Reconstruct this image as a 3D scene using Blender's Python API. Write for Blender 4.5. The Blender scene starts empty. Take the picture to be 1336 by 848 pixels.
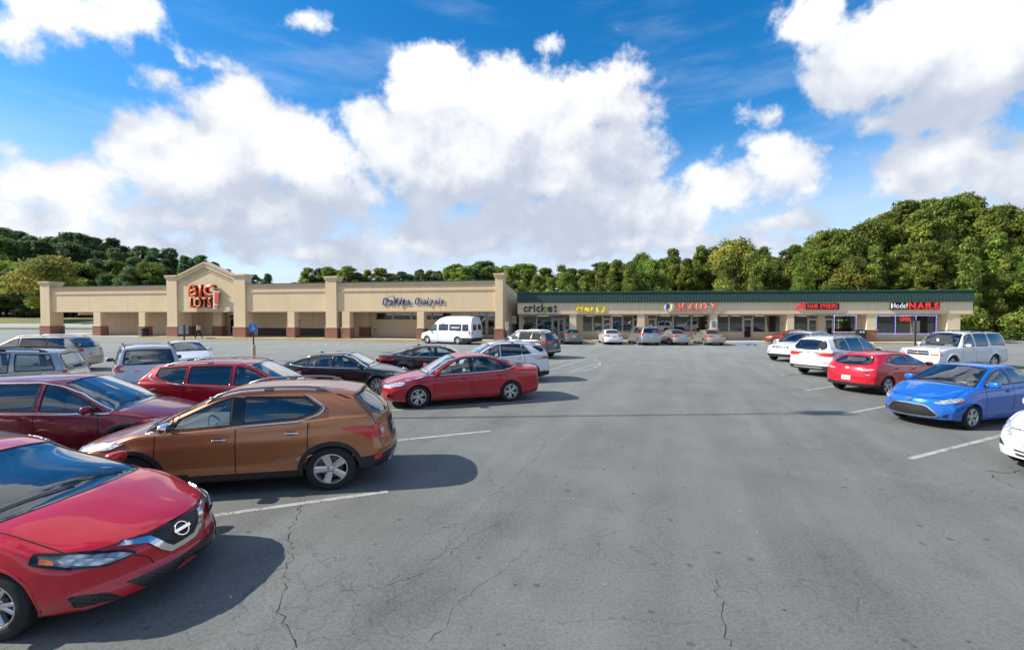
import bpy, bmesh, math, random
import numpy as np
from mathutils import Vector, Matrix, Euler
from mathutils.bvhtree import BVHTree
from mathutils.geometry import delaunay_2d_cdt
PI = math.pi
R = math.radians
random.seed(7)
rng = np.random.default_rng(7)
scene = bpy.context.scene
COL = scene.collection

# ------------------------------------------------------------------ camera
FPX, CAMZ, HORIZ = 600.0, 2.8, 410.0          # focal length in photo pixels, eye height, horizon row
cam_d = bpy.data.cameras.new("camera")
cam = bpy.data.objects.new("camera", cam_d)
COL.objects.link(cam)
cam_d.sensor_width = 36.0
cam_d.lens = 36.0 * FPX / 1336.0
cam_d.clip_start = 0.1
cam_d.clip_end = 3000
cam.location = (0, 0, CAMZ)
cam.rotation_euler = (R(90) - math.atan((424 - HORIZ) / FPX), 0, 0)
scene.camera = cam
scene.view_settings.view_transform = 'Standard'
scene.view_settings.look = 'None'
scene.view_settings.exposure = 0.62
scene.view_settings.gamma = 1.0

# ------------------------------------------------------------------ sun
SUN_EL, SUN_AZ = R(37), R(-93)                 # azimuth measured from +Y towards +X: the sun stands left
sd = bpy.data.lights.new("sun", 'SUN')
sd.energy = 4.3
sd.angle = R(0.55)
sd.color = (1.0, 0.94, 0.85)
sun = bpy.data.objects.new("sun", sd)
COL.objects.link(sun)
sdir = Vector((math.sin(SUN_AZ) * math.cos(SUN_EL), math.cos(SUN_AZ) * math.cos(SUN_EL), math.sin(SUN_EL)))
sun.rotation_euler = sdir.to_track_quat('Z', 'Y').to_euler()
sun.location = (0, 0, 60)

# ------------------------------------------------------------------ node helpers
class NB:
    def __init__(self, nt):
        self.nt = nt
    def n(self, typ, **kw):
        nd = self.nt.nodes.new(typ)
        for k, v in kw.items():
            if k == 'inp':
                for a, b in v.items():
                    self.put(nd.inputs[a], b)
            else:
                setattr(nd, k, v)
        return nd
    def put(self, sock, v):
        if isinstance(v, bpy.types.NodeSocket):
            self.nt.links.new(v, sock)
        else:
            sock.default_value = v
    def m(self, op, a, b=None, c=None, clamp=False):
        nd = self.nt.nodes.new('ShaderNodeMath'); nd.operation = op; nd.use_clamp = clamp
        for i, v in enumerate((a, b, c)):
            if v is not None: self.put(nd.inputs[i], v)
        return nd.outputs[0]
    def v(self, op, a, b=None, c=None):
        nd = self.nt.nodes.new('ShaderNodeVectorMath'); nd.operation = op
        for i, x in enumerate((a, b, c)):
            if x is not None: self.put(nd.inputs[i], x)
        return nd.outputs['Value'] if op in ('LENGTH', 'DOT_PRODUCT', 'DISTANCE') else nd.outputs[0]
    def mix(self, f, a, b, blend='MIX'):
        nd = self.nt.nodes.new('ShaderNodeMix'); nd.data_type = 'RGBA'; nd.blend_type = blend
        self.put(nd.inputs[0], f); self.put(nd.inputs[6], a); self.put(nd.inputs[7], b)
        return nd.outputs[2]
    def rng(self, x, a, b, c=0.0, d=1.0, smooth=False):
        nd = self.nt.nodes.new('ShaderNodeMapRange'); nd.clamp = True
        if smooth: nd.interpolation_type = 'SMOOTHSTEP'
        for i, v in enumerate((x, a, b, c, d)): self.put(nd.inputs[i], v)
        return nd.outputs[0]
    def noise(self, vec, scale, detail=4, rough=0.5, dist=0.0, col=False):
        nd = self.nt.nodes.new('ShaderNodeTexNoise')
        if vec is not None: self.put(nd.inputs['Vector'], vec)
        nd.inputs['Scale'].default_value = scale; nd.inputs['Detail'].default_value = detail
        nd.inputs['Roughness'].default_value = rough; nd.inputs['Distortion'].default_value = dist
        return nd.outputs['Color' if col else 'Fac']

def c4(c): return (c[0], c[1], c[2], 1.0)

# ------------------------------------------------------------------ world: sky with cumulus
world = bpy.data.worlds.new("World")
scene.world = world
world.use_nodes = True
wt = world.node_tree
wt.nodes.clear()
W = NB(wt)
sky = W.n('ShaderNodeTexSky', sky_type='NISHITA', sun_disc=False, sun_elevation=SUN_EL, sun_rotation=SUN_AZ,
          air_density=1.0, dust_density=0.3, ozone_density=2.0, altitude=100)
def px2ae(px, py):
    x = (px - 668) / FPX; z = (HORIZ - py) / FPX
    return math.atan2(x, 1), math.atan2(z, math.hypot(x, 1))
CL = [  # px, py, rx, ry (pixels in the photo), the cumulus banks
 (50,5,115,38),(165,10,62,32),(15,58,34,24),(148,50,26,12),(90,52,26,8),
 (310,165,72,50),(200,180,72,42),(270,225,120,60),(395,200,80,55),(435,255,70,38),(90,240,110,36),(12,190,24,20),(215,105,34,20),(245,78,20,9),
 (560,118,66,56),(665,140,90,56),(768,135,76,52),(600,205,130,70),(735,215,115,62),(478,155,42,30),(830,220,44,34),
 (180,316,240,26),(420,330,180,22),(560,266,60,24),(700,275,110,28),(800,280,150,44),(925,250,70,26),(1000,298,90,16),(890,318,160,20),
 (1030,222,50,40),(985,200,32,12),(1050,250,30,18),
 (1060,30,64,46),(1180,50,140,72),(1300,40,120,95),(1110,105,80,50),(1165,150,62,24),(1240,130,110,40),
 (250,292,210,26),(60,326,150,22),(360,268,140,34),(630,306,170,26),(790,322,150,20),(960,330,130,14),(30,285,90,22),(530,318,110,20),
 (225,120,30,10),(268,84,20,7),(395,38,13,4),(770,42,12,4),(655,62,0.1,0.1),
 (1225,210,105,52),(1315,225,120,52),(1005,152,32,11),(717,58,13,8),(865,106,9,6),(1180,248,70,22),
]
def cloud_group():
    g = bpy.data.node_groups.new("cloud_field", 'ShaderNodeTree')
    g.interface.new_socket('ae', in_out='INPUT', socket_type='NodeSocketVector')
    g.interface.new_socket('D', in_out='OUTPUT', socket_type='NodeSocketFloat')
    B = NB(g)
    gi = g.nodes.new('NodeGroupInput'); go = g.nodes.new('NodeGroupOutput')
    cur = None
    def blob(a, e, ra, re, r, cur):
        q = B.v('MULTIPLY_ADD', gi.outputs[0], (1 / ra, 1 / re, 0), (-a / ra, -e / re, 0))
        d = B.m('MULTIPLY_ADD', B.v('LENGTH', q), -r, r)
        return d if cur is None else B.m('SMOOTH_MAX', cur, d, 0.012)
    for (px, py, rx, ry) in CL:
        a, e = px2ae(px, py)
        a1, _ = px2ae(px + rx, py); a0, _ = px2ae(px - rx, py)
        _, e1 = px2ae(px, py - ry); _, e0 = px2ae(px, py + ry)
        ra, re = (a1 - a0) / 2 * 1.10, (e1 - e0) / 2 * 1.12
        cur = blob(a, e, ra, re, min(ra, re) * 0.9, cur)
    g.links.new(cur, go.inputs[0])
    return g
cg = cloud_group()
tc = W.n('ShaderNodeTexCoord')
dirv = tc.outputs['Generated']
sx = W.n('ShaderNodeSeparateXYZ', inp={0: dirv})
az = W.m('ARCTAN2', sx.outputs[0], sx.outputs[1])
el = W.m('ARCSINE', sx.outputs[2])
ae = W.n('ShaderNodeCombineXYZ', inp={0: az, 1: el, 2: 0.0}).outputs[0]
n1 = W.noise(dirv, 7.0, 6, 0.55, col=True)
n1b = W.v('MULTIPLY', W.v('SUBTRACT', n1, (0.5, 0.5, 0.5)), (0.10, 0.085, 0))
aed = W.v('ADD', ae, n1b)
f1 = W.noise(dirv, 11.0, 11, 0.60)
f2 = W.noise(W.v('ADD', dirv, (0.012, 0.0, -0.03)), 11.0, 5, 0.55)
gen = W.noise(W.v('MULTIPLY', dirv, (1, 1, 2.2)), 2.3, 3, 0.5)          # cumulus everywhere the list does not reach
outside = W.rng(W.m('ABSOLUTE', az), 0.92, 1.15, 0, 1, True)
above = W.rng(el, 0.62, 0.78, 0, 1, True)
om = W.m('MAXIMUM', outside, above)
gd = W.m('MULTIPLY', W.m('MULTIPLY_ADD', W.m('SUBTRACT', gen, 0.5), 0.9, -0.01), om)
gd = W.m('SUBTRACT', gd, W.m('MULTIPLY', W.m('SUBTRACT', 1.0, om), 0.2))
def field(vec, ns, amp):
    nd = W.n('ShaderNodeGroup', node_tree=cg)
    W.put(nd.inputs[0], vec)
    d = W.m('MAXIMUM', nd.outputs[0], gd)
    return W.m('MULTIPLY_ADD', W.m('SUBTRACT', ns, 0.5), amp, d)
D0 = field(aed, f1, 0.13)
D1 = field(W.v('ADD', aed, (-0.04, 0.115, 0)), f2, 0.13)
alpha = W.rng(D0, -0.006, 0.022, 0, 1, True)
thin = W.rng(W.noise(W.v('MULTIPLY', dirv, (1, 1, 5)), 3.0, 6, 0.6), 0.45, 0.8, 0, 0.30, True)   # veil
lowband = W.m('MULTIPLY', W.rng(el, 0.07, 0.36, 1.0, 0.0, True), W.rng(W.noise(W.v('MULTIPLY', dirv, (1, 1, 4.5)), 4.0, 8, 0.6), 0.30, 0.60, 0.68, 1.0, True))
veil = W.m('MAXIMUM', thin, lowband)
lit = W.rng(W.m('SUBTRACT', D1, D0), -0.085, 0.035, 1.0, 0.0, True)
lit = W.m('MULTIPLY', lit, W.rng(D0, 0.30, 0.02, 0.80, 1.0))
lit = W.m('MULTIPLY_ADD', W.m('SUBTRACT', W.noise(dirv, 12.0, 8, 0.6), 0.5), 0.60, lit, clamp=True)
ccol = W.mix(lit, c4((0.37, 0.415, 0.50)), c4((0.76, 0.76, 0.765)))
skyc = W.v('MULTIPLY', sky.outputs[0], (0.1, 0.1, 0.1))
hs = W.n('ShaderNodeHueSaturation', inp={'Saturation': 1.45, 'Value': 1.25, 'Hue': 0.5, 'Fac': 1.0, 'Color': skyc})
base = W.mix(veil, hs.outputs[0], c4((0.47, 0.545, 0.66)))
allc = W.mix(alpha, base, ccol)
allc = W.mix(W.rng(sx.outputs[2], -0.03, 0.0, 1, 0), allc, c4((0.25, 0.26, 0.27)))
bg = W.n('ShaderNodeBackground', inp={'Color': W.v('MULTIPLY', allc, (10, 10, 10)), 'Strength': 0.1})
wo = W.n('ShaderNodeOutputWorld', inp={'Surface': bg.outputs[0]})
world.cycles.sampling_method = 'MANUAL'
world.cycles.sample_map_resolution = 512
scene.cycles.max_bounces = 6
scene.cycles.transparent_max_bounces = 12
scene.cycles.caustics_reflective = False
scene.cycles.caustics_refractive = False
scene.cycles.use_adaptive_sampling = True
scene.cycles.adaptive_threshold = 0.015
scene.cycles.sample_clamp_indirect = 4.0

# ------------------------------------------------------------------ object helpers
def tag(o, label=None, cat=None, group=None, kind=None):
    if label: o['label'] = label
    if cat: o['category'] = cat
    if group: o['group'] = group
    if kind: o['kind'] = kind
    return o
def empty(name, loc=(0, 0, 0), rz=0.0, parent=None):
    o = bpy.data.objects.new(name, None)
    COL.objects.link(o)
    o.location = loc; o.rotation_euler = (0, 0, rz); o.empty_display_size = 0.2
    if parent: o.parent = parent
    return o
def thing(name, label, cat, loc=(0, 0, 0), rz=0.0, group=None):
    return tag(empty(name, loc, rz), label, cat, group)
class MB:
    """collects vertices and faces, links them as ONE mesh object"""
    def __init__(self):
        self.v = []; self.f = []; self.mi = []; self.m = 0
    def add(self, vs, fs, mi=None):
        k = len(self.v)
        self.v.extend([tuple(p) for p in vs])
        self.f.extend([tuple(i + k for i in f) for f in fs])
        self.mi.extend([self.m if mi is None else mi] * len(fs))
        return self
    def box(self, x0, x1, y0, y1, z0, z1, mi=None):
        vs = [(x0,y0,z0),(x1,y0,z0),(x1,y1,z0),(x0,y1,z0),(x0,y0,z1),(x1,y0,z1),(x1,y1,z1),(x0,y1,z1)]
        return self.add(vs, [(0,3,2,1),(4,5,6,7),(0,1,5,4),(1,2,6,5),(2,3,7,6),(3,0,4,7)], mi)
    def prism(self, poly, y0, y1, mi=None):          # poly in (x,z), extruded along y
        n = len(poly)
        vs = [(a, y0, b) for a, b in poly] + [(a, y1, b) for a, b in poly]
        fs = [tuple(range(n)), tuple(range(2 * n - 1, n - 1, -1))] + [(i, i + n, (i + 1) % n + n, (i + 1) % n) for i in range(n)]
        return self.add(vs, fs, mi)
    def tube(self, pts, r, n=8, mi=None, caps=True):
        pts = [Vector(p) for p in pts]
        rs = r if isinstance(r, (list, tuple)) else [r] * len(pts)
        vs = []; fs = []
        up = Vector((0, 0, 1))
        for i, p in enumerate(pts):
            d = (pts[min(i + 1, len(pts) - 1)] - pts[max(i - 1, 0)]).normalized()
            a = d.cross(up if abs(d.z) < 0.95 else Vector((1, 0, 0))).normalized(); b = d.cross(a)
            for k in range(n):
                t = 2 * PI * k / n
                vs.append(p + (a * math.cos(t) + b * math.sin(t)) * rs[i])
        for i in range(len(pts) - 1):
            for k in range(n):
                fs.append((i*n+k, i*n+(k+1) % n, (i+1)*n+(k+1) % n, (i+1)*n+k))
        if caps:
            fs.append(tuple(range(n - 1, -1, -1))); fs.append(tuple((len(pts)-1)*n + k for k in range(n)))
        return self.add(vs, fs, mi)
    def lathe(self, prof, n=24, axis='y', c=(0,0,0), mi=None, a0=0.0, a1=2*PI):   # prof: (radius, along)
        vs = []; fs = []; full = abs(a1 - a0 - 2*PI) < 1e-6; m = n if full else n + 1
        for (r, h) in prof:
            for k in range(m):
                t = a0 + (a1 - a0) * k / n
                p = (r*math.cos(t), h, r*math.sin(t)) if axis == 'y' else (r*math.cos(t), r*math.sin(t), h)
                vs.append((p[0]+c[0], p[1]+c[1], p[2]+c[2]))
        for i in range(len(prof) - 1):
            for k in range(n):
                k2 = (k + 1) % m if full else k + 1
                fs.append((i*m+k, i*m+k2, (i+1)*m+k2, (i+1)*m+k))
        return self.add(vs, fs, mi)
    def ell(self, c, r, n=10, m=8, mi=None):
        vs = []; fs = []
        for i in range(m + 1):
            t = PI * i / m
            for k in range(n):
                a = 2 * PI * k / n
                vs.append((c[0]+r[0]*math.sin(t)*math.cos(a), c[1]+r[1]*math.sin(t)*math.sin(a), c[2]+r[2]*math.cos(t)))
        for i in range(m):
            for k in range(n):
                fs.append((i*n+k, (i+1)*n+k, (i+1)*n+(k+1) % n, i*n+(k+1) % n))
        return self.add(vs, fs, mi)
    def mesh(self, name, mats, smooth=False, bevel=0.0):
        me = bpy.data.meshes.new(name)
        me.from_pydata(self.v, [], self.f)
        if not isinstance(mats, (list, tuple)): mats = [mats]
        for m_ in mats: me.materials.append(m_)
        if len(mats) > 1: me.polygons.foreach_set('material_index', self.mi)
        if smooth is not False:
            me.shade_smooth() if hasattr(me, 'shade_smooth') else None
            if smooth is not True:
                me.set_sharp_from_angle(angle=R(smooth))
        me.update()
        return me
    def build(self, name, mats, parent=None, smooth=False, bevel=0.0):
        o = bpy.data.objects.new(name, self.mesh(name, mats, smooth))
        COL.objects.link(o)
        if parent: o.parent = parent
        if bevel:
            b = o.modifiers.new('bevel', 'BEVEL'); b.width = bevel; b.segments = 2; b.limit_method = 'ANGLE'
        return o
def link(name, me, parent=None):
    o = bpy.data.objects.new(name, me); COL.objects.link(o)
    if parent: o.parent = parent
    return o

# ------------------------------------------------------------------ materials
def mat(name, col, rough=0.6, metal=0.0, coat=0.0, spec=0.5, var=0.0, vscale=3.0, bump=0.0, bscale=40.0, emit=None, estr=0.0, coat_rough=0.03):
    m = bpy.data.materials.new(name); m.use_nodes = True
    B = NB(m.node_tree); p = m.node_tree.nodes['Principled BSDF']
    p.inputs['Base Color'].default_value = c4(col); p.inputs['Roughness'].default_value = rough
    p.inputs['Metallic'].default_value = metal; p.inputs['Coat Weight'].default_value = coat
    p.inputs['Coat Roughness'].default_value = coat_rough
    p.inputs['Specular IOR Level'].default_value = spec
    if var or bump:
        t = B.n('ShaderNodeTexCoord').outputs['Object']
        if var:
            f = B.noise(t, vscale, 5, 0.6)
            f2 = B.noise(t, vscale * 9, 3, 0.6)
            k = B.m('ADD', B.m('MULTIPLY_ADD', B.m('SUBTRACT', f, 0.5), var * 2, 1.0), B.m('MULTIPLY', B.m('SUBTRACT', f2, 0.5), var))
            B.put(p.inputs['Base Color'], B.v('MULTIPLY', (col[0], col[1], col[2]), B.n('ShaderNodeCombineXYZ', inp={0: k, 1: k, 2: k}).outputs[0]))
            B.put(p.inputs['Roughness'], B.m('MULTIPLY_ADD', B.m('SUBTRACT', f, 0.5), 0.25, rough, clamp=True))
        if bump:
            b = B.n('ShaderNodeBump', inp={'Strength': bump, 'Distance': 0.01, 'Height': B.noise(t, bscale, 4, 0.6)})
            B.put(p.inputs['Normal'], b.outputs[0])
    if emit:
        p.inputs['Emission Color'].default_value = c4(emit); p.inputs['Emission Strength'].default_value = estr
    return m
def glass_mat(name, tint, refl=1.0, rough=0.0, solid=0.0):
    """sheet glass: fresnel reflection over a tinted see-through pane"""
    m = bpy.data.materials.new(name); m.use_nodes = True
    nt = m.node_tree; nt.nodes.clear(); B = NB(nt)
    tr = B.n('ShaderNodeBsdfTransparent', inp={0: c4(tint)})
    gl = B.n('ShaderNodeBsdfGlossy', inp={'Color': (1, 1, 1, 1), 'Roughness': rough})
    fr = B.n('ShaderNodeFresnel', inp={'IOR': 1.5})
    f = B.m('MULTIPLY_ADD', fr.outputs[0], refl, 0.06, clamp=True)
    mx = B.n('ShaderNodeMixShader', inp={0: f, 1: tr.outputs[0], 2: gl.outputs[0]})
    o = B.n('ShaderNodeOutputMaterial', inp={0: mx.outputs[0]})
    return m
def paint(name, col, metal=0.0, flake=0.0, rough=0.35):
    """clear-coated car paint with faint dust"""
    m = bpy.data.materials.new(name); m.use_nodes = True
    B = NB(m.node_tree); p = m.node_tree.nodes['Principled BSDF']
    t = B.n('ShaderNodeTexCoord').outputs['Object']
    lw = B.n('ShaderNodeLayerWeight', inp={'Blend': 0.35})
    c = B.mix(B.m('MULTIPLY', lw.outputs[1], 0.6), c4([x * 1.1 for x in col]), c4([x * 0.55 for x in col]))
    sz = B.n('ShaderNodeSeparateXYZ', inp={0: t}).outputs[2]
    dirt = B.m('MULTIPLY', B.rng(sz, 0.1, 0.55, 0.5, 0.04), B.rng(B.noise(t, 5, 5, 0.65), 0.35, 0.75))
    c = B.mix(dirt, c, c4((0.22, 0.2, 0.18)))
    B.put(p.inputs['Base Color'], c)
    p.inputs['Metallic'].default_value = metal; p.inputs['Specular IOR Level'].default_value = .25
    B.put(p.inputs['Roughness'], B.m('ADD', B.m('MULTIPLY', dirt, 0.5), rough))
    p.inputs['Coat Weight'].default_value = 1.0
    B.put(p.inputs['Coat Roughness'], B.m('MULTIPLY_ADD', B.noise(t, 3, 4, 0.6), 0.08, 0.005))
    if flake:
        b = B.n('ShaderNodeBump', inp={'Strength': flake, 'Distance': 0.002, 'Height': B.noise(t, 900, 2, 0.5)})
        B.put(p.inputs['Normal'], b.outputs[0])
    return m
M = {}
M['glass'] = glass_mat('car_glass', (0.80, 0.90, 0.87), 1.7)
M['glass_clear'] = glass_mat('windshield_glass', (0.82, 0.91, 0.88), 2.2)
M['glass_dark'] = glass_mat('privacy_glass', (0.17, 0.19, 0.20), 1.6)
M['black'] = mat('black_plastic', (0.022, 0.022, 0.024), 0.5, var=0.2, vscale=6)
M['gloss_black'] = mat('gloss_black', (0.01, 0.01, 0.012), 0.12)
M['rubber'] = mat('tyre_rubber', (0.02, 0.02, 0.021), 0.85, var=0.25, vscale=9, bump=0.3)
M['alloy'] = mat('alloy', (0.62, 0.62, 0.63), 0.32, 0.75, var=0.06)
M['alloy_dark'] = mat('alloy_dark', (0.28, 0.28, 0.29), 0.35, 0.8)
M['steel'] = mat('brake_steel', (0.12, 0.11, 0.10), 0.5, 0.7)
M['chrome'] = mat('chrome', (0.85, 0.84, 0.82), 0.16, 1.0)
M['satin'] = mat('satin_silver', (0.55, 0.55, 0.56), 0.35, 0.7)
M['liner'] = mat('wheel_liner', (0.008, 0.008, 0.008), 0.95)
M['trim_in'] = mat('cabin_dark', (0.13, 0.127, 0.12), 0.8)
M['trim_grey'] = mat('cabin_grey', (0.40, 0.385, 0.36), 0.85)
M['headliner'] = mat('headliner', (0.35, 0.34, 0.32), 0.9)
M['orange'] = mat('amber_lens', (0.75, 0.16, 0.02), 0.15, coat=1)
M['plate'] = mat('plate_white', (0.62, 0.64, 0.66), 0.4, var=0.12, vscale=14)
M['plate_smudge'] = mat('plate_grey', (0.38, 0.40, 0.42), 0.5)
M['white'] = mat('white_gloss', (0.75, 0.75, 0.75), 0.3)
def lamp_mat(name, a, b, sc=22, metal=0.6):
    m = bpy.data.materials.new(name); m.use_nodes = True
    B = NB(m.node_tree); p = m.node_tree.nodes['Principled BSDF']
    t = B.n('ShaderNodeTexCoord').outputs['Object']
    vo = B.n('ShaderNodeTexVoronoi', inp={'Vector': B.v('MULTIPLY', t, (1, 1, 1.8)), 'Scale': sc})
    B.put(p.inputs['Base Color'], B.mix(B.rng(vo.outputs['Distance'], 0.1, 0.6), c4(a), c4(b)))
    p.inputs['Metallic'].default_value = metal; p.inputs['Roughness'].default_value = 0.22
    p.inputs['Coat Weight'].default_value = 1.0; p.inputs['Coat Roughness'].default_value = 0.02
    bp = B.n('ShaderNodeBump', inp={'Strength': 0.35, 'Distance': 0.01, 'Height': vo.outputs['Distance']})
    B.put(p.inputs['Normal'], bp.outputs[0])
    return m
M['headlight'] = lamp_mat('headlight_lens', (0.95, 0.95, 0.95), (0.42, 0.43, 0.44), 13, 0.4)
M['headlight_dark'] = lamp_mat('headlight_dark', (0.8, 0.82, 0.84), (0.16, 0.16, 0.17), 9)
M['taillight'] = lamp_mat('taillight_lens', (0.95, 0.03, 0.02), (0.5, 0.006, 0.006), 30, 0.0)
def mesh_mat(name, dark, light, sx_, sz_):
    m = bpy.data.materials.new(name); m.use_nodes = True
    B = NB(m.node_tree); p = m.node_tree.nodes['Principled BSDF']
    t = B.n('ShaderNodeTexCoord').outputs['Object']
    s = B.n('ShaderNodeSeparateXYZ', inp={0: t})
    a = B.m('PINGPONG', B.m('ADD', B.m('MULTIPLY', s.outputs[1], sx_), B.m('MULTIPLY', s.outputs[2], sz_)), 1.0)
    b = B.m('PINGPONG', B.m('SUBTRACT', B.m('MULTIPLY', s.outputs[1], sx_), B.m('MULTIPLY', s.outputs[2], sz_)), 1.0)
    f = B.rng(B.m('MINIMUM', a, b), 0.18, 0.35)
    B.put(p.inputs['Base Color'], B.mix(f, c4(light), c4(dark)))
    p.inputs['Roughness'].default_value = 0.35
    return m
M['grille'] = mesh_mat('grille_mesh', (0.004, 0.004, 0.004), (0.035, 0.035, 0.036), 36, 50)
# ================================================================== VEHICLE BUILDER
def pchip(pts):
    xs = np.array([p[0] for p in pts], float); ys = np.array([p[1] for p in pts], float)
    if len(xs) == 2:
        return lambda x: np.interp(x, xs, ys)
    h = np.diff(xs); d = np.diff(ys) / h
    m = np.zeros(len(xs)); m[0] = d[0]; m[-1] = d[-1]
    for i in range(1, len(xs) - 1):
        if d[i-1] * d[i] > 0:
            w1 = 2*h[i] + h[i-1]; w2 = h[i] + 2*h[i-1]
            m[i] = (w1 + w2) / (w1 / d[i-1] + w2 / d[i])
    def f(x):
        x = np.clip(np.asarray(x, float), xs[0], xs[-1])
        i = np.clip(np.searchsorted(xs, x) - 1, 0, len(h) - 1)
        t = (x - xs[i]) / h[i]
        return (ys[i]*(1+2*t)*(1-t)**2 + h[i]*m[i]*t*(1-t)**2 + ys[i+1]*t*t*(3-2*t) + h[i]*m[i+1]*t*t*(t-1))
    return f
def sell(mb, c, r, e=0.35, n=16, m=10, rot=None, mi=None):
    """rounded box (superellipsoid)"""
    vs = []; fs = []
    sp = lambda v, k: math.copysign(abs(v) ** k, v)
    for i in range(m + 1):
        t = PI * i / m - PI / 2
        for k in range(n):
            a = 2 * PI * (k + 0.5) / n
            p = Vector((r[0]*sp(math.cos(t), e)*sp(math.cos(a), e), r[1]*sp(math.cos(t), e)*sp(math.sin(a), e), r[2]*sp(math.sin(t), e)))
            if rot: p = rot @ p
            vs.append((p.x + c[0], p.y + c[1], p.z + c[2]))
    for i in range(m):
        for k in range(n):
            fs.append((i*n+k, i*n+(k+1) % n, (i+1)*n+(k+1) % n, (i+1)*n+k))
    return mb.add(vs, fs, mi)
def inpoly(pts, poly):
    x = pts[:, 0]; y = pts[:, 1]; ins = np.zeros(len(pts), bool)
    n = len(poly)
    for i in range(n):
        x0, y0 = poly[i]; x1, y1 = poly[(i+1) % n]
        if y0 == y1: continue
        c = ((y0 > y) != (y1 > y)) & (x < (x1-x0) * (y-y0) / (y1-y0) + x0)
        ins ^= c
    return ins
def edist(pts, poly):
    d = np.full(len(pts), 1e9); P_ = np.array(poly, float)
    for i in range(len(P_)):
        a = P_[i]; b = P_[(i+1) % len(P_)]; ab = b - a; q = ab.dot(ab)
        if q < 1e-12: continue
        t = np.clip(((pts - a) @ ab) / q, 0, 1)
        d = np.minimum(d, np.hypot(*(pts - (a + t[:, None]*ab)).T))
    return d
def area2(poly):
    return sum(poly[i][0]*poly[(i+1) % len(poly)][1] - poly[(i+1) % len(poly)][0]*poly[i][1] for i in range(len(poly))) / 2
def rnd(poly, r=0.04, k=4):
    """round the corners of a polygon"""
    out = []; n = len(poly)
    for i in range(n):
        p0, p, p1 = (Vector(poly[(i+j) % n][:2]) for j in (-1, 0, 1))
        a = p0 - p; b = p1 - p
        rr = min(r, a.length*0.45, b.length*0.45)
        A = p + a.normalized()*rr; B_ = p + b.normalized()*rr
        for q in range(k + 1):
            t = q / k
            out.append(tuple(A*(1-t)**2 + p*2*t*(1-t) + B_*t*t))
    return out
def resamp(poly, s):
    out = []
    for i in range(len(poly)):
        a = Vector(poly[i]); b = Vector(poly[(i+1) % len(poly)]); l = (b-a).length
        if l < 1e-5: continue
        n = max(1, int(round(l / s)))
        out += [tuple(a.lerp(b, k/n)) for k in range(n)]
    return out
def inset(poly, w):
    n = len(poly); sg = 1 if area2(poly) > 0 else -1; out = []
    for i in range(n):
        a = Vector(poly[i-1]); p = Vector(poly[i]); b = Vector(poly[(i+1) % n])
        t = (b - a)
        if t.length < 1e-9: out.append(tuple(p)); continue
        t.normalize()
        out.append((p.x - sg*t.y*w, p.y + sg*t.x*w))
    return out
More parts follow.
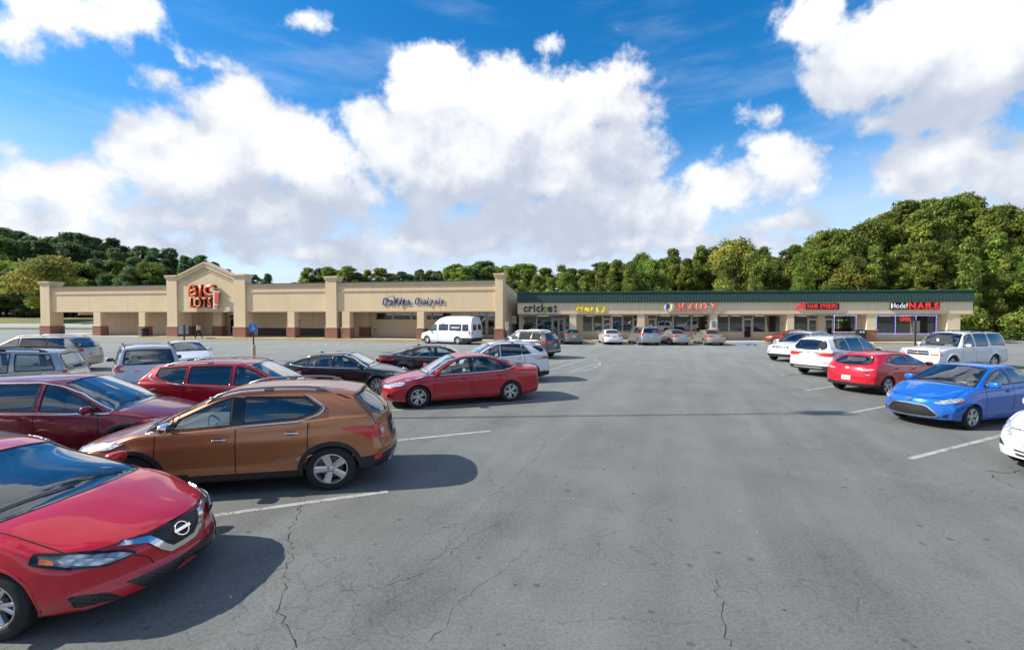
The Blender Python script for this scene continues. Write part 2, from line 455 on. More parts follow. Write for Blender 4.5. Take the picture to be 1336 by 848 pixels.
class Proj:
    """lays outlines drawn in side / front / rear / top view on the body surface"""
    def __init__(self, bvh, xc): self.b = bvh; self.xc = xc
    def p(self, view, a, b, off, sg=1):
        if view == 'side': o, d = Vector((self.xc - a, sg*4, b)), Vector((0, -sg, 0))
        elif view == 'front': o, d = Vector((9, a*sg, b)), Vector((-1, 0, 0))
        elif view == 'rear': o, d = Vector((-9, a*sg, b)), Vector((1, 0, 0))
        else: o, d = Vector((self.xc - a, b*sg, 5)), Vector((0, 0, -1))
        h, nn, _, _ = self.b.ray_cast(o, d)
        if h is None:
            t = o + d * (3.2 if view == 'side' else 6.8 if view in ('front', 'rear') else 4)
            h, nn, _, _ = self.b.find_nearest(t)
            h = Vector(h)
        if nn.dot(d) > 0: nn = -nn
        return h + nn * off
    def patch(self, mb, view, poly, off, sg=1, s=0.05, depth=0.015, mi=None):
        poly = resamp(poly, s)
        xs = [q[0] for q in poly]; ys = [q[1] for q in poly]
        g = np.array([(x, y) for x in np.arange(min(xs), max(xs), s) for y in np.arange(min(ys), max(ys), s)]) if True else None
        pts = list(poly)
        if len(g):
            k = inpoly(g, poly) & (edist(g, poly) > s*0.45)
            pts += [tuple(q) for q in g[k]]
        n = len(poly)
        v2, _, fs, _, _, _ = delaunay_2d_cdt([Vector(q) for q in pts], [(i, (i+1) % n) for i in range(n)], [], 1, 1e-6)
        vs = [self.p(view, q[0], q[1], off, sg) for q in v2]
        out = []
        for f in fs:
            a, b, c = (vs[i] for i in f[:3])
            nn = (b-a).cross(c-a)
            want = {'side': Vector((0, sg, 0)), 'front': Vector((1, 0, 0)), 'rear': Vector((-1, 0, 0)), 'top': Vector((0, 0, 1))}[view]
            out.append(tuple(f) if nn.dot(want) > 0 else tuple(reversed(f)))
        k0 = len(mb.v); mb.add(vs, out, mi)
        if depth:
            rim = [self.p(view, q[0], q[1], off, sg) for q in poly]; low = [self.p(view, q[0], q[1], off - depth, sg) for q in poly]
            mb.add(rim + low, [(i, (i+1) % n, (i+1) % n + n, i + n) for i in range(n)], mi)
        return mb
    def ring(self, mb, view, poly, w0, w1, off, sg=1, s=0.05, sel=None, mi=None):
        poly = resamp(poly, s); n = len(poly)
        A = inset(poly, w0); B_ = inset(poly, w1)
        for i in range(n):
            j = (i+1) % n
            if sel and not (sel(*poly[i]) and sel(*poly[j])): continue
            q = [self.p(view, *A[i], off, sg), self.p(view, *A[j], off, sg), self.p(view, *B_[j], off, sg), self.p(view, *B_[i], off, sg)]
            low = [self.p(view, *A[i], off-0.012, sg), self.p(view, *A[j], off-0.012, sg)]
            mb.add(q + low, [(0, 1, 2, 3), (0, 1, 5, 4)], mi)
        return mb
    def line(self, mb, view, pts, w, off, sg=1, s=0.06, mi=None):
        P2 = []
        for i in range(len(pts)-1):
            a = Vector(pts[i]); b = Vector(pts[i+1]); n = max(1, int((b-a).length/s))
            P2 += [a.lerp(b, k/n) for k in range(n)]
        P2.append(Vector(pts[-1]))
        vs = []
        for i, p in enumerate(P2):
            t = (P2[min(i+1, len(P2)-1)] - P2[max(i-1, 0)]).normalized(); nn = Vector((-t.y, t.x))*w/2
            vs += [self.p(view, p.x+nn.x, p.y+nn.y, off, sg), self.p(view, p.x-nn.x, p.y-nn.y, off, sg)]
        return mb.add(vs, [(2*i, 2*i+1, 2*i+3, 2*i+2) for i in range(len(P2)-1)], mi)

NB_, NS_, NG_, NT_ = 8, 18, 10, 8
SIDE_DEF = [(0, .06), (.12, .03), (.3, .008), (.5, 0), (.72, .012), (.80, .014), (.90, .022), (1, .034)]
def shell(S, fine=1.0):
    L, Wd, H = S['L'], S['W'], S['H']; hwm = Wd / 2; xc = L / 2
    top, belt, crown, hr, hwf = (pchip(S[k]) for k in ('top', 'belt', 'crown', 'hr', 'hw'))
    zbf = pchip(S.get('zb', [(0, .24), (.5, .2), (L-.6, .2), (L, .28)]))
    sideP = S.get('side', SIDE_DEF); sx = [p[0] for p in sideP]; sy = [p[1] for p in sideP]
    setF, setR = pchip(S['fset']), pchip(S['rset'])
    bowF, bowR = S.get('fbow', .36), S.get('rbow', .22)
    SF, SR = S.get('SF', 1.15), S.get('SR', 1.3)
    st = np.linspace(0, L, int(L / (0.05 / fine)))
    a = st / .35; st = np.where(st < .35, st * 1.0, st)
    for d in S['doors']:
        if d: st[np.argmin(abs(st - d))] = d
    st = np.sort(st)
    nS = len(st); N = NB_ + 2 + NS_ + 1 + NG_ + 1 + NT_
    P = np.zeros((nS, N, 3))
    T = np.linspace(0.06, 1, NS_); insT = np.interp(T, sx, sy); K = np.linspace(0, 1, NG_)
    ax = [S['fo'], S['fo'] + S['wb']]; AR = S['R'] + S.get('agap', .045)
    for i, s in enumerate(st):
        zb, zt, bl, cr, rr, hw = float(zbf(s)), float(top(s)), float(belt(s)), float(crown(s)), float(hr(s)), float(hwf(s)) * hwm
        rail = max(zt - cr, bl + .03); cr = zt - rail
        hwS = hw
        yz = [((hw-.12)*k/(NB_-1), zb) for k in range(NB_)] + [(hw-.06, zb+.004), (hw-.05, zb+.03)]
        z0 = zb + .03
        for t, ins in zip(T, insT):
            z = z0 + (bl - z0)*t; y = hw - ins
            if S.get('flare'):
                for c in ax:
                    d = math.hypot(s - c, z - S['R']); 
                    y += S['flare'] * math.exp(-((max(d - AR, 0))/.07)**2) * (1 if d > AR-.1 else 1)
            yz.append((y, z))
        yb = hw - sy[-1]
        yb2 = max(yb - S.get('ledge', .035), rr + .002) if rr < yb - .01 else yb - .01
        rr = min(rr, yb2 - .002)
        yz.append(((yb + yb2)/2 + .006, bl + .014))
        zg = bl + .02
        for k in K:
            yz.append((yb2 + (rr - yb2)*k + S.get('gbow', .025)*4*k*(1-k)*min(1, (rail-zg)/.3), zg + (rail - .012 - zg)*k if rail - .012 > zg else zg + (rail-zg)*k*.5))
        yz.append((rr - .016, rail + min(cr, 1)*.02))
        e = rr - .06
        for k in range(NT_):
            y = e * (NT_ - 1 - k) / (NT_ - 1)
            yz.append((y, rail + cr*(1-(y/max(rr, .05))**S.get('cpow', 2.2))))
        a = np.array(yz); P[i, :, 0] = s; P[i, :, 1] = a[:, 0]; P[i, :, 2] = a[:, 1]
    def off(Pn):
        s, y, z = Pn[..., 0], np.abs(Pn[..., 1]), Pn[..., 2]
        f = (setF(z) + bowF*np.clip(y/hwm, 0, 1)**S.get('fpow', 3.4)) * np.clip(1 - s/SF, 0, 1)**1.5
        r = (setR(z) + bowR*np.clip(y/hwm, 0, 1)**S.get('rpow', 3.6)) * np.clip(1 - (L-s)/SR, 0, 1)**1.4
        return s + f - r
    verts = []; idx = {}
    # rows: 0..N-1 half, left side +y ; mirrored right
    rt = ['floor']*(NB_) + ['side']*(2+NS_) + ['shoulder'] + ['green']*NG_ + ['railr'] + ['top']*NT_
    Q = np.copy(P); Q[..., 0] = off(P)
    # snap to the wheel arches
    for c in ax:
        dx = Q[..., 0] - c; dz = Q[..., 2] - S['R']; d = np.hypot(dx, dz)
        outer = Q[..., 1] > hwm - .32
        k = outer & (np.abs(d - AR) < .03)
        sc = np.where(k, AR/np.maximum(d, 1e-6), 1)
        Q[..., 0] = np.where(k, c + dx*sc, Q[..., 0]); Q[..., 2] = np.where(k, S['R'] + dz*sc, Q[..., 2])
    full = np.zeros((nS, 2*N-2, 3)); full[:, :N] = Q; m = Q[:, N-2:0:-1].copy(); m[..., 1] *= -1; full[:, N:] = m
    NJ = 2*N - 2
    vs = full.reshape(-1, 3).tolist()
    faces = []; info = []
    def hrow(j): j = j % NJ; return j if j < N else NJ - j
    for i in range(nS-1):
        for j in range(NJ):
            j2 = (j+1) % NJ
            faces.append((i*NJ+j, (i+1)*NJ+j, (i+1)*NJ+j2, i*NJ+j2))
            a, b = hrow(j), hrow(j2); r = min(a, b); r = max(a, b) if rt[r] == 'floor' and rt[max(a, b)] == 'side' else r
            info.append((0, i, r, 1 if j < N-1 else -1))
    # caps
    jb, jt = NB_-1, N-NT_
    for cap, i in ((1, 0), (2, nS-1)):
        e = P[i]; zb = e[jb, 2]; ze = e[jt, 2]
        C = {}
        for sg in (1, -1):
            for j in range(jb, jt+1):
                for k in range(NB_):
                    if k == NB_-1: C[sg, j, k] = i*NJ + (j if sg > 0 else (NJ-j) % NJ)
                    elif j == jb: C[sg, j, k] = i*NJ + (k if sg > 0 else (NJ-k) % NJ)
                    elif j == jt:
                        q = N-1-k; C[sg, j, k] = i*NJ + (q if sg > 0 else (NJ-q) % NJ)
                    elif k == 0 and sg < 0: C[sg, j, k] = C[1, j, 0]
                    else:
                        y = e[j, 1]*k/(NB_-1); z = e[j, 2] + (e[N-1-k, 2]-ze)*(e[j, 2]-zb)/(ze-zb)
                        q = np.array([[e[j, 0], y*sg, z]]); x = off(q)[0]
                        C[sg, j, k] = len(vs); vs.append([float(x), y*sg, z])
            for j in range(jb, jt):
                for k in range(NB_-1):
                    f = (C[sg, j, k], C[sg, j, k+1], C[sg, j+1, k+1], C[sg, j+1, k])
                    if (cap == 1) != (sg > 0): f = tuple(reversed(f))
                    faces.append(f); info.append((cap, i, j, sg))
    V = np.array(vs); V[:, 0] = xc - V[:, 0]
    F = np.array(faces); I = np.array(info)
    # face the normals outwards
    fn = np.cross(V[F[:, 2]] - V[F[:, 0]], V[F[:, 3]] - V[F[:, 1]])
    cen = V[F].mean(1); o = cen - np.array([0, 0, .7]); o[:, 0] *= .3
    fl = (fn*o).sum(1) < 0
    fl = (fl[I[:, 0] == 0].mean() > .5)*(I[:, 0] == 0) + (fl[I[:, 0] == 1].mean() > .5)*(I[:, 0] == 1) + (fl[I[:, 0] == 2].mean() > .5)*(I[:, 0] == 2)
    fl = fl.astype(bool)
    F[fl] = F[fl][:, ::-1]; fn[fl] *= -1
    nrm = np.zeros_like(V)
    for k in range(4): np.add.at(nrm, F[:, k], fn)
    nrm /= np.maximum(np.linalg.norm(nrm, axis=1, keepdims=True), 1e-9)
    return dict(V=V, F=F, I=I, cen=cen, fn=fn, nrm=nrm, st=st, rt=rt, N=N, xc=xc, AR=AR, ax=ax, P=P,
                top=top, belt=belt, crown=crown, hr=hr, hwf=hwf, zb=zbf)

WHEELS = {}
def wheel_meshes(Rt, rr, w, style, dark=False):
    key = (Rt, rr, w, style, dark)
    if key in WHEELS: return WHEELS[key]
    t = MB()
    pr = [(rr-.004, w/2-.02), (rr+.012, w/2-.004), (rr+.035, w/2), (Rt-.035, w/2-.004), (Rt-.012, w/2-.016), (Rt, w/2-.035),
          (Rt, .03), (Rt-.008, .027), (Rt-.008, .018), (Rt, .015), (Rt, -.015), (Rt-.008, -.018), (Rt-.008, -.027), (Rt, -.03),
          (Rt, -w/2+.035), (Rt-.02, -w/2+.01), (rr, -w/2)]
    t.lathe(pr, 40)
    tm = t.mesh('tyre', M['rubber'], 35)
    r = MB()
    r.lathe([(rr, w/2-.03), (rr+.002, w/2-.014), (rr-.010, w/2-.012), (rr-.018, w/2-.03), (rr-.024, w/2-.06), (rr-.035, -w/2+.02)], 40, mi=0)
    r.lathe([(0, w/2-.025), (.03, w/2-.026), (.05, w/2-.036), (.066, w/2-.045), (.07, w/2-.08)], 20, mi=0)
    r.lathe([(0, .0), (rr-.03, .0)], 24, mi=1); r.lathe([(.05, .025), (rr*.68, .02), (rr*.68, 0)], 24, mi=2)
    n, dbl, wd0, wd1 = {'five': (5, 0, .042, .056), 'five_split': (5, .23, .018, .020), 'six': (6, 0, .03, .036), 'seven': (7, .0, .026, .03),
                        'ten': (10, 0, .018, .020), 'steel': (5, 0, .06, .075), 'eight': (8, 0, .024, .028)}[style]
    def spoke(a, a1, w0, w1):
        vs = []
        for (rad, ww, y, th) in ((.045, w0, w/2-.036, .03), (rr*.55, (w0+w1)/2, w/2-.03, .03), (rr-.014, w1, w/2-.022, .035)):
            aa = a + (a1-a)*(rad/rr)
            cx, cz = rad*math.cos(aa), rad*math.sin(aa); tx, tz = -math.sin(aa), math.cos(aa)
            for s_, q in ((-1, 0), (-.55, .008), (.55, .008), (1, 0)):
                vs.append((cx+tx*ww*s_, y+q, cz+tz*ww*s_))
            vs.append((cx+tx*ww*1, y-th, cz+tz*ww)); vs.append((cx-tx*ww, y-th, cz-tz*ww))
        fs = []
        for k in range(2):
            o = k*6
            for q in range(6): fs.append((o+q, o+(q+1) % 6, o+6+(q+1) % 6, o+6+q))
        r.add(vs, fs, 0)
    for k in range(n):
        a = PI/2 + 2*PI*k/n
        if dbl:
            spoke(a-.10, a-dbl, wd0, wd1); spoke(a+.10, a+dbl, wd0, wd1)
        else: spoke(a, a, wd0, wd1)
        r.ell((.052*math.cos(a+.6), w/2-.03, .052*math.sin(a+.6)), (.008, .008, .008), 6, 4, 1)
    rm = r.mesh('rim', [M['alloy_dark'] if dark else (M['satin'] if style == 'steel' else M['alloy']), M['liner'], M['steel']], 30)
    WHEELS[key] = (tm, rm)
    return WHEELS[key]

def make_car(name, S, paintm, detail=2):
    """one vehicle: an Empty with its parts. x forward, y left, origin on the ground at mid length"""
    root = empty(name)
    G = shell(S, 1.0 if detail >= 1 else .6)
    V, F, I, cen, rt, xc = G['V'], G['F'], G['I'], G['cen'], G['rt'], G['xc']
    L, Wd, H = S['L'], S['W'], S['H']; hwm = Wd/2
    bvh = BVHTree.FromPolygons(V.tolist(), F.tolist())
    PR = Proj(bvh, xc)
    sc = xc - cen[:, 0]                       # distance behind the nose
    rowt = np.array([rt[r] for r in I[:, 2]]); side = I[:, 3]; shellf = I[:, 0] == 0
    keep = np.ones(len(F), bool)
    for c in G['ax']:
        d = np.hypot(sc - c, cen[:, 2] - S['R'])
        keep &= ~((d < G['AR'] - .004) & (np.abs(cen[:, 1]) > hwm - .33) & ((rowt == 'side') | (rowt == 'floor')))
    st_c = (G['st'][np.minimum(I[:, 1]+1, len(G['st'])-1)] + G['st'][I[:, 1]])/2
    topf, beltf, crf, hrf = G['top'], G['belt'], G['crown'], G['hr']
    # ---- windows
    def dlo(a, b, sa, sb, lo, hi, n=10):
        """window outline in side view between a..b (bottom), slanted ends; kinks: extra rise of the lower edge at the rear"""
        xs = np.linspace(0, 1, n+1); low = []; up = []
        kick = S.get('kick', 0)
        for t in xs:
            s = a + (b-a)*t; low.append((s, float(beltf(min(s, L))) + lo + (kick*max(0, (s-S['kick_s'])/(b-S['kick_s']))**2 if kick and s > S['kick_s'] else 0)))
        for t in xs[::-1]:
            s = (a+sa) + ((b+sb)-(a+sa))*t; up.append((s, max(float(topf(s)-crf(s)) - hi, float(beltf(s)) + lo + .012)))
        return low + up
    side_w = []
    for wdef in S['windows']:
        if len(wdef) > 5 or isinstance(wdef[0], (tuple, list)): poly, gm = wdef[0], wdef[1]
        else:
            a, b, sa, sb, gm = wdef; poly = dlo(a, b, sa, sb, S.get('wlo', .035), S.get('whi', .05))
        poly = rnd(poly, .035, 3)
        side_w.append((poly, gm))
    sz = np.stack([sc, cen[:, 2]], 1)
    for poly, gm in side_w:
        k = inpoly(sz, poly) & (edist(sz, poly) > .018) & ((rowt == 'green') | (rowt == 'railr') | (rowt == 'shoulder') | (I[:, 0] == 2)) & (np.abs(cen[:, 1]) > .45)
        if detail >= 1 and gm != 'solid': keep &= ~k
    sc0, sr0 = S['cowl'], S['roof0']
    def ws_poly(s0, s1, m0, m1, curve0=.0, curve1=.0):
        left = [(s0 + (s1-s0)*t, float(hrf(s0 + (s1-s0)*t)) - (m0 + (m1-m0)*t)) for t in np.linspace(0, 1, 9)]
        ymx = left[-1][1]; ymn = left[0][1]
        endb = [(s1 + curve1*(1-(y/ymx)**2), y) for y in np.linspace(ymx, -ymx, 9)][1:-1]
        right = [(s, -y) for s, y in left[::-1]]
        endf = [(s0 - curve0*(1-(y/ymn)**2), y) for y in np.linspace(-ymn, ymn, 9)][1:-1]
        return left + endb + right + endf
    wsp = rnd(ws_poly(sc0 + .05, sr0 - .01, .035, .05, S.get('wscurve', .12), -.03), .03, 3)
    tops = [('windshield', wsp, 'glass_clear')]
    if 'rglass' in S:
        a, b = S['rglass']; tops.append(('rear_window', rnd(ws_poly(a, b, .06, .05, .02, .10), .05, 3), S.get('rg_mat', 'glass')))
    sy2 = np.stack([sc, cen[:, 1]], 1)
    for nme, poly, gm in tops:
        k = inpoly(sy2, poly) & (edist(sy2, poly) > .02) & ((rowt == 'top') | (rowt == 'railr')) & shellf
        if detail >= 1: keep &= ~k
    rears = []
    if 'rwin' in S:
        poly = rnd(S['rwin'] + [(-y, z) for y, z in S['rwin'][::-1]], .05, 3)
        rears.append(('rear_window', poly, S.get('rg_mat', 'glass_dark')))
        yz = cen[:, 1:3]
        k = inpoly(yz, poly) & (edist(yz, poly) > .02) & (I[:, 0] == 2)
        if detail >= 1: keep &= ~k
    # ---- which part each face belongs to
    part = np.full(len(F), 'body', dtype=object)
    is_side = (rowt == 'side') | (rowt == 'shoulder')
    T = NB_ + 2
    sill = (I[:, 2] >= T + 2) & shellf
    D = S['doors']
    for q in range(len(D)-1):
        if D[q] and D[q+1]:
            for sg in (1, -1):
                a, b = D[q], D[q+1]
                part[is_side & sill & (side == sg) & (st_c > a) & (st_c < b)] = 'door_%d_%d' % (q, sg)
    part[(rowt == 'top') & shellf & (st_c < sc0 - .03) & (st_c > .06)] = 'hood'
    if S['tail'] == 'sedan':
        part[(rowt == 'top') & shellf & (st_c > S['deck']) & (np.abs(cen[:, 1]) < hwm - .2)] = 'trunk_lid'
        part[(I[:, 0] == 2) & (cen[:, 2] > S['bump_r']) & (np.abs(cen[:, 1]) < hwm-.28)] = 'trunk_lid'
    else:
        part[(I[:, 0] == 2) & (cen[:, 2] > S['bump_r']) & (np.abs(cen[:, 1]) < hwm-.12)] = 'tailgate'
    part[(cen[:, 2] < S['bump_f']) & (sc < S['fo']-.25)] = 'front_bumper'
    part[(cen[:, 2] < S['bump_r']) & (sc > S['fo'] + S['wb'] + .28)] = 'rear_bumper'
    part[(rowt == 'floor') & shellf] = 'body'
    mi = np.zeros(len(F), int)
    if S.get('clad'):
        mi[(cen[:, 2] < S['clad']) & ((rowt != 'floor') | ~shellf)] = 1
    mi[(rowt == 'floor') & shellf] = 1
    mi[(cen[:, 2] < S.get('clad_f', 0)) & (sc < S['fo'] - .2)] = 1
    mi[(cen[:, 2] < S.get('clad_r', 0)) & (sc > S['fo'] + S['wb'] + .3)] = 1
    lz = np.array(S.get('two_tone', 0))
    order = ['body'] + sorted(set(part) - {'body'})
    objs = {}
    for pn in order:
        fk = np.where((part == pn) & keep)[0]
        if not len(fk): continue
        ids = F[fk]; u, inv = np.unique(ids.ravel(), return_inverse=True)
        nm = 'door' if pn.startswith('door') else pn
        me = bpy.data.meshes.new(nm)
        me.from_pydata(V[u].tolist(), [], inv.reshape(-1, 4).tolist())
        me.materials.append(paintm); me.materials.append(M['black'])
        me.polygons.foreach_set('material_index', mi[fk])
        me.polygons.foreach_set('use_smooth', [True]*len(fk))
        me.normals_split_custom_set_from_vertices(G['nrm'][u].tolist())
        me.update()
        objs[pn] = link(nm, me, root)
    # ---- seams
    sm = MB()
    if detail >= 1:
        for sg in (1, -1):
            for q, d in enumerate(D):
                if not d: continue
                z0 = float(G['zb'](d)) + .12
                if abs(d - G['ax'][1]) < S['R'] + .08 or (q == len(D)-1 and d > G['ax'][1] - S['R'] - .1):
                    z0 = S['R'] + math.sqrt(max(0, (G['AR']+.03)**2 - (d - G['ax'][1])**2))
                PR.line(sm, 'side', [(d, z0), (d, float(beltf(d)) - .01)], .012, .0015, sg)
            dd = [d for d in D if d]
            PR.line(sm, 'side', [(dd[0], float(G['zb'](dd[0])) + .125), (min(dd[-1], G['ax'][1]-G['AR']-.02), float(G['zb'](dd[1])) + .125)], .008, .0015, sg)
            PR.line(sm, 'top', [(s, float(hrf(s)) - .045) for s in np.linspace(.22, sc0 - .02, 9)], .012, .0015, sg)
            if S['tail'] == 'sedan':
                PR.line(sm, 'top', [(s, hwm-.2) for s in np.linspace(S['deck'], L-.12, 5)], .012, .0015, sg)
            for ln in S.get('rear_seams', []): PR.line(sm, 'rear', ln, .012, .0015, sg)
            for ln in S.get('front_seams', []): PR.line(sm, 'front', ln, .008, .0015, sg)
            for ln in S.get('side_seams', []): PR.line(sm, 'side', ln, .008, .0015, sg)
        PR.line(sm, 'rear', [(-hwm+.1, S['bump_r']), (hwm-.1, S['bump_r'])], .012, .0015)
        sm.build('panel_gap', M['liner'], root); sm = MB()
        PR.line(sm, 'front', [(-hwm+.25, S['hood_lip']), (hwm-.25, S['hood_lip'])], .012, .0015)
        sm.build('hood_gap', M['liner'], objs.get('hood', root))
    # ---- glass, black borders, bright trim
    gs = .055 if detail >= 2 else .09
    for sg in (1, -1):
        bm_ = MB(); tm = MB()
        for poly, gm in side_w:
            w = MB(); PR.patch(w, 'side', poly, .003, sg, gs, 0)
            wo_ = w.build('window', M['glass_dark' if gm == 'solid' else gm], root, True)
            if detail >= 1:
                wb_ = MB(); PR.ring(wb_, 'side', poly, -.006, .026, .0055, sg, gs); wb_.build('window_border', M['gloss_black'], wo_, True)
        al = [q for poly, _ in side_w for q in poly]
        if detail >= 1:
            for bp in S.get('bpillar', []):
                bm_ = MB(); PR.patch(bm_, 'side', bp, .004, sg, gs, 0); bm_.build('pillar_cover', M['gloss_black'], root, True)
        tr = S.get('trim')
        if tr and detail >= 1:
            PR_pts = rnd(tr['poly'], .05, 4)
            PR.ring(tm, 'side', PR_pts, -.004, -.024, .010, sg, gs, sel=tr.get('sel'))
            tm.build('window_trim', M[tr.get('mat', 'chrome')], root, True)
    for view, lst in (('top', tops), ('rear', rears)):
        for nme, poly, gm in lst:
            w = MB(); PR.patch(w, view, poly, .003, 1, gs, 0)
            g = w.build(nme, M[gm], root, True)
            if detail >= 1:
                b = MB(); PR.ring(b, view, poly, -.006, .032, .0055, 1, gs)
                b.build('glass_border', M['gloss_black'], g, True)
    # ---- wheel arches and wheels
    AR = G['AR']
    for c in G['ax']:
        for sg in (1, -1):
            ring = MB(); lin = MB()
            z0 = float(G['zb'](c)) - S['R'] + .03
            t0 = math.asin(max(-1, z0/AR)); n = 22
            prev = None
            lipm = 1 if S.get('clad') else 0
            outer_r = AR + (.058 if S.get('clad') else .016)
            rows = []
            for q in range(n+1):
                t = t0 + (PI - 2*t0)*q/n
                co, si = math.cos(t), math.sin(t)
                def at(r, off): return PR.p('side', c + r*co, S['R'] + r*si, off, sg)
                a = at(outer_r, .001); b = at(outer_r-.006, .008 if lipm else .005); e = at(AR+.004, .009 if lipm else .006)
                f = Vector(e); f.x = xc - (c + (AR-.012)*co); f.z = S['R'] + (AR-.012)*si; f.y -= sg*.004
                g2 = Vector(f); g2.y -= sg*.07
                rows.append([a, b, e, f, g2])
            vs = [p for r_ in rows for p in r_]
            fs = [(i*5+k, (i+1)*5+k, (i+1)*5+k+1, i*5+k+1) for i in range(n) for k in range(4)]
            ring.add(vs, fs, lipm)
            ya = hwm - .04; yi = hwm - .42
            lin.lathe([(AR-.004, sg*ya), (AR-.004, sg*yi), (0.05, sg*yi)], 20, c=(xc-c, 0, S['R']), a0=t0, a1=PI-t0)
            al_ = ring.build('arch_lip', [paintm, M['black']], root, 40)
            lin.build('wheel_liner', M['liner'], al_)
    tmesh, rmesh = wheel_meshes(S['R'], S['rim'], S.get('tw', .215), S.get('wheel', 'five'), S.get('wdark', False))
    for c in G['ax']:
        for sg in (1, -1):
            wv = empty('wheel', (xc - c, sg*(hwm*float(G['hwf'](c)) - S.get('tw', .215)/2 - .015), S['R']), 0 if sg > 0 else PI, root)
            wv.rotation_euler.y = random.uniform(0, 6)
            link('tyre', tmesh, wv); link('rim', rmesh, wv)
    # ---- features
    for ft in S.get('feat', []):
        nme, gm, patches = ft[0], ft[1], ft[2]; opt = ft[3] if len(ft) > 3 else {}
        for sg in ((1,) if opt.get('mid') else (1, -1)):
            if opt.get('far_skip') and detail < 1: continue
            b = MB()
            for qi, (view, poly) in enumerate(patches):
                if opt.get('mid'): poly = poly + [(-y, z) for y, z in poly[::-1]]
                if opt.get('round', .02): poly = rnd(poly, opt.get('round', .02), 3)
                PR.patch(b, view, poly, opt.get('off', .006) + .004*qi + .002, sg, opt.get('s', .05 if detail >= 2 else .09), opt.get('depth', .02))
            o = b.build(nme, M[gm], root, 40)
            if opt.get('rim') and detail >= 1:
                b = MB()
                for view, poly in patches:
                    if opt.get('mid'): poly = poly + [(-y, z) for y, z in poly[::-1]]
                    if opt.get('round', .02): poly = rnd(poly, opt.get('round', .02), 3)
                    PR.ring(b, view, poly, -opt.get('rimw', .012), .006, opt.get('off', .006)+.008, sg, .05, sel=opt.get('rimsel'))
                b.build('surround', M[opt['rim']], o, 40)
    for ln in S.get('lines', []):                    # bright strips: view, points, width, material, name
        for sg in ((1,) if ln[5] else (1, -1)):
            b = MB(); PR.line(b, ln[0], ln[1], ln[2], .012, sg); PR.line(b, ln[0], ln[1], ln[2] + .012, .004, sg)
            b.build(ln[4], M[ln[3]], root, 40)
    # ---- mirrors, handles
    ms, mz = S['mirror']
    for sg in (1, -1):
        b = MB()
        base = PR.p('side', ms, mz, 0, sg)
        sell(b, (base.x + .01, base.y + sg*.135, base.z + .05), (.065, .115, .075), .55, 14, 8, mi=S.get('mirror_mi', 0))
        b.tube([(base.x, base.y - sg*.03, base.z - .01), (base.x + .01, base.y + sg*.09, base.z + .02)], [.03, .022], 8, mi=1)
        sell(b, (base.x - .052, base.y + sg*.135, base.z + .05), (.008, .098, .06), .5, 12, 6, mi=2)
        b.build('mirror', [M['chrome'] if S.get('mirror_chrome') else paintm, M['black'], M['glass_dark']], root, 50)
    if detail >= 1:
        for q in range(len(D)-1):
            if not (D[q] and D[q+1]): continue
            for sg in (1, -1):
                hs_ = D[q+1] - .20; hz = float(beltf(hs_)) - S.get('hdrop', .12)
                p = PR.p('side', hs_, hz, .018, sg)
                b = MB(); sell(b, p, (.095, .012, .015), .5, 12, 8, mi=0)
                PR.patch(b, 'side', rnd([(hs_-.085, hz-.025), (hs_+.045, hz-.025), (hs_+.045, hz+.028), (hs_-.085, hz+.028)], .02), .0012, sg, .06, 0, mi=1)
                par = objs.get('door_%d_%d' % (q, sg), root)
                b.build('door_handle', [M['chrome'] if S.get('handle_chrome') else paintm, M['liner']], par, 50)
    # ---- cabin
    if detail >= 1:
        f0, f1 = sc0 + .1, S['cabin_end'] - (S.get('rake', .38)*.5 if S['tail'] != 'sedan' else 0)
        b = MB(); zf = float(G['zb'](2.0)) + .12
        zt_ = float(beltf(sc0 + .5)) - .02
        w = hwm - .13
        b.box(xc-f1, xc-f0, -w, w, zf, zf+.02)
        for sg in (1, -1):
            b.box(xc-f1, xc-f0-.1, min(sg*w, sg*(w+.03)), max(sg*w, sg*(w+.03)), zf, zt_)
        b.build('cabin_floor', M['trim_in'], root)
        b = MB()
        zc = float(topf(sc0))
        sell(b, (xc-sc0-.42, 0, zc-.15), (.40, w-.0, .11), .45, 18, 8)
        b.build('dashboard', M['trim_in'], root, 50)
        if S['tail'] != 'sedan' or True:
            b = MB(); b.box(xc-f1, xc-f1+.04, -w, w, zf, zt_); 
            if S['tail'] == 'sedan': b.box(xc-S['rglass'][1]-.1, xc-f1+.1, -w+.05, w-.05, zt_-.04, zt_-.01)
            b.build('parcel_shelf', M['trim_in'], root)
        # roof lining
        vs = []; n = 8
        ss = np.linspace(sr0 + .05, S['roof1'] - .05 - (S.get('rake', .38) + .25 if S['tail'] != 'sedan' else 0), n)
        for s in ss:
            for y in np.linspace(-1, 1, 9):
                hh = float(hrf(s)) - .06; zz = float(topf(s)) - float(crf(s))*(y*y) - .045
                vs.append((xc-s, y*hh, zz))
        b = MB(); b.add(vs, [(i*9+k, i*9+k+1, (i+1)*9+k+1, (i+1)*9+k) for i in range(n-1) for k in range(8)])
        b.build('roof_lining', M['headliner'], root, True)
        sm_ = M[S.get('seat_mat', 'trim_grey')]
        seat0 = sc0 + S.get('seat_off', 1.18); zs = zf + .25 + S.get('seat_up', 0)
        rowsS = [(seat0, (.36, -.36), .24), (seat0 + .85, (.36, -.36), .30)] + ([(seat0+1.6, (.36, -.36), .28)] if S.get('third') else [])
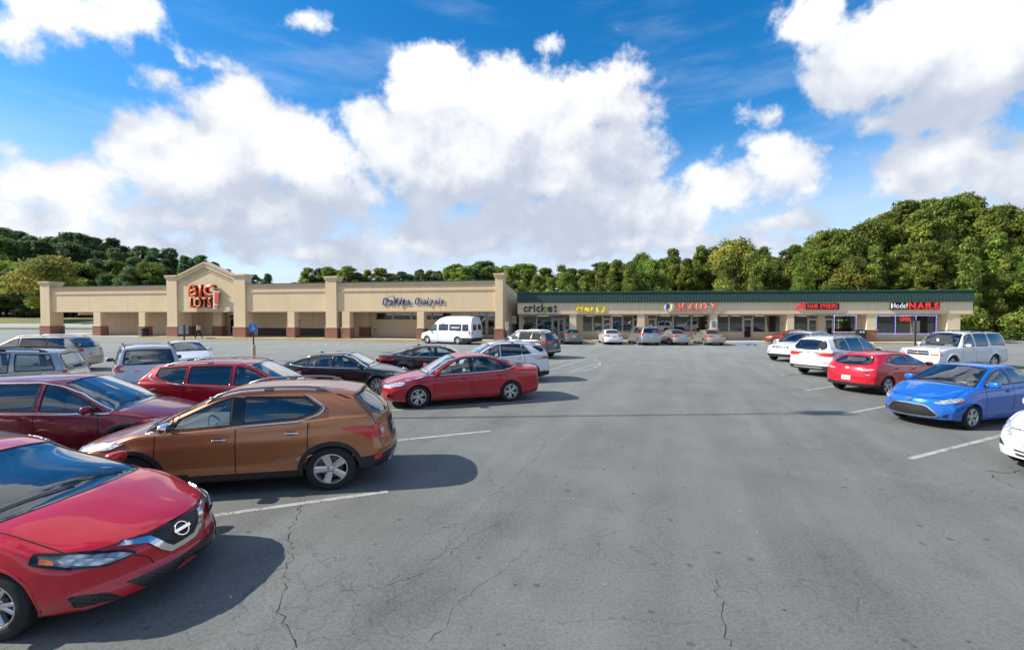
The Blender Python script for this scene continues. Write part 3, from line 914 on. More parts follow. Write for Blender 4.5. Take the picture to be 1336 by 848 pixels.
        for (s, ys, hwid) in rowsS:
            for y in ys:
                b = MB()
                sell(b, (xc-s+.05, y, zs), (.27, hwid, .09), .5, 12, 6)
                rot = Matrix.Rotation(R(-14), 3, 'Y')
                sell(b, (xc-s-.24, y, zs+.34 - (.07 if S['tail'] == 'sedan' and s > seat0 + .5 else 0)), (.07, hwid, .32 - (.07 if S['tail'] == 'sedan' and s > seat0 + .5 else 0)), .5, 12, 8, rot)
                if not (S['tail'] == 'sedan' and s > seat0 + .5): sell(b, (xc-s-.345, y, min(zs+.73, H-.2)), (.05, .12, .09), .6, 10, 6, rot)
                b.build('seat', sm_, root, 50)
        b = MB(); sx_ = xc - seat0 + .42; y0 = .36; pts = []
        for k in range(21):
            t = 2*PI*k/20; pts.append((sx_ + .18*math.sin(t)*.42, y0 + .18*math.cos(t), zs + .40 + .18*math.sin(t)*.9))
        b.tube(pts, .013, 6, caps=False); sell(b, (sx_, y0, zs+.40), (.03, .06, .05), .6, 8, 6)
        b.tube([(sx_, y0-.17, zs+.40), (sx_, y0+.17, zs+.40)], .012, 6)
        b.tube([(sx_, y0, zs+.40), (sx_+.3, y0, zs+.28)], .03, 6)
        b.build('steering_wheel', M['trim_in'], root, 50)
        b = MB()                                    # wipers
        for y0, y1 in ((.62, .02), (.05, -.55)):
            pts = [PR.p('top', sc0 + .07 + .05*t, y0*.9 + (y1-y0)*t, .018) for t in np.linspace(0, 1, 6)]
            b.tube(pts, .007, 5)
        b.build('wiper', M['black'], root)
    # ---- roof rails, antenna, plates
    if 'rails' in S:
        a, b2, yy = S['rails'][:3]
        for sg in (1, -1):
            b = MB()
            pts = []
            for t in np.linspace(0, 1, 12):
                s = a + (b2-a)*t; p = PR.p('top', s, float(hrf(s)) - yy, 0, sg)
                p.z += .055*min(1, t/.1, (1-t)/.1); pts.append(p)
            b.tube(pts, .019, 8)
            for t in (.06, .5, .94):
                s = a + (b2-a)*t; p = PR.p('top', s, float(hrf(s)) - yy, 0, sg); sell(b, (p.x, p.y, p.z+.022), (.07, .018, .028), .6, 8, 6)
            b.build('roof_rail', M[S['rails'][3] if len(S['rails']) > 3 else 'black'], root, 50)
    if S.get('fin'):
        s = S['fin']; p = PR.p('top', s, 0, 0); b = MB()
        b.add([(p.x+.09, 0, p.z), (p.x-.08, .03, p.z), (p.x-.08, -.03, p.z), (p.x-.07, 0, p.z+.06), (p.x-.095, 0, p.z+.055)], [(0, 1, 3), (0, 3, 2), (1, 4, 3), (2, 3, 4), (1, 2, 4)])
        b.build('antenna', M['black'] if S.get('fin_black') else paintm, root, 30)
    for view, z, w, h, mm in S.get('plates', []):
        p = PR.p(view, 0, z, .015); b = MB(); d = .006
        n_ = PR.p(view, 0, z+.05, .015); tilt = math.atan2(p.x - n_.x, .05)
        vs = []
        for dx in (0, d if view == 'front' else -d):
            for (yy, zz) in ((-w/2, -h/2), (w/2, -h/2), (w/2, h/2), (-w/2, h/2)):
                vs.append((p.x + dx - zz*math.tan(tilt)*1.0, yy, z+zz))
        b.add(vs, [(0, 1, 2, 3), (4, 5, 6, 7), (0, 1, 5, 4), (1, 2, 6, 5), (2, 3, 7, 6), (3, 0, 4, 7)])
        x_ = (d + .002)*(1 if view == 'front' else -1)
        b.add([(p.x + x_ - zz*math.tan(tilt), yy, z+zz) for yy, zz in ((-w*.36, -h*.2), (w*.36, -h*.2), (w*.36, h*.22), (-w*.36, h*.22))], [(0, 1, 2, 3)], 1)
        b.build('license_plate', [M[mm], M['plate_smudge']], root)
    root['_dummy'] = 0; del root['_dummy']
    return root, PR, objs
def emblem(PR, root, view, y, z, kind, sz, sg=1, parent=None, s=None):
    """small badge standing proud of the body"""
    b = MB()
    o = PR.p(view, y if s is None else s, z, .012, sg)
    up = PR.p(view, y if s is None else s, z + .04, .012, sg) - o; up.normalize()
    rt_ = Vector((0, 1, 0)) if view == 'front' else Vector((0, -1, 0)) if view == 'rear' else Vector((-sg, 0, 0))
    nn = rt_.cross(up).normalized()
    def q(a, c, h): return o + rt_*a*sz + up*c*sz + nn*h
    if kind == 'ring':
        n = 28
        for (r0, r1) in ((.82, 1.0),):
            vs = []
            for k in range(n):
                t = 2*PI*k/n
                vs += [q(r0*math.cos(t), r0*math.sin(t), .004), q(r0*math.cos(t)*1.04, r0*math.sin(t)*1.04, .012), q(r1*.97*math.cos(t), r1*.97*math.sin(t), .012), q(r1*math.cos(t), r1*math.sin(t), .0)]
            b.add(vs, [(4*k+a, 4*((k+1) % n)+a, 4*((k+1) % n)+a+1, 4*k+a+1) for k in range(n) for a in range(3)])
        w, h = 1.18, .2
        b.add([q(-w, -h, .006), q(w, -h, .006), q(w, h, .006), q(-w, h, .006), q(-w, -h, .018), q(w, -h, .018), q(w, h, .018), q(-w, h, .018)],
              [(4, 5, 6, 7), (0, 1, 5, 4), (1, 2, 6, 5), (2, 3, 7, 6), (3, 0, 4, 7)])
    elif kind == 'bowtie':
        pts = [(-1, -.32), (-.34, -.32), (-.34, -.5), (.34, -.5), (.34, -.32), (1, -.32), (.86, .32), (.34, .32), (.34, .5), (-.34, .5), (-.34, .32), (-.86, .32)]
        n = len(pts); b.add([q(x, y_, .012) for x, y_ in pts] + [q(x, y_, 0) for x, y_ in pts],
              [tuple(range(n))] + [(i, (i+1) % n, (i+1) % n+n, i+n) for i in range(n)])
    elif kind in ('oval', 'blob'):
        n = 20; f = .55 if kind == 'oval' else .8
        vs = [q(math.cos(2*PI*k/n), f*math.sin(2*PI*k/n), .010) for k in range(n)] + [q(math.cos(2*PI*k/n)*1.06, f*1.06*math.sin(2*PI*k/n), 0) for k in range(n)]
        b.add(vs, [tuple(range(n))] + [(i, (i+1) % n, (i+1) % n+n, i+n) for i in range(n)])
    elif kind == 'bar':
        b.add([q(-1, -.12, .008), q(1, -.12, .008), q(1, .12, .008), q(-1, .12, .008), q(-1, -.12, 0), q(1, -.12, 0), q(1, .12, 0), q(-1, .12, 0)],
              [(0, 1, 2, 3), (0, 1, 5, 4), (1, 2, 6, 5), (2, 3, 7, 6), (3, 0, 4, 7)])
    return b
# ================================================================== VEHICLE SHAPES (metres behind the nose, height)
def sedan(L, Wd, H, fo, wb, **k):
    """fills the curves of a three-box car from a few numbers"""
    c, r0, r1, dk = k['cowl'], k['roof0'], k['roof1'], k['deck']
    z0, zc = k.get('z0', .70), k.get('zc', .98); zd, ze = k.get('zd', 1.10), k.get('ze', 1.06)
    hw2 = Wd/2; rf = k.get('roofw', .62)
    S = dict(L=L, W=Wd, H=H, fo=fo, wb=wb, tail='sedan',
        top=[(0, z0), (.12, z0+.05), (.5, z0 + (zc-z0)*.55), (c-.1, zc-.012), (c, zc), (c+.15, zc+.09), (r0-.2, H-.125), (r0, H-.045), (r0+.35, H-.004), (r0+.8, H),
             (r1, H-k.get('rdrop', .07)), (dk-.05, zd+.02), (dk, zd), ((dk+L)/2, (zd+ze)/2+.005), (L, ze)],
        belt=[(0, z0-.09), (.5, z0+(zc-z0)*.5-.07), (c, zc-.085), (c+.4, zc-.065), ((c+dk)/2, zc-.035), (dk-.2, zd-.075), (L, ze-.07)],
        crown=[(0, .03), (.4, .05), (c-.05, .055), (c+.15, .085), (r0-.1, .075), (r0+.3, .05), (r1, .05), ((r1+dk)/2, .07), (dk, .035), (L, .03)],
        hr=[(0, hw2-.16), (.5, hw2-.13), (c, hw2-.10), (c+.25, hw2-.135), (r0, rf+.03), (r0+.6, rf), (r1, rf-.02), (dk, hw2-.21), (dk+.15, hw2-.19), (L, hw2-.2)],
        hw=[(0, .90), (.25, .955), (.7, .99), (1.4, 1), (L-1.3, 1), (L-.5, .975), (L, .92)],
        fset=k.get('fset', [(.15, .13), (.3, .03), (.45, .0), (.62, .025), (z0, .10), (1.1, .2)]),
        rset=k.get('rset', [(.2, .10), (.38, .02), (.55, .0), (.72, .03), (ze, .06), (1.3, .2)]),
        rglass=(r1+.03, dk-.04), cabin_end=dk-.1)
    S.update(k)
    return S
def wagon(L, Wd, H, fo, wb, **k):
    """two-box car: hatch, crossover, minivan"""
    c, r0 = k['cowl'], k['roof0']; z0, zc = k.get('z0', .82), k.get('zc', 1.08)
    zr = k.get('zr', H-.10); bf, br = k.get('bf', zc-.06), k.get('br', zc+.03); hw2 = Wd/2; rf = k.get('roofw', .64)
    S = dict(L=L, W=Wd, H=H, fo=fo, wb=wb, tail='wagon', roof1=L-.35,
        top=[(0, z0), (.12, z0+.06), (.5, z0+(zc-z0)*.6), (c-.1, zc-.012), (c, zc), (c+.15, zc+.10), (r0-.2, H-.15), (r0, H-.06), (r0+.3, H-.015), (r0+.8, H), (L-1.0, H-.02), (L, zr)],
        belt=[(0, z0-.09), (.5, z0+(zc-z0)*.5-.07), (c, bf-.025), (c+.5, bf), ((c+L)/2, (bf+br)/2), (L-.5, br), (L, br)],
        crown=[(0, .03), (.4, .055), (c-.05, .06), (c+.15, .095), (r0-.1, .085), (r0+.3, .055), (L-.6, .05), (L, .05)],
        hr=[(0, hw2-.16), (.5, hw2-.13), (c, hw2-.10), (c+.25, hw2-.14), (r0, rf+.03), (r0+.6, rf), (L-.8, rf-.02), (L, rf-.05)],
        hw=[(0, .90), (.25, .955), (.7, .99), (1.4, 1), (L-1.1, 1), (L-.4, .975), (L, .93)],
        fset=k.get('fset', [(.15, .14), (.32, .03), (.5, .0), (.7, .02), (z0, .09), (1.2, .2)]),
        rset=k.get('rset', [(.2, .08), (.4, .0), (.62, .0), (.85, .05), (br+.02, .10), (H-.12, .10+k.get('rake', .38)), (H+.1, .12+k.get('rake', .38))]),
        cabin_end=L-.55)
    S.update(k)
    return S
LSPEC = {}
# --- near left: red compact sedan, its front fills the corner
LSPEC['compact_sedan'] = sedan(4.63, 1.76, 1.44, .94, 2.70, cowl=1.12, roof0=2.12, roof1=3.1, deck=3.95, z0=.72, zc=1.0, zd=1.13, ze=1.10, R=.318, rim=.205,
    doors=(1.35, 2.42, 3.42), windows=[(1.50, 2.36, .14, 0, 'glass'), (2.44, 3.45, 0, -.12, 'glass')],
    fset=[(.15, .10), (.24, .0), (.32, .0), (.42, .035), (.60, .06), (.72, .13), (1.1, .25)], fbow=.44, fpow=2.6,
    bump_f=.70, bump_r=.68, hood_lip=.715, mirror=(1.66, .97), wheel='five_split', fin=3.4,
    feat=[('grille', 'grille', [('front', [(0, .50), (.14, .50), (.22, .56), (.33, .70), (0, .70)])], {'mid': 1, 'off': .010, 's': .04}),
          ('lower_grille', 'grille', [('front', [(0, .235), (.40, .25), (.52, .37), (0, .355)])], {'mid': 1, 'off': .008, 's': .05}),
          ('grille_trim', 'chrome', [('front', [(0, .450), (.15, .456), (.235, .525), (.32, .635), (.42, .672), (.50, .70), (.44, .715), (.28, .685), (.19, .565), (.12, .505), (0, .500)])], {'mid': 1, 'off': .022, 's': .03, 'round': .01}),
          ('fog_recess', 'grille', [('front', [(.54, .24), (.76, .285), (.79, .40), (.63, .345)])], {'off': .007, 's': .04}),
          ('headlight', 'headlight_dark', [('front', [(.42, .60), (.50, .655), (.79, .765), (.815, .70), (.75, .635), (.60, .585)])], {'off': .014, 's': .04, 'rim': 'gloss_black', 'round': .02}),
          ('headlight_bulb', 'headlight', [('front', [(.53, .61), (.75, .715), (.76, .66), (.63, .60)])], {'off': .021, 's': .04}),
          ('turn_signal', 'orange', [('front', [(.77, .70), (.79, .735), (.806, .705), (.775, .67)])], {'off': .022, 's': .04, 'round': .008}),
          ('taillight', 'taillight', [('rear', [(.48, .82), (.82, .80), (.84, .98), (.5, .96)])], {}),
          ],
    
    front_seams=[[(.0, .705), (.3, .712), (.45, .725)], [(.45, .60), (.33, .50), (.30, .42)]])
# --- copper crossover
LSPEC['crossover'] = wagon(4.28, 1.77, 1.63, .87, 2.555, cowl=.98, roof0=1.92, z0=.80, zc=1.07, zr=1.53, bf=1.00, br=1.14, R=.345, rim=.232, zb=[(0, .26), (.5, .22), (3.5, .24), (4.28, .32)],
    doors=(1.18, 2.18, 3.12), clad=.36, clad_f=.34, clad_r=.52, rake=.40, rbow=.27, rpow=2.8, rset=[(.3, .05), (.45, .0), (.60, .0), (.75, .05), (1.0, .10), (1.12, .14), (1.5, .50), (1.7, .56)],
    windows=[([(1.02, 1.035), (1.30, 1.055), (1.36, 1.2), (1.34, 1.215)], 'glass'), (1.36, 2.12, .08, -.02, 'glass'), ([(2.26, 1.10), (2.98, 1.145), (3.20, 1.22), (3.30, 1.30), (3.06, 1.475), (2.24, 1.50)], 'glass_dark')],
    bpillar=[[(2.10, 1.08), (2.28, 1.09), (2.26, 1.49), (2.08, 1.50)], [(1.29, 1.05), (1.37, 1.06), (1.44, 1.24), (1.36, 1.22)]],
    trim=dict(poly=[(1.00, 1.02), (1.36, 1.045), (2.26, 1.085), (3.0, 1.13), (3.26, 1.23), (3.33, 1.31), (3.08, 1.48), (2.3, 1.52), (1.9, 1.47)], sel=lambda s, z: (z < 1.09 + .05*(s-1.0) and s < 3.05) or s > 3.02 and z < 1.48),
    flare=.018, side=[(0, .05), (.12, .03), (.3, .012), (.42, .016), (.62, .0), (.74, .004), (.80, .016), (.90, .024), (1, .034)],
    rwin=[(.0, 1.10), (.50, 1.12), (.64, 1.20), (.55, 1.47), (0, 1.50)], bump_f=.66, bump_r=.58, hood_lip=.80, mirror=(1.36, 1.06), mirror_chrome=True, mirror_mi=0, handle_chrome=True,
    hdrop=.15, wheel='five', rails=(1.75, 3.35, .02, 'alloy_dark'), seat_mat='trim_grey',
    feat=[('headlight', 'headlight', [('front', [(.50, .72), (.62, .70), (.84, .80), (.85, .90), (.60, .84)])], {'off': .01, 's': .05}),
          ('grille', 'grille', [('front', [(0, .5), (.40, .5), (.48, .74), (0, .76)])], {'mid': 1, 'rim': 'chrome'}),
          ('taillight', 'taillight', [('side', [(3.55, .985), (3.75, 1.02), (4.10, .99), (4.16, .80), (4.00, .79), (3.78, .90)]), ('rear', [(.56, .975), (.55, .80), (.78, .80), (.78, .985)])], {'off': .010, 's': .045, 'round': .03}),
          ('reverse_lamp', 'headlight', [('rear', [(.57, .93), (.57, .82), (.65, .82), (.66, .92)])], {'off': .018, 's': .04}),
          ('reflector', 'taillight', [('side', [(4.02, .45), (4.11, .46), (4.13, .56), (4.04, .545)])], {'off': .014, 's': .03}),
          ('skid_plate', 'satin', [('rear', [(0, .33), (.50, .33), (.44, .46), (0, .46)])], {'mid': 1, 'off': .012}),
          ('plate_recess', 'black', [('rear', [(0, .74), (.28, .74), (.28, .92), (0, .92)])], {'mid': 1, 'off': .002, 'depth': 0}),
          ],
    lines=[('rear', [(0, .965), (.30, .965)], .035, 'chrome', 'tailgate_bar', False)],
    plates=[('rear', .83, .31, .15, 'plate')],
    side_seams=[[(3.12, 1.0), (3.18, 1.15), (3.16, 1.35), (3.02, 1.52)], [(1.18, .95), (1.18, 1.02)]], rear_seams=[[(.70, .58), (.70, .82)], [(.70, 1.0), (.72, 1.15), (.62, 1.5)]])
# --- red mid-size sedan seen side-on
LSPEC['midsize_sedan'] = sedan(4.86, 1.865, 1.475, .97, 2.805, cowl=1.25, roof0=2.12, roof1=3.30, deck=4.36, z0=.68, zc=.97, zd=1.06, ze=1.05, rdrop=.085, R=.328, rim=.215,
    doors=(1.45, 2.53, 3.62), windows=[(1.36, 2.50, .22, 0, 'glass'), (2.58, 3.42, 0, -.02, 'glass'), (3.45, 3.92, -.02, -.22, 'glass')],
    bpillar=[[(2.48, .97), (2.60, .975), (2.60, 1.40), (2.48, 1.41)]],
    trim=dict(poly=[(1.30, .93), (2.5, .955), (3.5, .99), (3.99, 1.08), (3.6, 1.29), (3.1, 1.385), (2.2, 1.375), (1.9, 1.28)]),
    fset=[(.15, .10), (.3, .02), (.45, .0), (.6, .02), (.68, .07), (1.1, .22)], bump_f=.60, bump_r=.62, hood_lip=.69, mirror=(1.52, .96), wheel='five_split', fin=3.25, flare=.012,
    side=[(0, .055), (.12, .02), (.2, .03), (.35, .014), (.5, .004), (.70, .0), (.76, .002), (.82, .018), (.92, .026), (1, .036)],
    feat=[('headlight', 'headlight', [('front', [(.44, .60), (.50, .66), (.80, .74), (.88, .73), (.86, .66), (.66, .60)]), ('side', [(.22, .62), (.34, .64), (.62, .76), (.42, .74), (.24, .70)])], {'off': .010}),
          ('grille', 'grille', [('front', [(0, .40), (.30, .42), (.40, .62), (0, .64)])], {'mid': 1, 'rim': 'chrome'}),
          ('fog_bezel', 'chrome', [('front', [(.60, .33), (.80, .35), (.82, .46), (.66, .44)])], {'off': .01, 's': .04}),
          ('fog_lamp', 'gloss_black', [('front', [(.63, .355), (.78, .365), (.79, .425), (.68, .415)])], {'off': .02, 's': .04}),
          ('taillight', 'taillight', [('side', [(4.25, .90), (4.42, .94), (4.74, .96), (4.78, .84), (4.5, .83)]), ('rear', [(.46, .85), (.90, .83), (.90, .96), (.48, .95)])], {'off': .010}),
          ('reflector', 'taillight', [('side', [(4.55, .42), (4.66, .43), (4.66, .455), (4.55, .45)])], {'off': .004, 's': .04})],
    lines=[('side', [(.55, .775), (1.0, .865), (1.32, .935)], .018, 'chrome', 'fender_trim', False)])
LSPEC['blue_sedan'] = sedan(4.36, 1.695, 1.485, .93, 2.57, cowl=1.12, roof0=1.95, roof1=3.05, deck=3.85, z0=.74, zc=1.03, zd=1.12, ze=1.12, R=.298, rim=.20, roofw=.58,
    doors=(1.38, 2.42, 3.30), windows=[(1.40, 2.36, .16, 0, 'glass'), (2.44, 3.40, 0, -.14, 'glass')],
    fset=[(.15, .12), (.26, .02), (.36, .0), (.52, .015), (.68, .06), (.74, .13), (1.1, .28)], fbow=.46, fpow=2.5, bump_f=.70, bump_r=.66, hood_lip=.735, mirror=(1.52, 1.0), wheel='five_split',
    side=[(0, .055), (.12, .02), (.2, .034), (.32, .022), (.45, .004), (.66, .0), (.74, .004), (.82, .02), (.92, .028), (1, .036)], flare=.014,
    feat=[('grille', 'grille', [('front', [(0, .285), (.47, .30), (.55, .34), (.38, .52), (.30, .55), (0, .565)])], {'mid': 1, 'off': .010, 'rim': 'chrome', 's': .045, 'rimw': .018}),
          ('headlight', 'headlight', [('front', [(.46, .63), (.56, .60), (.76, .66), (.795, .72), (.76, .765), (.60, .70)])], {'off': .012, 's': .045}),
          ('turn_signal', 'orange', [('front', [(.755, .665), (.785, .68), (.79, .72), (.765, .72)])], {'off': .018, 's': .04, 'round': .008}),
          ('lower_vent', 'black', [('front', [(.60, .30), (.68, .30), (.70, .40), (.62, .36)])], {'off': .006, 's': .04}),
          ('taillight', 'taillight', [('rear', [(.48, .82), (.82, .80), (.82, .98), (.5, .96)])], {})],
    front_seams=[[(0, .60), (.32, .585), (.46, .62)]])
LSPEC['hatchback'] = wagon(4.45, 1.79, 1.46, .91, 2.70, cowl=1.12, roof0=2.0, z0=.70, zc=.98, zr=1.38, bf=.95, br=1.05, R=.325, rim=.222, roofw=.60,
    doors=(1.35, 2.42, 3.38), rake=.50, rbow=.27, rpow=2.8, rset=[(.2, .10), (.35, .01), (.55, .0), (.75, .03), (.95, .10), (1.04, .18), (1.36, .70), (1.6, .80)], SR=1.6,
    windows=[(1.36, 2.36, .18, 0, 'glass'), (2.46, 3.18, 0, -.02, 'glass'), ([(3.21, 1.075), (3.62, 1.13), (3.50, 1.22), (3.24, 1.31)], 'glass')],
    trim=dict(poly=[(1.32, .955), (2.4, .975), (3.3, 1.035), (3.72, 1.10), (3.4, 1.31), (2.9, 1.385), (2.2, 1.375), (1.9, 1.27)], sel=lambda s, z: z < 1.0 + .05*(s-1.3) or s > 3.3 and z < 1.14),
    clad_r=.38, rwin=[(0, 1.01), (.50, 1.04), (.62, 1.11), (.52, 1.28), (0, 1.315)], rg_mat='glass', bump_f=.6, bump_r=.60, hood_lip=.70, mirror=(1.5, .97), wheel='five_split', fin=3.15, flare=.014,
    side=[(0, .055), (.12, .02), (.2, .03), (.35, .01), (.5, .002), (.68, .0), (.75, .004), (.83, .02), (.92, .026), (1, .036)],
    feat=[('headlight', 'headlight', [('front', [(.5, .62), (.8, .70), (.86, .76), (.6, .70)])], {'off': .01}),
          ('grille', 'grille', [('front', [(0, .35), (.5, .36), (.5, .6), (0, .62)])], {'mid': 1}),
          ('taillight', 'taillight', [('rear', [(.40, .83), (.60, .82), (.88, .86), (.88, .955), (.62, .925), (.42, .90)])], {'off': .010}),
          ('taillight_lens', 'headlight', [('rear', [(.44, .845), (.60, .84), (.76, .875), (.76, .905), (.60, .89), (.46, .875)])], {'off': .018, 's': .04}),
          ('reflector', 'black', [('rear', [(.44, .30), (.70, .30), (.66, .40), (.62, .42)])], {'off': .006})],
    plates=[('rear', .56, .31, .15, 'plate')], rear_seams=[[(.58, .60), (.60, .82)]])
LSPEC['large_crossover'] = wagon(4.82, 1.93, 1.74, .93, 2.86, cowl=1.15, roof0=2.15, z0=.86, zc=1.13, zr=1.62, bf=1.05, br=1.18, R=.37, rim=.24, zb=[(0, .28), (.5, .25), (4.2, .25), (4.82, .3)],
    doors=(1.40, 2.45, 3.50), clad=.34, windows=[(1.34, 2.40, .22, 0, 'glass'), (2.48, 3.45, 0, 0, 'glass_dark'), (3.52, 4.15, 0, -.22, 'glass_dark')],
    trim=dict(poly=[(1.20, 1.06), (2.4, 1.09), (3.5, 1.15), (4.22, 1.20), (3.95, 1.55), (3.2, 1.635), (2.5, 1.635), (2.15, 1.565), (1.8, 1.41)], mat='chrome'),
    bump_f=.72, bump_r=.66, hood_lip=.86, mirror=(1.55, 1.10), wheel='ten', flare=.016,
    feat=[('headlight', 'headlight', [('front', [(.52, .78), (.86, .82), (.90, .90), (.6, .87)]), ('side', [(.30, .80), (.62, .86), (.66, .90), (.34, .88)])], {'off': .010}),
          ('turn_signal', 'orange', [('side', [(.52, .845), (.62, .86), (.65, .895), (.54, .89)])], {'off': .018, 's': .04}),
          ('grille', 'grille', [('front', [(0, .45), (.45, .5), (.5, .80), (0, .82)])], {'mid': 1, 'rim': 'chrome'}),
          ('taillight', 'taillight', [('rear', [(.3, .95), (.88, .93), (.9, 1.05), (.3, 1.05)])], {})],
    rwin=[(0, 1.2), (.55, 1.22), (.64, 1.28), (.55, 1.56), (0, 1.6)])
LSPEC['small_suv'] = wagon(4.60, 1.845, 1.66, .92, 2.66, cowl=1.08, roof0=2.0, z0=.82, zc=1.07, zr=1.57, bf=1.01, br=1.16, R=.352, rim=.225,
    doors=(1.32, 2.35, 3.35), clad=.30, windows=[(1.30, 2.30, .2, 0, 'glass'), (2.38, 3.30, 0, 0, 'glass_dark'), (3.37, 4.02, 0, -.02, 'glass_dark')],
    trim=dict(poly=[(1.2, 1.02), (2.3, 1.05), (3.3, 1.12), (4.06, 1.25), (4.15, 1.33), (3.9, 1.5), (3.0, 1.57), (2.3, 1.55), (1.85, 1.4)], sel=lambda s, z: z < 1.05+.055*(s-1.2) or s > 3.7 and z < 1.36, mat='chrome'),
    kick=.14, kick_s=3.37, bump_f=.68, bump_r=.62, hood_lip=.82, mirror=(1.42, 1.05), rails=(1.9, 3.9, .03, 'satin'), rake=.30, wheel='ten',
    feat=[('headlight', 'headlight', [('front', [(.45, .76), (.80, .80), (.88, .88), (.55, .84)]), ('side', [(.25, .76), (.60, .86), (.58, .91), (.30, .86)])], {'off': .010}),
          ('grille', 'grille', [('front', [(0, .45), (.45, .5), (.5, .76), (0, .79)])], {'mid': 1}),
          ('taillight', 'taillight', [('side', [(4.25, .98), (4.5, .95), (4.5, 1.12), (4.30, 1.10)]), ('rear', [(.55, .95), (.9, .95), (.85, 1.12), (.6, 1.10)])], {})],
    rwin=[(0, 1.2), (.50, 1.22), (.6, 1.28), (.52, 1.5), (0, 1.53)])
LSPEC['sleek_sedan'] = sedan(4.92, 1.855, 1.46, .98, 2.83, cowl=1.28, roof0=2.15, roof1=3.25, deck=4.35, z0=.70, zc=.99, zd=1.10, ze=1.08, R=.335, rim=.235,
    doors=(1.48, 2.55, 3.6), windows=[(1.42, 2.50, .22, 0, 'glass'), (2.58, 3.42, 0, -.02, 'glass'), (3.44, 3.95, -.02, -.25, 'glass_dark')],
    trim=dict(poly=[(1.36, .95), (2.5, .975), (3.5, 1.01), (4.05, 1.08), (3.6, 1.29), (3.1, 1.375), (2.2, 1.355), (1.9, 1.25)], sel=lambda s, z: True),
    bump_f=.62, bump_r=.64, hood_lip=.70, mirror=(1.55, .98), wheel='ten', fin=3.2, fin_black=True, flare=.012,
    feat=[('headlight', 'headlight_dark', [('front', [(.46, .64), (.84, .70), (.9, .75), (.55, .70)]), ('side', [(.24, .66), (.55, .72), (.72, .78), (.30, .74)])], {'off': .010}),
          ('turn_signal', 'orange', [('side', [(.50, .725), (.62, .75), (.64, .77), (.50, .755)])], {'off': .016, 's': .04, 'round': .005}),
          ('grille', 'grille', [('front', [(0, .32), (.5, .34), (.45, .62), (0, .64)])], {'mid': 1, 'rim': 'chrome'}),
          ('taillight', 'taillight', [('side', [(4.42, .90), (4.56, .98), (4.80, 1.0), (4.83, .86), (4.6, .86)]), ('rear', [(.42, .87), (.90, .86), (.88, 1.0), (.5, 1.0)])], {'off': .010})])
LSPEC['suv_sport'] = wagon(4.82, 1.94, 1.76, .90, 2.915, cowl=1.25, roof0=2.15, z0=.92, zc=1.16, zr=1.64, bf=1.08, br=1.14, R=.38, rim=.24, zb=[(0, .32), (.5, .27), (4.2, .27), (4.82, .36)],
    doors=(1.5, 2.5, 3.5), clad=.36, clad_f=.48, clad_r=.55, windows=[(1.45, 2.45, .2, 0, 'glass'), (2.53, 3.45, 0, 0, 'glass_dark'), (3.52, 4.28, 0, -.20, 'glass_dark')],
    trim=dict(poly=[(1.35, 1.09), (2.5, 1.115), (3.5, 1.15), (4.36, 1.17), (4.1, 1.58), (3.3, 1.655), (2.5, 1.65), (2.2, 1.6), (1.9, 1.44)]),
    bump_f=.74, bump_r=.70, hood_lip=.92, mirror=(1.62, 1.13), rails=(2.1, 4.1, .03, 'satin'), rake=.30, wheel='five', flare=.025, side=[(0, .05), (.12, .03), (.3, .012), (.6, .0), (.8, .006), (.9, .014), (1, .03)],
    feat=[('headlight', 'headlight', [('front', [(.52, .84), (.86, .84), (.88, .93), (.54, .93)]), ('side', [(.26, .84), (.52, .86), (.54, .93), (.28, .93)])], {'off': .010}),
          ('taillight', 'taillight', [('side', [(4.50, 1.0), (4.55, 1.12), (4.79, 1.12), (4.81, .98)]), ('rear', [(.48, 1.0), (.93, .98), (.93, 1.12), (.50, 1.10)])], {'off': .010, 's': .06}),
          ('bumper_step', 'chrome', [('rear', [(0, .50), (.80, .50), (.80, .545), (0, .545)])], {'mid': 1, 'off': .012, 'far_skip': 1}),
          ('reflector', 'taillight', [('rear', [(.62, .60), (.78, .61), (.78, .63), (.62, .62)])], {'off': .008, 's': .06})],
    rwin=[(0, 1.17), (.58, 1.19), (.68, 1.24), (.58, 1.58), (0, 1.61)], rg_mat='glass_dark', plates=[('rear', .88, .31, .15, 'plate')])
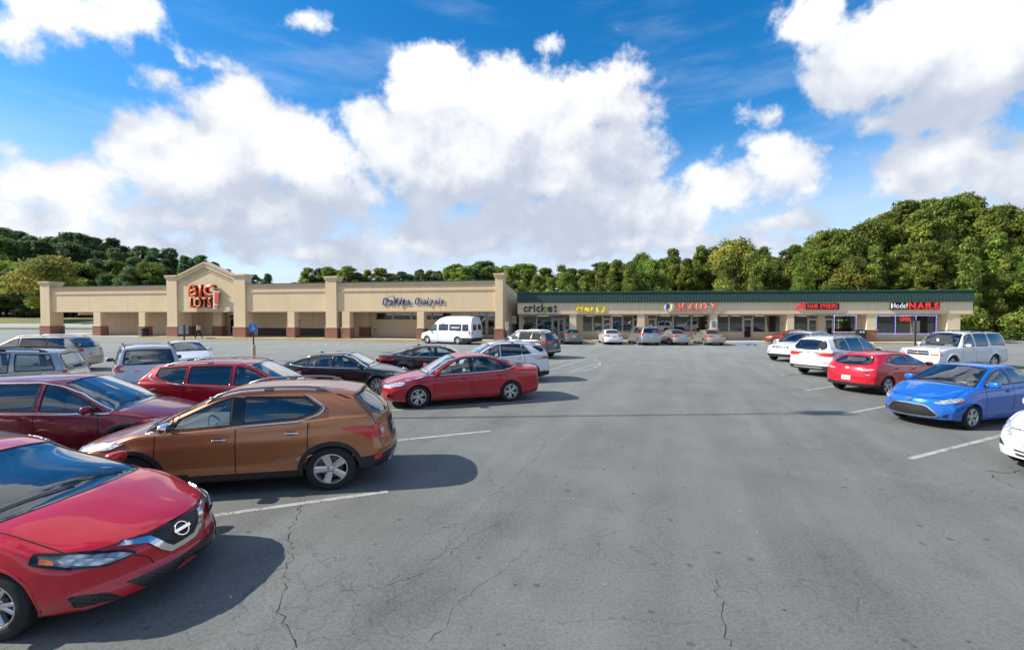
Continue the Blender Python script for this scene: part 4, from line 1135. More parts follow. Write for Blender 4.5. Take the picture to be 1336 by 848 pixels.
LSPEC['rounded_suv'] = wagon(5.0, 1.96, 1.77, .95, 2.90, cowl=1.2, roof0=2.1, z0=.88, zc=1.12, zr=1.64, bf=1.06, br=1.15, R=.37, rim=.235, zb=[(0, .28), (.5, .26), (4.4, .26), (5.0, .34)],
    doors=(1.45, 2.5, 3.55), clad=.33, clad_r=.50, windows=[(1.42, 2.44, .2, 0, 'glass'), (2.54, 3.5, 0, 0, 'glass_dark'), (3.58, 4.42, 0, -.16, 'glass_dark')], kick=.1, kick_s=3.6,
    bump_f=.7, bump_r=.62, hood_lip=.88, mirror=(1.58, 1.10), rails=(2.1, 4.2, .04, 'satin'), rake=.26, rbow=.26, flare=.018, wheel='five_split',
    feat=[('headlight', 'headlight', [('front', [(.5, .8), (.86, .86), (.88, .95), (.6, .88)])], {}),
          ('grille', 'grille', [('front', [(0, .5), (.4, .5), (.45, .8), (0, .82)])], {'mid': 1}),
          ('taillight', 'taillight', [('rear', [(.46, .98), (.66, .90), (.96, .92), (.96, 1.09), (.66, 1.04)]), ('side', [(4.40, 1.08), (4.84, .93), (4.92, .92), (4.92, 1.07)])], {'off': .012, 's': .06}),
          ('bumper_step', 'satin', [('rear', [(0, .40), (.62, .40), (.58, .44), (0, .44)])], {'mid': 1, 'off': .012}),
          ('reflector', 'orange', [('rear', [(.62, .64), (.78, .65), (.78, .67), (.62, .66)])], {'off': .008, 's': .06})],
    lines=[('rear', [(0, 1.0), (.30, 1.0)], .022, 'satin', 'tailgate_bar', False)],
    rwin=[(0, 1.17), (.60, 1.19), (.70, 1.28), (.66, 1.42), (.56, 1.58), (0, 1.61)], rg_mat='glass_dark', plates=[('rear', .86, .31, .15, 'plate')])
LSPEC['equinox_suv'] = dict(LSPEC['small_suv']); LSPEC['equinox_suv'].update(wheel='five', kick=0,
    windows=[(1.30, 2.30, .2, 0, 'glass'), (2.36, 3.22, 0, 0, 'glass_dark'), ([(3.24, 1.20), (3.30, 1.15), (3.62, 1.18), (3.36, 1.49), (3.26, 1.50)], 'glass_dark'), ([(3.72, 1.47), (4.08, 1.24), (4.24, 1.30), (4.12, 1.48)], 'glass_dark')],
    trim=dict(poly=[(1.2, 1.02), (2.3, 1.05), (3.3, 1.12), (3.66, 1.15), (3.38, 1.51), (3.0, 1.57), (2.3, 1.55), (1.85, 1.4)]),
    rails=(1.9, 3.9, .03, 'satin'), plates=[('rear', .80, .31, .15, 'plate')],
    feat=[('headlight', 'headlight', [('front', [(.45, .76), (.80, .80), (.88, .88), (.55, .84)])], {'off': .010}),
          ('grille', 'grille', [('front', [(0, .45), (.45, .5), (.5, .76), (0, .79)])], {'mid': 1}),
          ('taillight', 'taillight', [('side', [(4.12, 1.00), (4.22, 1.06), (4.48, 1.07), (4.5, .97), (4.3, .96)]), ('rear', [(.48, .98), (.9, .96), (.9, 1.07), (.5, 1.06)])], {'off': .010, 's': .06})], clad_r=.46)
LSPEC['boxy_suv'] = wagon(5.05, 2.0, 1.92, .92, 2.95, cowl=1.35, roof0=2.05, z0=1.04, zc=1.20, zr=1.86, bf=1.14, br=1.18, R=.39, rim=.225, roofw=.72, zb=[(0, .36), (.6, .30), (4.4, .30), (5.05, .4)],
    top=[(0, 1.04), (.1, 1.09), (.6, 1.15), (1.25, 1.19), (1.35, 1.20), (1.5, 1.33), (1.9, 1.76), (2.05, 1.86), (2.3, 1.90), (3, 1.92), (4.4, 1.91), (5.05, 1.87)],
    doors=(1.62, 2.55, 3.55), fbow=.12, rbow=.08, rake=.14, SF=1.0, windows=[(1.66, 2.46, .28, 0, 'glass'), (2.62, 3.42, 0, .12, 'glass_dark'), ([(3.72, 1.23), (4.78, 1.23), (4.66, 1.79), (3.66, 1.81), (3.60, 1.7)], 'glass_dark')],
    bump_f=.70, bump_r=.66, hood_lip=1.04, mirror=(1.85, 1.2), rails=(2.6, 4.4, .05, 'black'), flare=.045, side=[(0, .03), (.12, .015), (.3, .0), (.8, .0), (.9, .01), (1, .02)], fin=2.3,
    feat=[('headlight', 'headlight', [('front', [(.55, .86), (.88, .86), (.88, .985), (.55, .985)]), ('side', [(.06, .87), (.22, .87), (.24, .985), (.08, .985)])], {'off': .010, 's': .07}),
          ('turn_signal', 'orange', [('front', [(.55, .76), (.88, .76), (.88, .84), (.55, .84)]), ('side', [(.06, .76), (.24, .76), (.24, .84), (.06, .84)])], {'off': .010, 's': .07}),
          ('grille', 'gloss_black', [('front', [(0, .76), (.50, .76), (.50, .98), (0, .98)])], {'mid': 1}),
          ('taillight', 'taillight', [('rear', [(.80, .95), (.95, .95), (.93, 1.5), (.82, 1.5)])], {})],
    lines=[('front', [(0, .87), (.50, .87)], .05, 'chrome', 'grille_bar', False)],
    rwin=[(0, 1.22), (.7, 1.22), (.66, 1.76), (0, 1.78)], wscurve=.06)
LSPEC['minivan'] = wagon(5.15, 2.0, 1.75, .95, 3.08, cowl=1.05, roof0=2.0, z0=.86, zc=1.12, zr=1.68, bf=1.03, br=1.08, R=.335, rim=.215, roofw=.69,
    doors=(1.4, 2.45, 3.65), rake=.20, rbow=.14, windows=[(1.4, 2.4, .22, 0, 'glass'), (2.48, 3.62, 0, 0, 'glass_dark'), (3.70, 4.72, 0, -.14, 'glass_dark')],
    bump_f=.66, bump_r=.62, hood_lip=.86, mirror=(1.55, 1.06), rails=(2.1, 4.6, .05, 'satin'), wheel='seven',
    feat=[('headlight', 'headlight', [('front', [(.5, .72), (.88, .76), (.88, .88), (.55, .86)])], {}),
          ('grille', 'grille', [('front', [(0, .62), (.42, .64), (.45, .8), (0, .82)])], {'mid': 1}),
          ('taillight', 'taillight', [('rear', [(.70, .98), (.97, .98), (.97, 1.24), (.80, 1.22)]), ('side', [(4.92, .98), (5.1, .98), (5.08, 1.24), (5.0, 1.24)])], {'off': .010, 's': .07}),
          ('reflector', 'taillight', [('rear', [(.6, .38), (.78, .38), (.78, .41), (.6, .41)])], {'s': .07})],
    rwin=[(0, 1.16), (.72, 1.18), (.74, 1.24), (.66, 1.60), (0, 1.62)], plates=[('rear', .86, .31, .15, 'plate')])
LSPEC['old_minivan'] = dict(LSPEC['minivan']); LSPEC['old_minivan'].update(clad_r=.0, wheel='seven', rake=.42, rbow=.30,
    top=[(0, .82), (.12, .87), (.6, .98), (.95, 1.06), (1.05, 1.08), (1.3, 1.25), (1.9, 1.61), (2.1, 1.69), (2.5, 1.74), (3.2, 1.75), (4.3, 1.72), (5.15, 1.64)],
    rset=[(.2, .08), (.4, .0), (.62, .0), (.85, .05), (1.05, .12), (1.3, .28), (1.62, .70), (1.8, .8)],
    windows=[(1.4, 2.4, .22, 0, 'glass'), (2.48, 3.60, 0, 0, 'glass_dark'), (3.63, 4.45, 0, -.20, 'glass_dark')],
    feat=[('headlight', 'headlight', [('front', [(.5, .68), (.88, .72), (.88, .84), (.55, .80)])], {}),
          ('taillight', 'taillight', [('side', [(4.52, .98), (4.62, 1.09), (4.98, 1.09), (5.04, .96), (4.7, .94)]), ('rear', [(.70, .95), (.97, .95), (.97, 1.09), (.74, 1.08)])], {'off': .012, 's': .07})],
    rwin=[(0, 1.14), (.66, 1.16), (.76, 1.2), (.62, 1.55), (0, 1.58)])
LSPEC['liftgate_suv'] = wagon(4.5, 1.84, 1.80, .85, 2.65, cowl=1.15, roof0=1.9, z0=.98, zc=1.16, zr=1.74, bf=1.10, br=1.15, R=.36, rim=.215, roofw=.68,
    doors=(1.4, 2.35, 3.2), fbow=.2, rbow=.14, rake=.22, windows=[(1.42, 2.28, .2, 0, 'glass'), (2.36, 3.15, 0, 0, 'glass'), ([(3.28, 1.19), (4.15, 1.20), (3.98, 1.64), (3.24, 1.67)], 'glass')],
    bump_f=.7, bump_r=.64, hood_lip=.98, mirror=(1.55, 1.13), rails=(2.0, 3.9, .05, 'black'), clad=.34, flare=.03,
    feat=[('headlight', 'headlight', [('front', [(.5, .8), (.8, .8), (.8, .95), (.5, .95)])], {}),
          ('taillight', 'taillight', [('rear', [(.72, .98), (.89, .98), (.88, 1.2), (.76, 1.2)]), ('side', [(4.28, .98), (4.45, .98), (4.43, 1.2), (4.34, 1.2)])], {'off': .012, 's': .07})],
    rwin=[(0, 1.18), (.62, 1.2), (.66, 1.26), (.58, 1.64), (0, 1.66)], rg_mat='glass')
LSPEC['plain_sedan'] = sedan(4.75, 1.80, 1.44, .95, 2.75, cowl=1.22, roof0=2.08, roof1=3.15, deck=4.0, z0=.70, zc=.98, zd=1.08, ze=1.06, R=.32, rim=.21,
    doors=(1.42, 2.48, 3.48), windows=[(1.42, 2.44, .2, 0, 'glass'), (2.52, 3.5, 0, -.16, 'glass')], bump_f=.62, bump_r=.64, hood_lip=.70, mirror=(1.55, .97), wheel='seven',
    feat=[('headlight', 'headlight', [('front', [(.46, .60), (.86, .66), (.86, .74), (.5, .70)]), ('side', [(.22, .62), (.55, .70), (.55, .74), (.25, .72)])], {'off': .010, 's': .07}),
          ('grille', 'grille', [('front', [(0, .42), (.34, .44), (.38, .64), (0, .66)])], {'mid': 1}),
          ('lower_grille', 'black', [('front', [(0, .26), (.55, .26), (.5, .36), (0, .36)])], {'mid': 1}),
          ('taillight', 'taillight', [('side', [(4.40, .84), (4.44, .96), (4.68, .97), (4.70, .82)]), ('rear', [(.46, .84), (.88, .82), (.88, .96), (.50, .96)])], {'off': .010, 's': .07}),
          ('bumper_vent', 'black', [('rear', [(0, .26), (.5, .26), (.46, .34), (0, .34)])], {'mid': 1})],
    plates=[('rear', .80, .31, .15, 'plate')])
LSPEC['versa_sedan'] = dict(LSPEC['compact_sedan']); LSPEC['versa_sedan'].update(L=4.45, W=1.70, mirror=(1.72, 1.0), wheel='seven', R=.30, rim=.19,
    feat=[('grille', 'grille', [('front', [(0, .46), (.16, .48), (.34, .74), (0, .75)])], {'mid': 1, 'rim': 'chrome', 'rimw': .03, 's': .04}),
          ('lower_grille', 'black', [('front', [(0, .26), (.40, .28), (.46, .38), (0, .36)])], {'mid': 1}),
          ('lower_bar', 'white', [('front', [(0, .31), (.42, .325), (.43, .345), (0, .33)])], {'mid': 1, 'off': .016}),
          ('headlight', 'headlight', [('front', [(.50, .60), (.62, .60), (.80, .70), (.83, .82), (.70, .78), (.56, .70)])], {'off': .014, 's': .04}),
          ('fog_recess', 'black', [('front', [(.62, .38), (.80, .40), (.78, .50), (.74, .48)])], {'off': .007, 's': .04}),
          ('taillight', 'taillight', [('rear', [(.48, .82), (.8, .80), (.8, .98), (.5, .96)])], {})])
LSPEC['van'] = wagon(5.9, 2.02, 2.62, .85, 3.5, cowl=.95, roof0=1.72, z0=1.0, zc=1.22, zr=2.56, bf=1.18, br=1.22, R=.37, rim=.215, roofw=.74, roof1=5.6,
    top=[(0, 1.0), (.1, 1.06), (.5, 1.14), (.88, 1.21), (.95, 1.23), (1.1, 1.38), (1.55, 1.95), (1.72, 2.12), (1.95, 2.34), (2.2, 2.50), (2.8, 2.60), (4.5, 2.62), (5.9, 2.56)],
    hr=[(0, .82), (.5, .86), (.95, .90), (1.2, .88), (1.72, .80), (2.2, .70), (3, .66), (5.9, .64)], crown=[(0, .03), (.5, .05), (.95, .07), (1.3, .12), (1.7, .16), (2.2, .16), (5.9, .14)],
    doors=(1.12, 2.1, None), fbow=.14, rbow=.06, SF=.9, gbow=.10, rset=[(.3, .06), (.45, .0), (.8, .0), (1.2, .02), (2.0, .10), (2.7, .22)],
    windows=[([(1.22, 1.26), (1.98, 1.26), (1.98, 1.82), (1.62, 1.84), (1.34, 1.44)], 'glass'), ([(2.22, 1.28), (3.28, 1.28), (3.28, 1.84), (2.22, 1.84)], 'glass_dark'), ([(3.42, 1.28), (4.72, 1.28), (4.72, 1.84), (3.42, 1.84)], 'glass_dark'), ([(4.86, 1.28), (5.5, 1.28), (5.46, 1.84), (4.86, 1.84)], 'glass_dark')],
    bump_f=.62, bump_r=.62, hood_lip=1.0, mirror=(1.25, 1.28), mirror_mi=1, wheel='steel', flare=.01, clad_r=.62, clad_f=.45, side=[(0, .03), (.12, .012), (.3, .0), (.8, .0), (.9, .01), (1, .02)],
    feat=[('headlight', 'headlight', [('front', [(.6, .74), (.9, .74), (.9, .92), (.6, .92)]), ('side', [(.08, .76), (.24, .76), (.24, .9), (.1, .9)])], {'off': .010, 's': .08}),
          ('grille', 'black', [('front', [(0, .70), (.52, .70), (.55, .94), (0, .94)])], {'mid': 1}),
          ('taillight', 'taillight', [('rear', [(.82, .96), (.97, .96), (.96, 1.22), (.82, 1.22)])], {'off': .02, 's': .07}),
          ('rear_window', 'glass_dark', [('rear', [(.10, 1.32), (.72, 1.32), (.66, 1.84), (.10, 1.84)])], {'off': .01, 's': .08})],
    third=True, seat_up=.15, wscurve=.05)
# ================================================================== SETTING
def gp(px, py, z=0.0):
    """point of the level z seen at a photo pixel (used to survey the lot from the photograph)"""
    Y = FPX*(CAMZ - z)/(py - HORIZ); return Vector(((px-668)/FPX*Y, Y, z))
# ---- asphalt
def asphalt_mat():
    m = bpy.data.materials.new('asphalt'); m.use_nodes = True
    B = NB(m.node_tree); p = m.node_tree.nodes['Principled BSDF']
    t = B.n('ShaderNodeTexCoord').outputs['Object']
    big = B.noise(t, .09, 5, .6); mid = B.noise(t, .7, 6, .62); fine = B.noise(t, 26, 5, .75); gr = B.noise(t, 95, 3, .7)
    sweep = B.noise(B.v('MULTIPLY', B.n('ShaderNodeVectorRotate', rotation_type='Z_AXIS', inp={'Vector': t, 'Angle': R(20)}).outputs[0], (1.4, .12, 1)), .9, 4, .55)
    k = B.m('ADD', B.m('MULTIPLY', B.m('SUBTRACT', big, .5), .10), B.m('MULTIPLY', B.m('SUBTRACT', mid, .5), .085))
    k = B.m('ADD', k, B.m('MULTIPLY', B.m('SUBTRACT', sweep, .5), .12))
    k = B.m('ADD', k, B.m('MULTIPLY', B.m('SUBTRACT', fine, .5), .22))
    k = B.m('ADD', k, B.m('MULTIPLY', B.m('SUBTRACT', gr, .5), .27))
    far = B.rng(B.n('ShaderNodeSeparateXYZ', inp={0: t}).outputs[1], 7, 42, 0, .10)     # surface grows paler towards the shops
    lum = B.m('ADD', B.m('ADD', k, .159), far)
    col = B.v('MULTIPLY', B.n('ShaderNodeCombineXYZ', inp={0: lum, 1: lum, 2: lum}).outputs[0], B.mix(mid, c4((.97, 1.0, .92)), c4((.94, 1.0, .94))))
    # pale stones
    vo = B.n('ShaderNodeTexVoronoi', inp={'Vector': t, 'Scale': 60.0})
    st = B.m('MULTIPLY', B.rng(vo.outputs['Distance'], .10, .22, 1, 0), B.rng(B.n('ShaderNodeSeparateColor', inp={0: vo.outputs['Color']}).outputs[0], .72, .80))
    col = B.mix(B.m('MULTIPLY', st, .55), col, c4((.30, .28, .25)))
    # hairline cracks
    def cracks(scale, w, amt, seed):
        warp = B.v('ADD', t, B.v('MULTIPLY', B.v('SUBTRACT', B.noise(B.v('ADD', t, (seed, 0, 0)), 1.2, 6, .65, col=True), (.5, .5, .5)), (.9, .9, 0)))
        v2 = B.n('ShaderNodeTexVoronoi', feature='DISTANCE_TO_EDGE', inp={'Vector': warp, 'Scale': scale})
        c = B.rng(v2.outputs['Distance'], w*.4, w, 1, 0)
        mask = B.rng(B.noise(B.v('ADD', t, (seed*3, 5, 0)), .35, 3, .6), .46, .62)
        return B.m('MULTIPLY', B.m('MULTIPLY', c, mask), amt)
    cr = B.m('MAXIMUM', cracks(.42, .0035, .32, 3.1), cracks(2.6, .018, .26, 8.7))
    col = B.mix(cr, col, c4((.018, .017, .016)))
    pv = B.n('ShaderNodeTexVoronoi', inp={'Vector': t, 'Scale': 3.3})
    prad = B.m('MULTIPLY', B.rng(B.n('ShaderNodeSeparateColor', inp={0: pv.outputs['Color']}).outputs[2], .72, 1.0), .16)
    pit = B.m('MULTIPLY', B.rng(B.m('SUBTRACT', B.m('ADD', pv.outputs['Distance'], B.m('MULTIPLY', B.m('SUBTRACT', fine, .5), .12)), prad), -.06, .0, 1, 0), .55)
    col = B.mix(pit, col, c4((.045, .043, .042)))
    # oil spots and stains
    ov = B.n('ShaderNodeTexVoronoi', inp={'Vector': B.v('ADD', t, B.v('MULTIPLY', B.noise(t, 9, 3, .6, col=True), (.12, .12, 0))), 'Scale': .8})
    rad = B.m('MULTIPLY', B.n('ShaderNodeSeparateColor', inp={0: ov.outputs['Color']}).outputs[1], .055)
    oil = B.m('MULTIPLY', B.rng(B.m('SUBTRACT', ov.outputs['Distance'], rad), -.01, .012, 1, 0), .6)
    col = B.mix(oil, col, c4((.035, .034, .033)))
    st2 = B.m('MULTIPLY', B.rng(B.noise(B.v('ADD', t, (31, 7, 0)), .55, 5, .6), .60, .74), .30)
    col = B.mix(st2, col, c4((.07, .068, .066)))
    B.put(p.inputs['Base Color'], col)
    B.put(p.inputs['Roughness'], B.m('MULTIPLY_ADD', mid, -.15, .92))
    p.inputs['Specular IOR Level'].default_value = .35
    h = B.m('SUBTRACT', B.m('ADD', B.m('MULTIPLY', fine, .4), B.m('MULTIPLY', gr, .5)), B.m('MULTIPLY', cr, 1.4))
    B.put(p.inputs['Normal'], B.n('ShaderNodeBump', inp={'Strength': .55, 'Distance': .012, 'Height': h}).outputs[0])
    return m
M['asphalt'] = asphalt_mat()
def worn_paint(name, c, wear=.42):
    m = bpy.data.materials.new(name); m.use_nodes = True
    nt = m.node_tree; B = NB(nt); p = nt.nodes['Principled BSDF']
    t = B.n('ShaderNodeTexCoord').outputs['Object']
    f = B.noise(t, 38, 6, .75); f2 = B.noise(t, 3.2, 4, .6)
    a = B.rng(B.m('ADD', f, B.m('MULTIPLY', B.m('SUBTRACT', f2, .5), .5)), wear, wear+.06)
    B.put(p.inputs['Base Color'], B.mix(a, c4((.12, .12, .118)), c4(c))); p.inputs['Roughness'].default_value = .85
    return m
M['line'] = worn_paint('parking_paint', (.41, .405, .375), .41)
M['line_faint'] = worn_paint('faded_parking_paint', (.36, .35, .32), .47)
M['blue_paint'] = worn_paint('blue_ground_paint', (.06, .20, .55), .3)
def stucco(name, col):
    m = mat(name, col, .92, bump=.25, bscale=30); B = NB(m.node_tree); p = m.node_tree.nodes['Principled BSDF']
    t = B.n('ShaderNodeTexCoord').outputs['Object']
    st = B.noise(B.v('MULTIPLY', t, (1.5, 1.5, .12)), 1.0, 6, .65); pa = B.noise(t, .35, 5, .6); fi = B.noise(t, 5.0, 5, .65)
    k = B.m('ADD', B.m('MULTIPLY_ADD', B.rng(st, .50, .78), -.10, 1.02), B.m('MULTIPLY_ADD', B.m('SUBTRACT', pa, .5), .26, B.m('MULTIPLY', B.m('SUBTRACT', fi, .5), .08)))
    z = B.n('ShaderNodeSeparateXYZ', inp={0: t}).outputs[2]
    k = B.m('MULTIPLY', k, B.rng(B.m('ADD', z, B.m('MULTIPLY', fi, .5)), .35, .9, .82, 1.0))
    B.put(p.inputs['Base Color'], B.v('MULTIPLY', tuple(col), B.n('ShaderNodeCombineXYZ', inp={0: k, 1: B.m('MULTIPLY', k, B.m('MULTIPLY_ADD', k, .05, .95)), 2: k}).outputs[0]))
    return m
M['tan'] = stucco('tan_stucco', (.77, .59, .365)); M['tan_r'] = stucco('tan_stucco_row', (.84, .67, .44)); M['tan_d'] = stucco('tan_stucco_wall', (.80, .62, .42))  # row and covered-walk copies lightened in colour to make up for weak light
M['tan_band'] = mat('tan_moulding', (.62, .455, .30), .9, var=.06, vscale=.6)
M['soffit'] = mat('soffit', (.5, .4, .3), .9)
M['green'] = mat('green_metal', (.028, .068, .054), .55, .0, var=.10, vscale=1.5)
M['green_top'] = mat('green_metal_top', (.04, .12, .085), .5, var=.1, vscale=1.5)
M['concrete'] = mat('concrete', (.56, .52, .45), .9, var=.12, vscale=1.2, bump=.3)
M['kerb'] = mat('yellow_kerb', (.55, .38, .06), .8, var=.22, vscale=3)
M['kerb_plain'] = mat('kerb', (.42, .40, .35), .9, var=.12)
M['roof'] = mat('roof_membrane', (.35, .34, .32), .9)
M['stone'] = mat('dark_stone', (.085, .075, .068), .9, var=.5, vscale=5, bump=.6, bscale=8)
M['alu'] = mat('window_aluminium', (.52, .50, .46), .45, .3)
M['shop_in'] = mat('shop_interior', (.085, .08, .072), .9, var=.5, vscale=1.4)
M['shop_glass'] = glass_mat('shop_glass', (.62, .65, .62), 1.8)
M['curtain'] = mat('curtain', (.42, .36, .26), .9)
def brick_mat():
    m = bpy.data.materials.new('brick_red'); m.use_nodes = True
    B = NB(m.node_tree); p = m.node_tree.nodes['Principled BSDF']
    t = B.n('ShaderNodeTexCoord').outputs['Object']; s = B.n('ShaderNodeSeparateXYZ', inp={0: t})
    v = B.n('ShaderNodeCombineXYZ', inp={0: B.m('ADD', s.outputs[0], s.outputs[1]), 1: s.outputs[2], 2: 0}).outputs[0]
    br = B.n('ShaderNodeTexBrick', inp={'Vector': v, 'Color1': c4((.33, .10, .055)), 'Color2': c4((.22, .07, .045)), 'Mortar': c4((.35, .27, .22)), 'Scale': 1.0, 'Brick Width': .21, 'Row Height': .075, 'Mortar Size': .008})
    B.put(p.inputs['Base Color'], br.outputs['Color']); p.inputs['Roughness'].default_value = .9
    return m
M['brick'] = brick_mat()
def grass_mat(name, a, b):
    m = bpy.data.materials.new(name); m.use_nodes = True
    B = NB(m.node_tree); p = m.node_tree.nodes['Principled BSDF']
    t = B.n('ShaderNodeTexCoord').outputs['Object']
    f = B.noise(t, .25, 6, .7); B.put(p.inputs['Base Color'], B.mix(B.rng(f, .35, .65), c4(a), c4(b))); p.inputs['Roughness'].default_value = .95
    return m
M['grass'] = grass_mat('grass_sward', (.10, .13, .025), (.22, .21, .06))
M['forest_floor'] = grass_mat('forest_floor_litter', (.035, .04, .015), (.07, .055, .03))
M['road'] = mat('road_grey', (.36, .36, .35), .9, var=.06, vscale=.3)

def sm01(x): x = max(0., min(1., x)); return x*x*(3-2*x)
def ground_z(x, y):
    """level lot; beyond it on the left the land climbs past a road to a wooded hill"""
    g = sm01((y-86)/44)*1.9 + sm01((y-128)/90)*9.0
    left = sm01((-x-20)/45)
    back = sm01((y-92)/60)*1.5
    return g*left + back*(1-left)
def sheet(name, xs, ys, zf, mt, off=0.0, kind='structure'):
    vs = [(x, y, zf(x, y)+off) for y in ys for x in xs]; nx = len(xs)
    fs = [(j*nx+i, j*nx+i+1, (j+1)*nx+i+1, (j+1)*nx+i) for j in range(len(ys)-1) for i in range(nx-1)]
    b = MB(); b.add(vs, fs); o = b.build(name, mt, None, True); tag(o, kind=kind); return o
gx = list(np.concatenate([np.linspace(-1500, -240, 12), np.linspace(-230, 150, 96), np.linspace(170, 1500, 12)]))
gy = list(np.concatenate([np.linspace(-700, -60, 6), np.linspace(-50, 80, 14), np.linspace(84, 260, 60), np.linspace(280, 1800, 14)]))
sheet('ground', gx, gy, lambda x, y: ground_z(x, y) - .02 - (.0 if y > 60 else .03), M['forest_floor'])
def strip(name, pts_lo, pts_hi, mt, off=.0):
    pass
sheet('parking_lot', [-120, -80, -40, 0, 40, 90, 140], [-60, -20, 20, 60, 85.5], lambda x, y: 0.0, M['asphalt'])
LX = list(np.linspace(-230, 30, 66))
sheet('lawn', LX, list(np.linspace(86.2, 93, 5)), ground_z, M['grass'], .05)
sheet('road', LX, list(np.linspace(93.05, 104, 7)), ground_z, M['road'], .03)
sheet('grass_bank', LX, list(np.linspace(104.05, 126, 14)), ground_z, M['grass'], .05)

# ---- building frames: x along the front (left to right), y into the building, z up
class Frame:
    def __init__(self, name, label, O, e, H=None):
        self.O = Vector(O); self.e = Vector(e).normalized(); self.n = Vector((-self.e.y, self.e.x, 0))
        self.root = thing(name, label, 'building', (O[0], O[1], 0), math.atan2(self.e.y, self.e.x))
    def s(self, px, d=0.0):
        k = (px-668)/FPX; e, n, O = self.e, self.n, self.O
        return -((O.x + d*n.x) - k*(O.y + d*n.y))/(e.x - k*e.y)
    def z(self, px, py, d=0.0):
        s = self.s(px, d); Y = self.O.y + s*self.e.y + d*self.n.y
        return CAMZ + (HORIZ-py)*Y/FPX
    def w(self, s, d, z=0.0):
        p = self.O + self.e*s + self.n*d; return Vector((p.x, p.y, z))
FL = Frame('shop_building', 'long tan store block with a gabled entrance and tall brick-footed pillars', (-.2, 46.6, 0), (.98, -.199, 0))
FR_ = Frame('strip_mall', 'low tan row of shops under a dark green metal fascia', (-.1, 48.4, 0), (.994, -.110, 0))
KZ = .15
# ---- pavement and kerb (one walk follows both fronts)
def walk(name, mt, F, s0, s1, d0, d1, z):
    b = MB(); p = [F.w(s0, d0), F.w(s1, d0), F.w(s1, d1), F.w(s0, d1)]
    b.add([(q.x, q.y, 0.0) for q in p] + [(q.x, q.y, z) for q in p], [(0, 1, 5, 4), (1, 2, 6, 5), (2, 3, 7, 6), (3, 0, 4, 7), (4, 5, 6, 7)])
    return tag(b.build(name, mt), kind='structure')
sL0 = FL.s(40); sL1 = FL.s(668)
walk('sidewalk', M['concrete'], FL, sL0, sL1 + .3, -.8, 5.6, KZ)
walk('kerb', M['kerb'], FL, FL.s(190), sL1 + .0, -.95, -.8, KZ + .004)
sR1 = FR_.s(1262)
walk('sidewalk', M['concrete'], FR_, .62, sR1 + 1.4, -1.2, 3.2, KZ - .003)
walk('kerb', M['kerb'], FR_, .62, FR_.s(936), -1.35, -1.2, KZ)
walk('kerb', M['kerb'], FR_, FR_.s(1128), sR1 - 4, -1.35, -1.2, KZ)
walk('kerb_ramp', M['concrete'], FR_, FR_.s(936), FR_.s(1128), -1.5, -1.2, .06)

# ---- left block
rL = FL.root
DW = 4.3                                              # depth of the covered walk
def part(mb, name, mt, parent, **k): return mb.build(name, mt, parent, **k)
def pillar(F, root, px0, px1, depth, ztop, base_h=1.05, cap=False, mt=None, lean=0.0, d0=0.0):
    s0, s1 = F.s(px0, d0), F.s(px1, d0)
    b = MB(); b.box(s0, s1, d0, d0+depth, KZ, ztop)
    if cap:
        b.box(s0-.10, s1+.10, d0-.10, d0+depth+.08, ztop-.32, ztop-.10); b.box(s0-.18, s1+.18, d0-.18, d0+depth+.15, ztop-.10, ztop+.04)
    o = part(b, 'pillar', mt or M['tan'], root)
    if base_h:
        b = MB(); b.box(s0-.09, s1+.09, d0-.09, d0+depth+.09, KZ, KZ+base_h)
        part(b, 'brick_base', M['brick'], o)
        b = MB(); b.box(s0-.12, s1+.12, d0-.12, d0+depth+.12, KZ+base_h, KZ+base_h+.07); part(b, 'base_ledge', M['tan_band'], o)
    return s0, s1
SOF = 3.05; PTOP = 6.25
tall = [(53, 65), (218, 231), (305, 320), (425, 439), (646, 656)]
small = [(122, 131), (181, 189), (375, 384), (446, 456), (544, 553)]
ts = [pillar(FL, rL, a, b, 1.5 if i in (0, 4) else 1.05, 6.9 if i in (0, 3, 4) else 7.35, 1.15, cap=True, d0=-.12) for i, (a, b) in enumerate(tall)]
for a, b in small: pillar(FL, rL, a, b, .8, SOF, 1.15, mt=M['tan'], d0=.03)
# parapet walls between the tall pillars, each with its mouldings
for i in range(4):
    a, b = ts[i][1], ts[i+1][0]
    if i == 1: continue
    m_ = MB(); m_.box(a, b, .10, .55, SOF, PTOP); w_ = part(m_, 'parapet_wall', M['tan'], rL)
    m_ = MB(); m_.box(a, b, .02, .10, PTOP-.42, PTOP-.05); m_.box(a, b, -.05, .02, PTOP-.20, PTOP-.05); part(m_, 'cornice', M['tan_band'], w_)
    m_ = MB(); m_.box(a, b, .03, .10, PTOP-1.0, PTOP-.84); part(m_, 'moulding', M['tan_band'], w_)
    m_ = MB(); m_.box(a, b, .04, .10, SOF+.0, SOF+.14); part(m_, 'bottom_trim', M['tan_band'], w_)
    m_ = MB(); m_.box(a, b, -.09, .62, PTOP-.05, PTOP+.02); part(m_, 'coping', M['green_top'], w_)
    n = max(1, int((b-a)/4.6))
    for k in range(1, n):
        m_ = MB(); x = a + (b-a)*k/n; m_.box(x-.012, x+.012, .094, .101, SOF+.14, PTOP-1.0); part(m_, 'control_joint', M['tan_band'], w_)
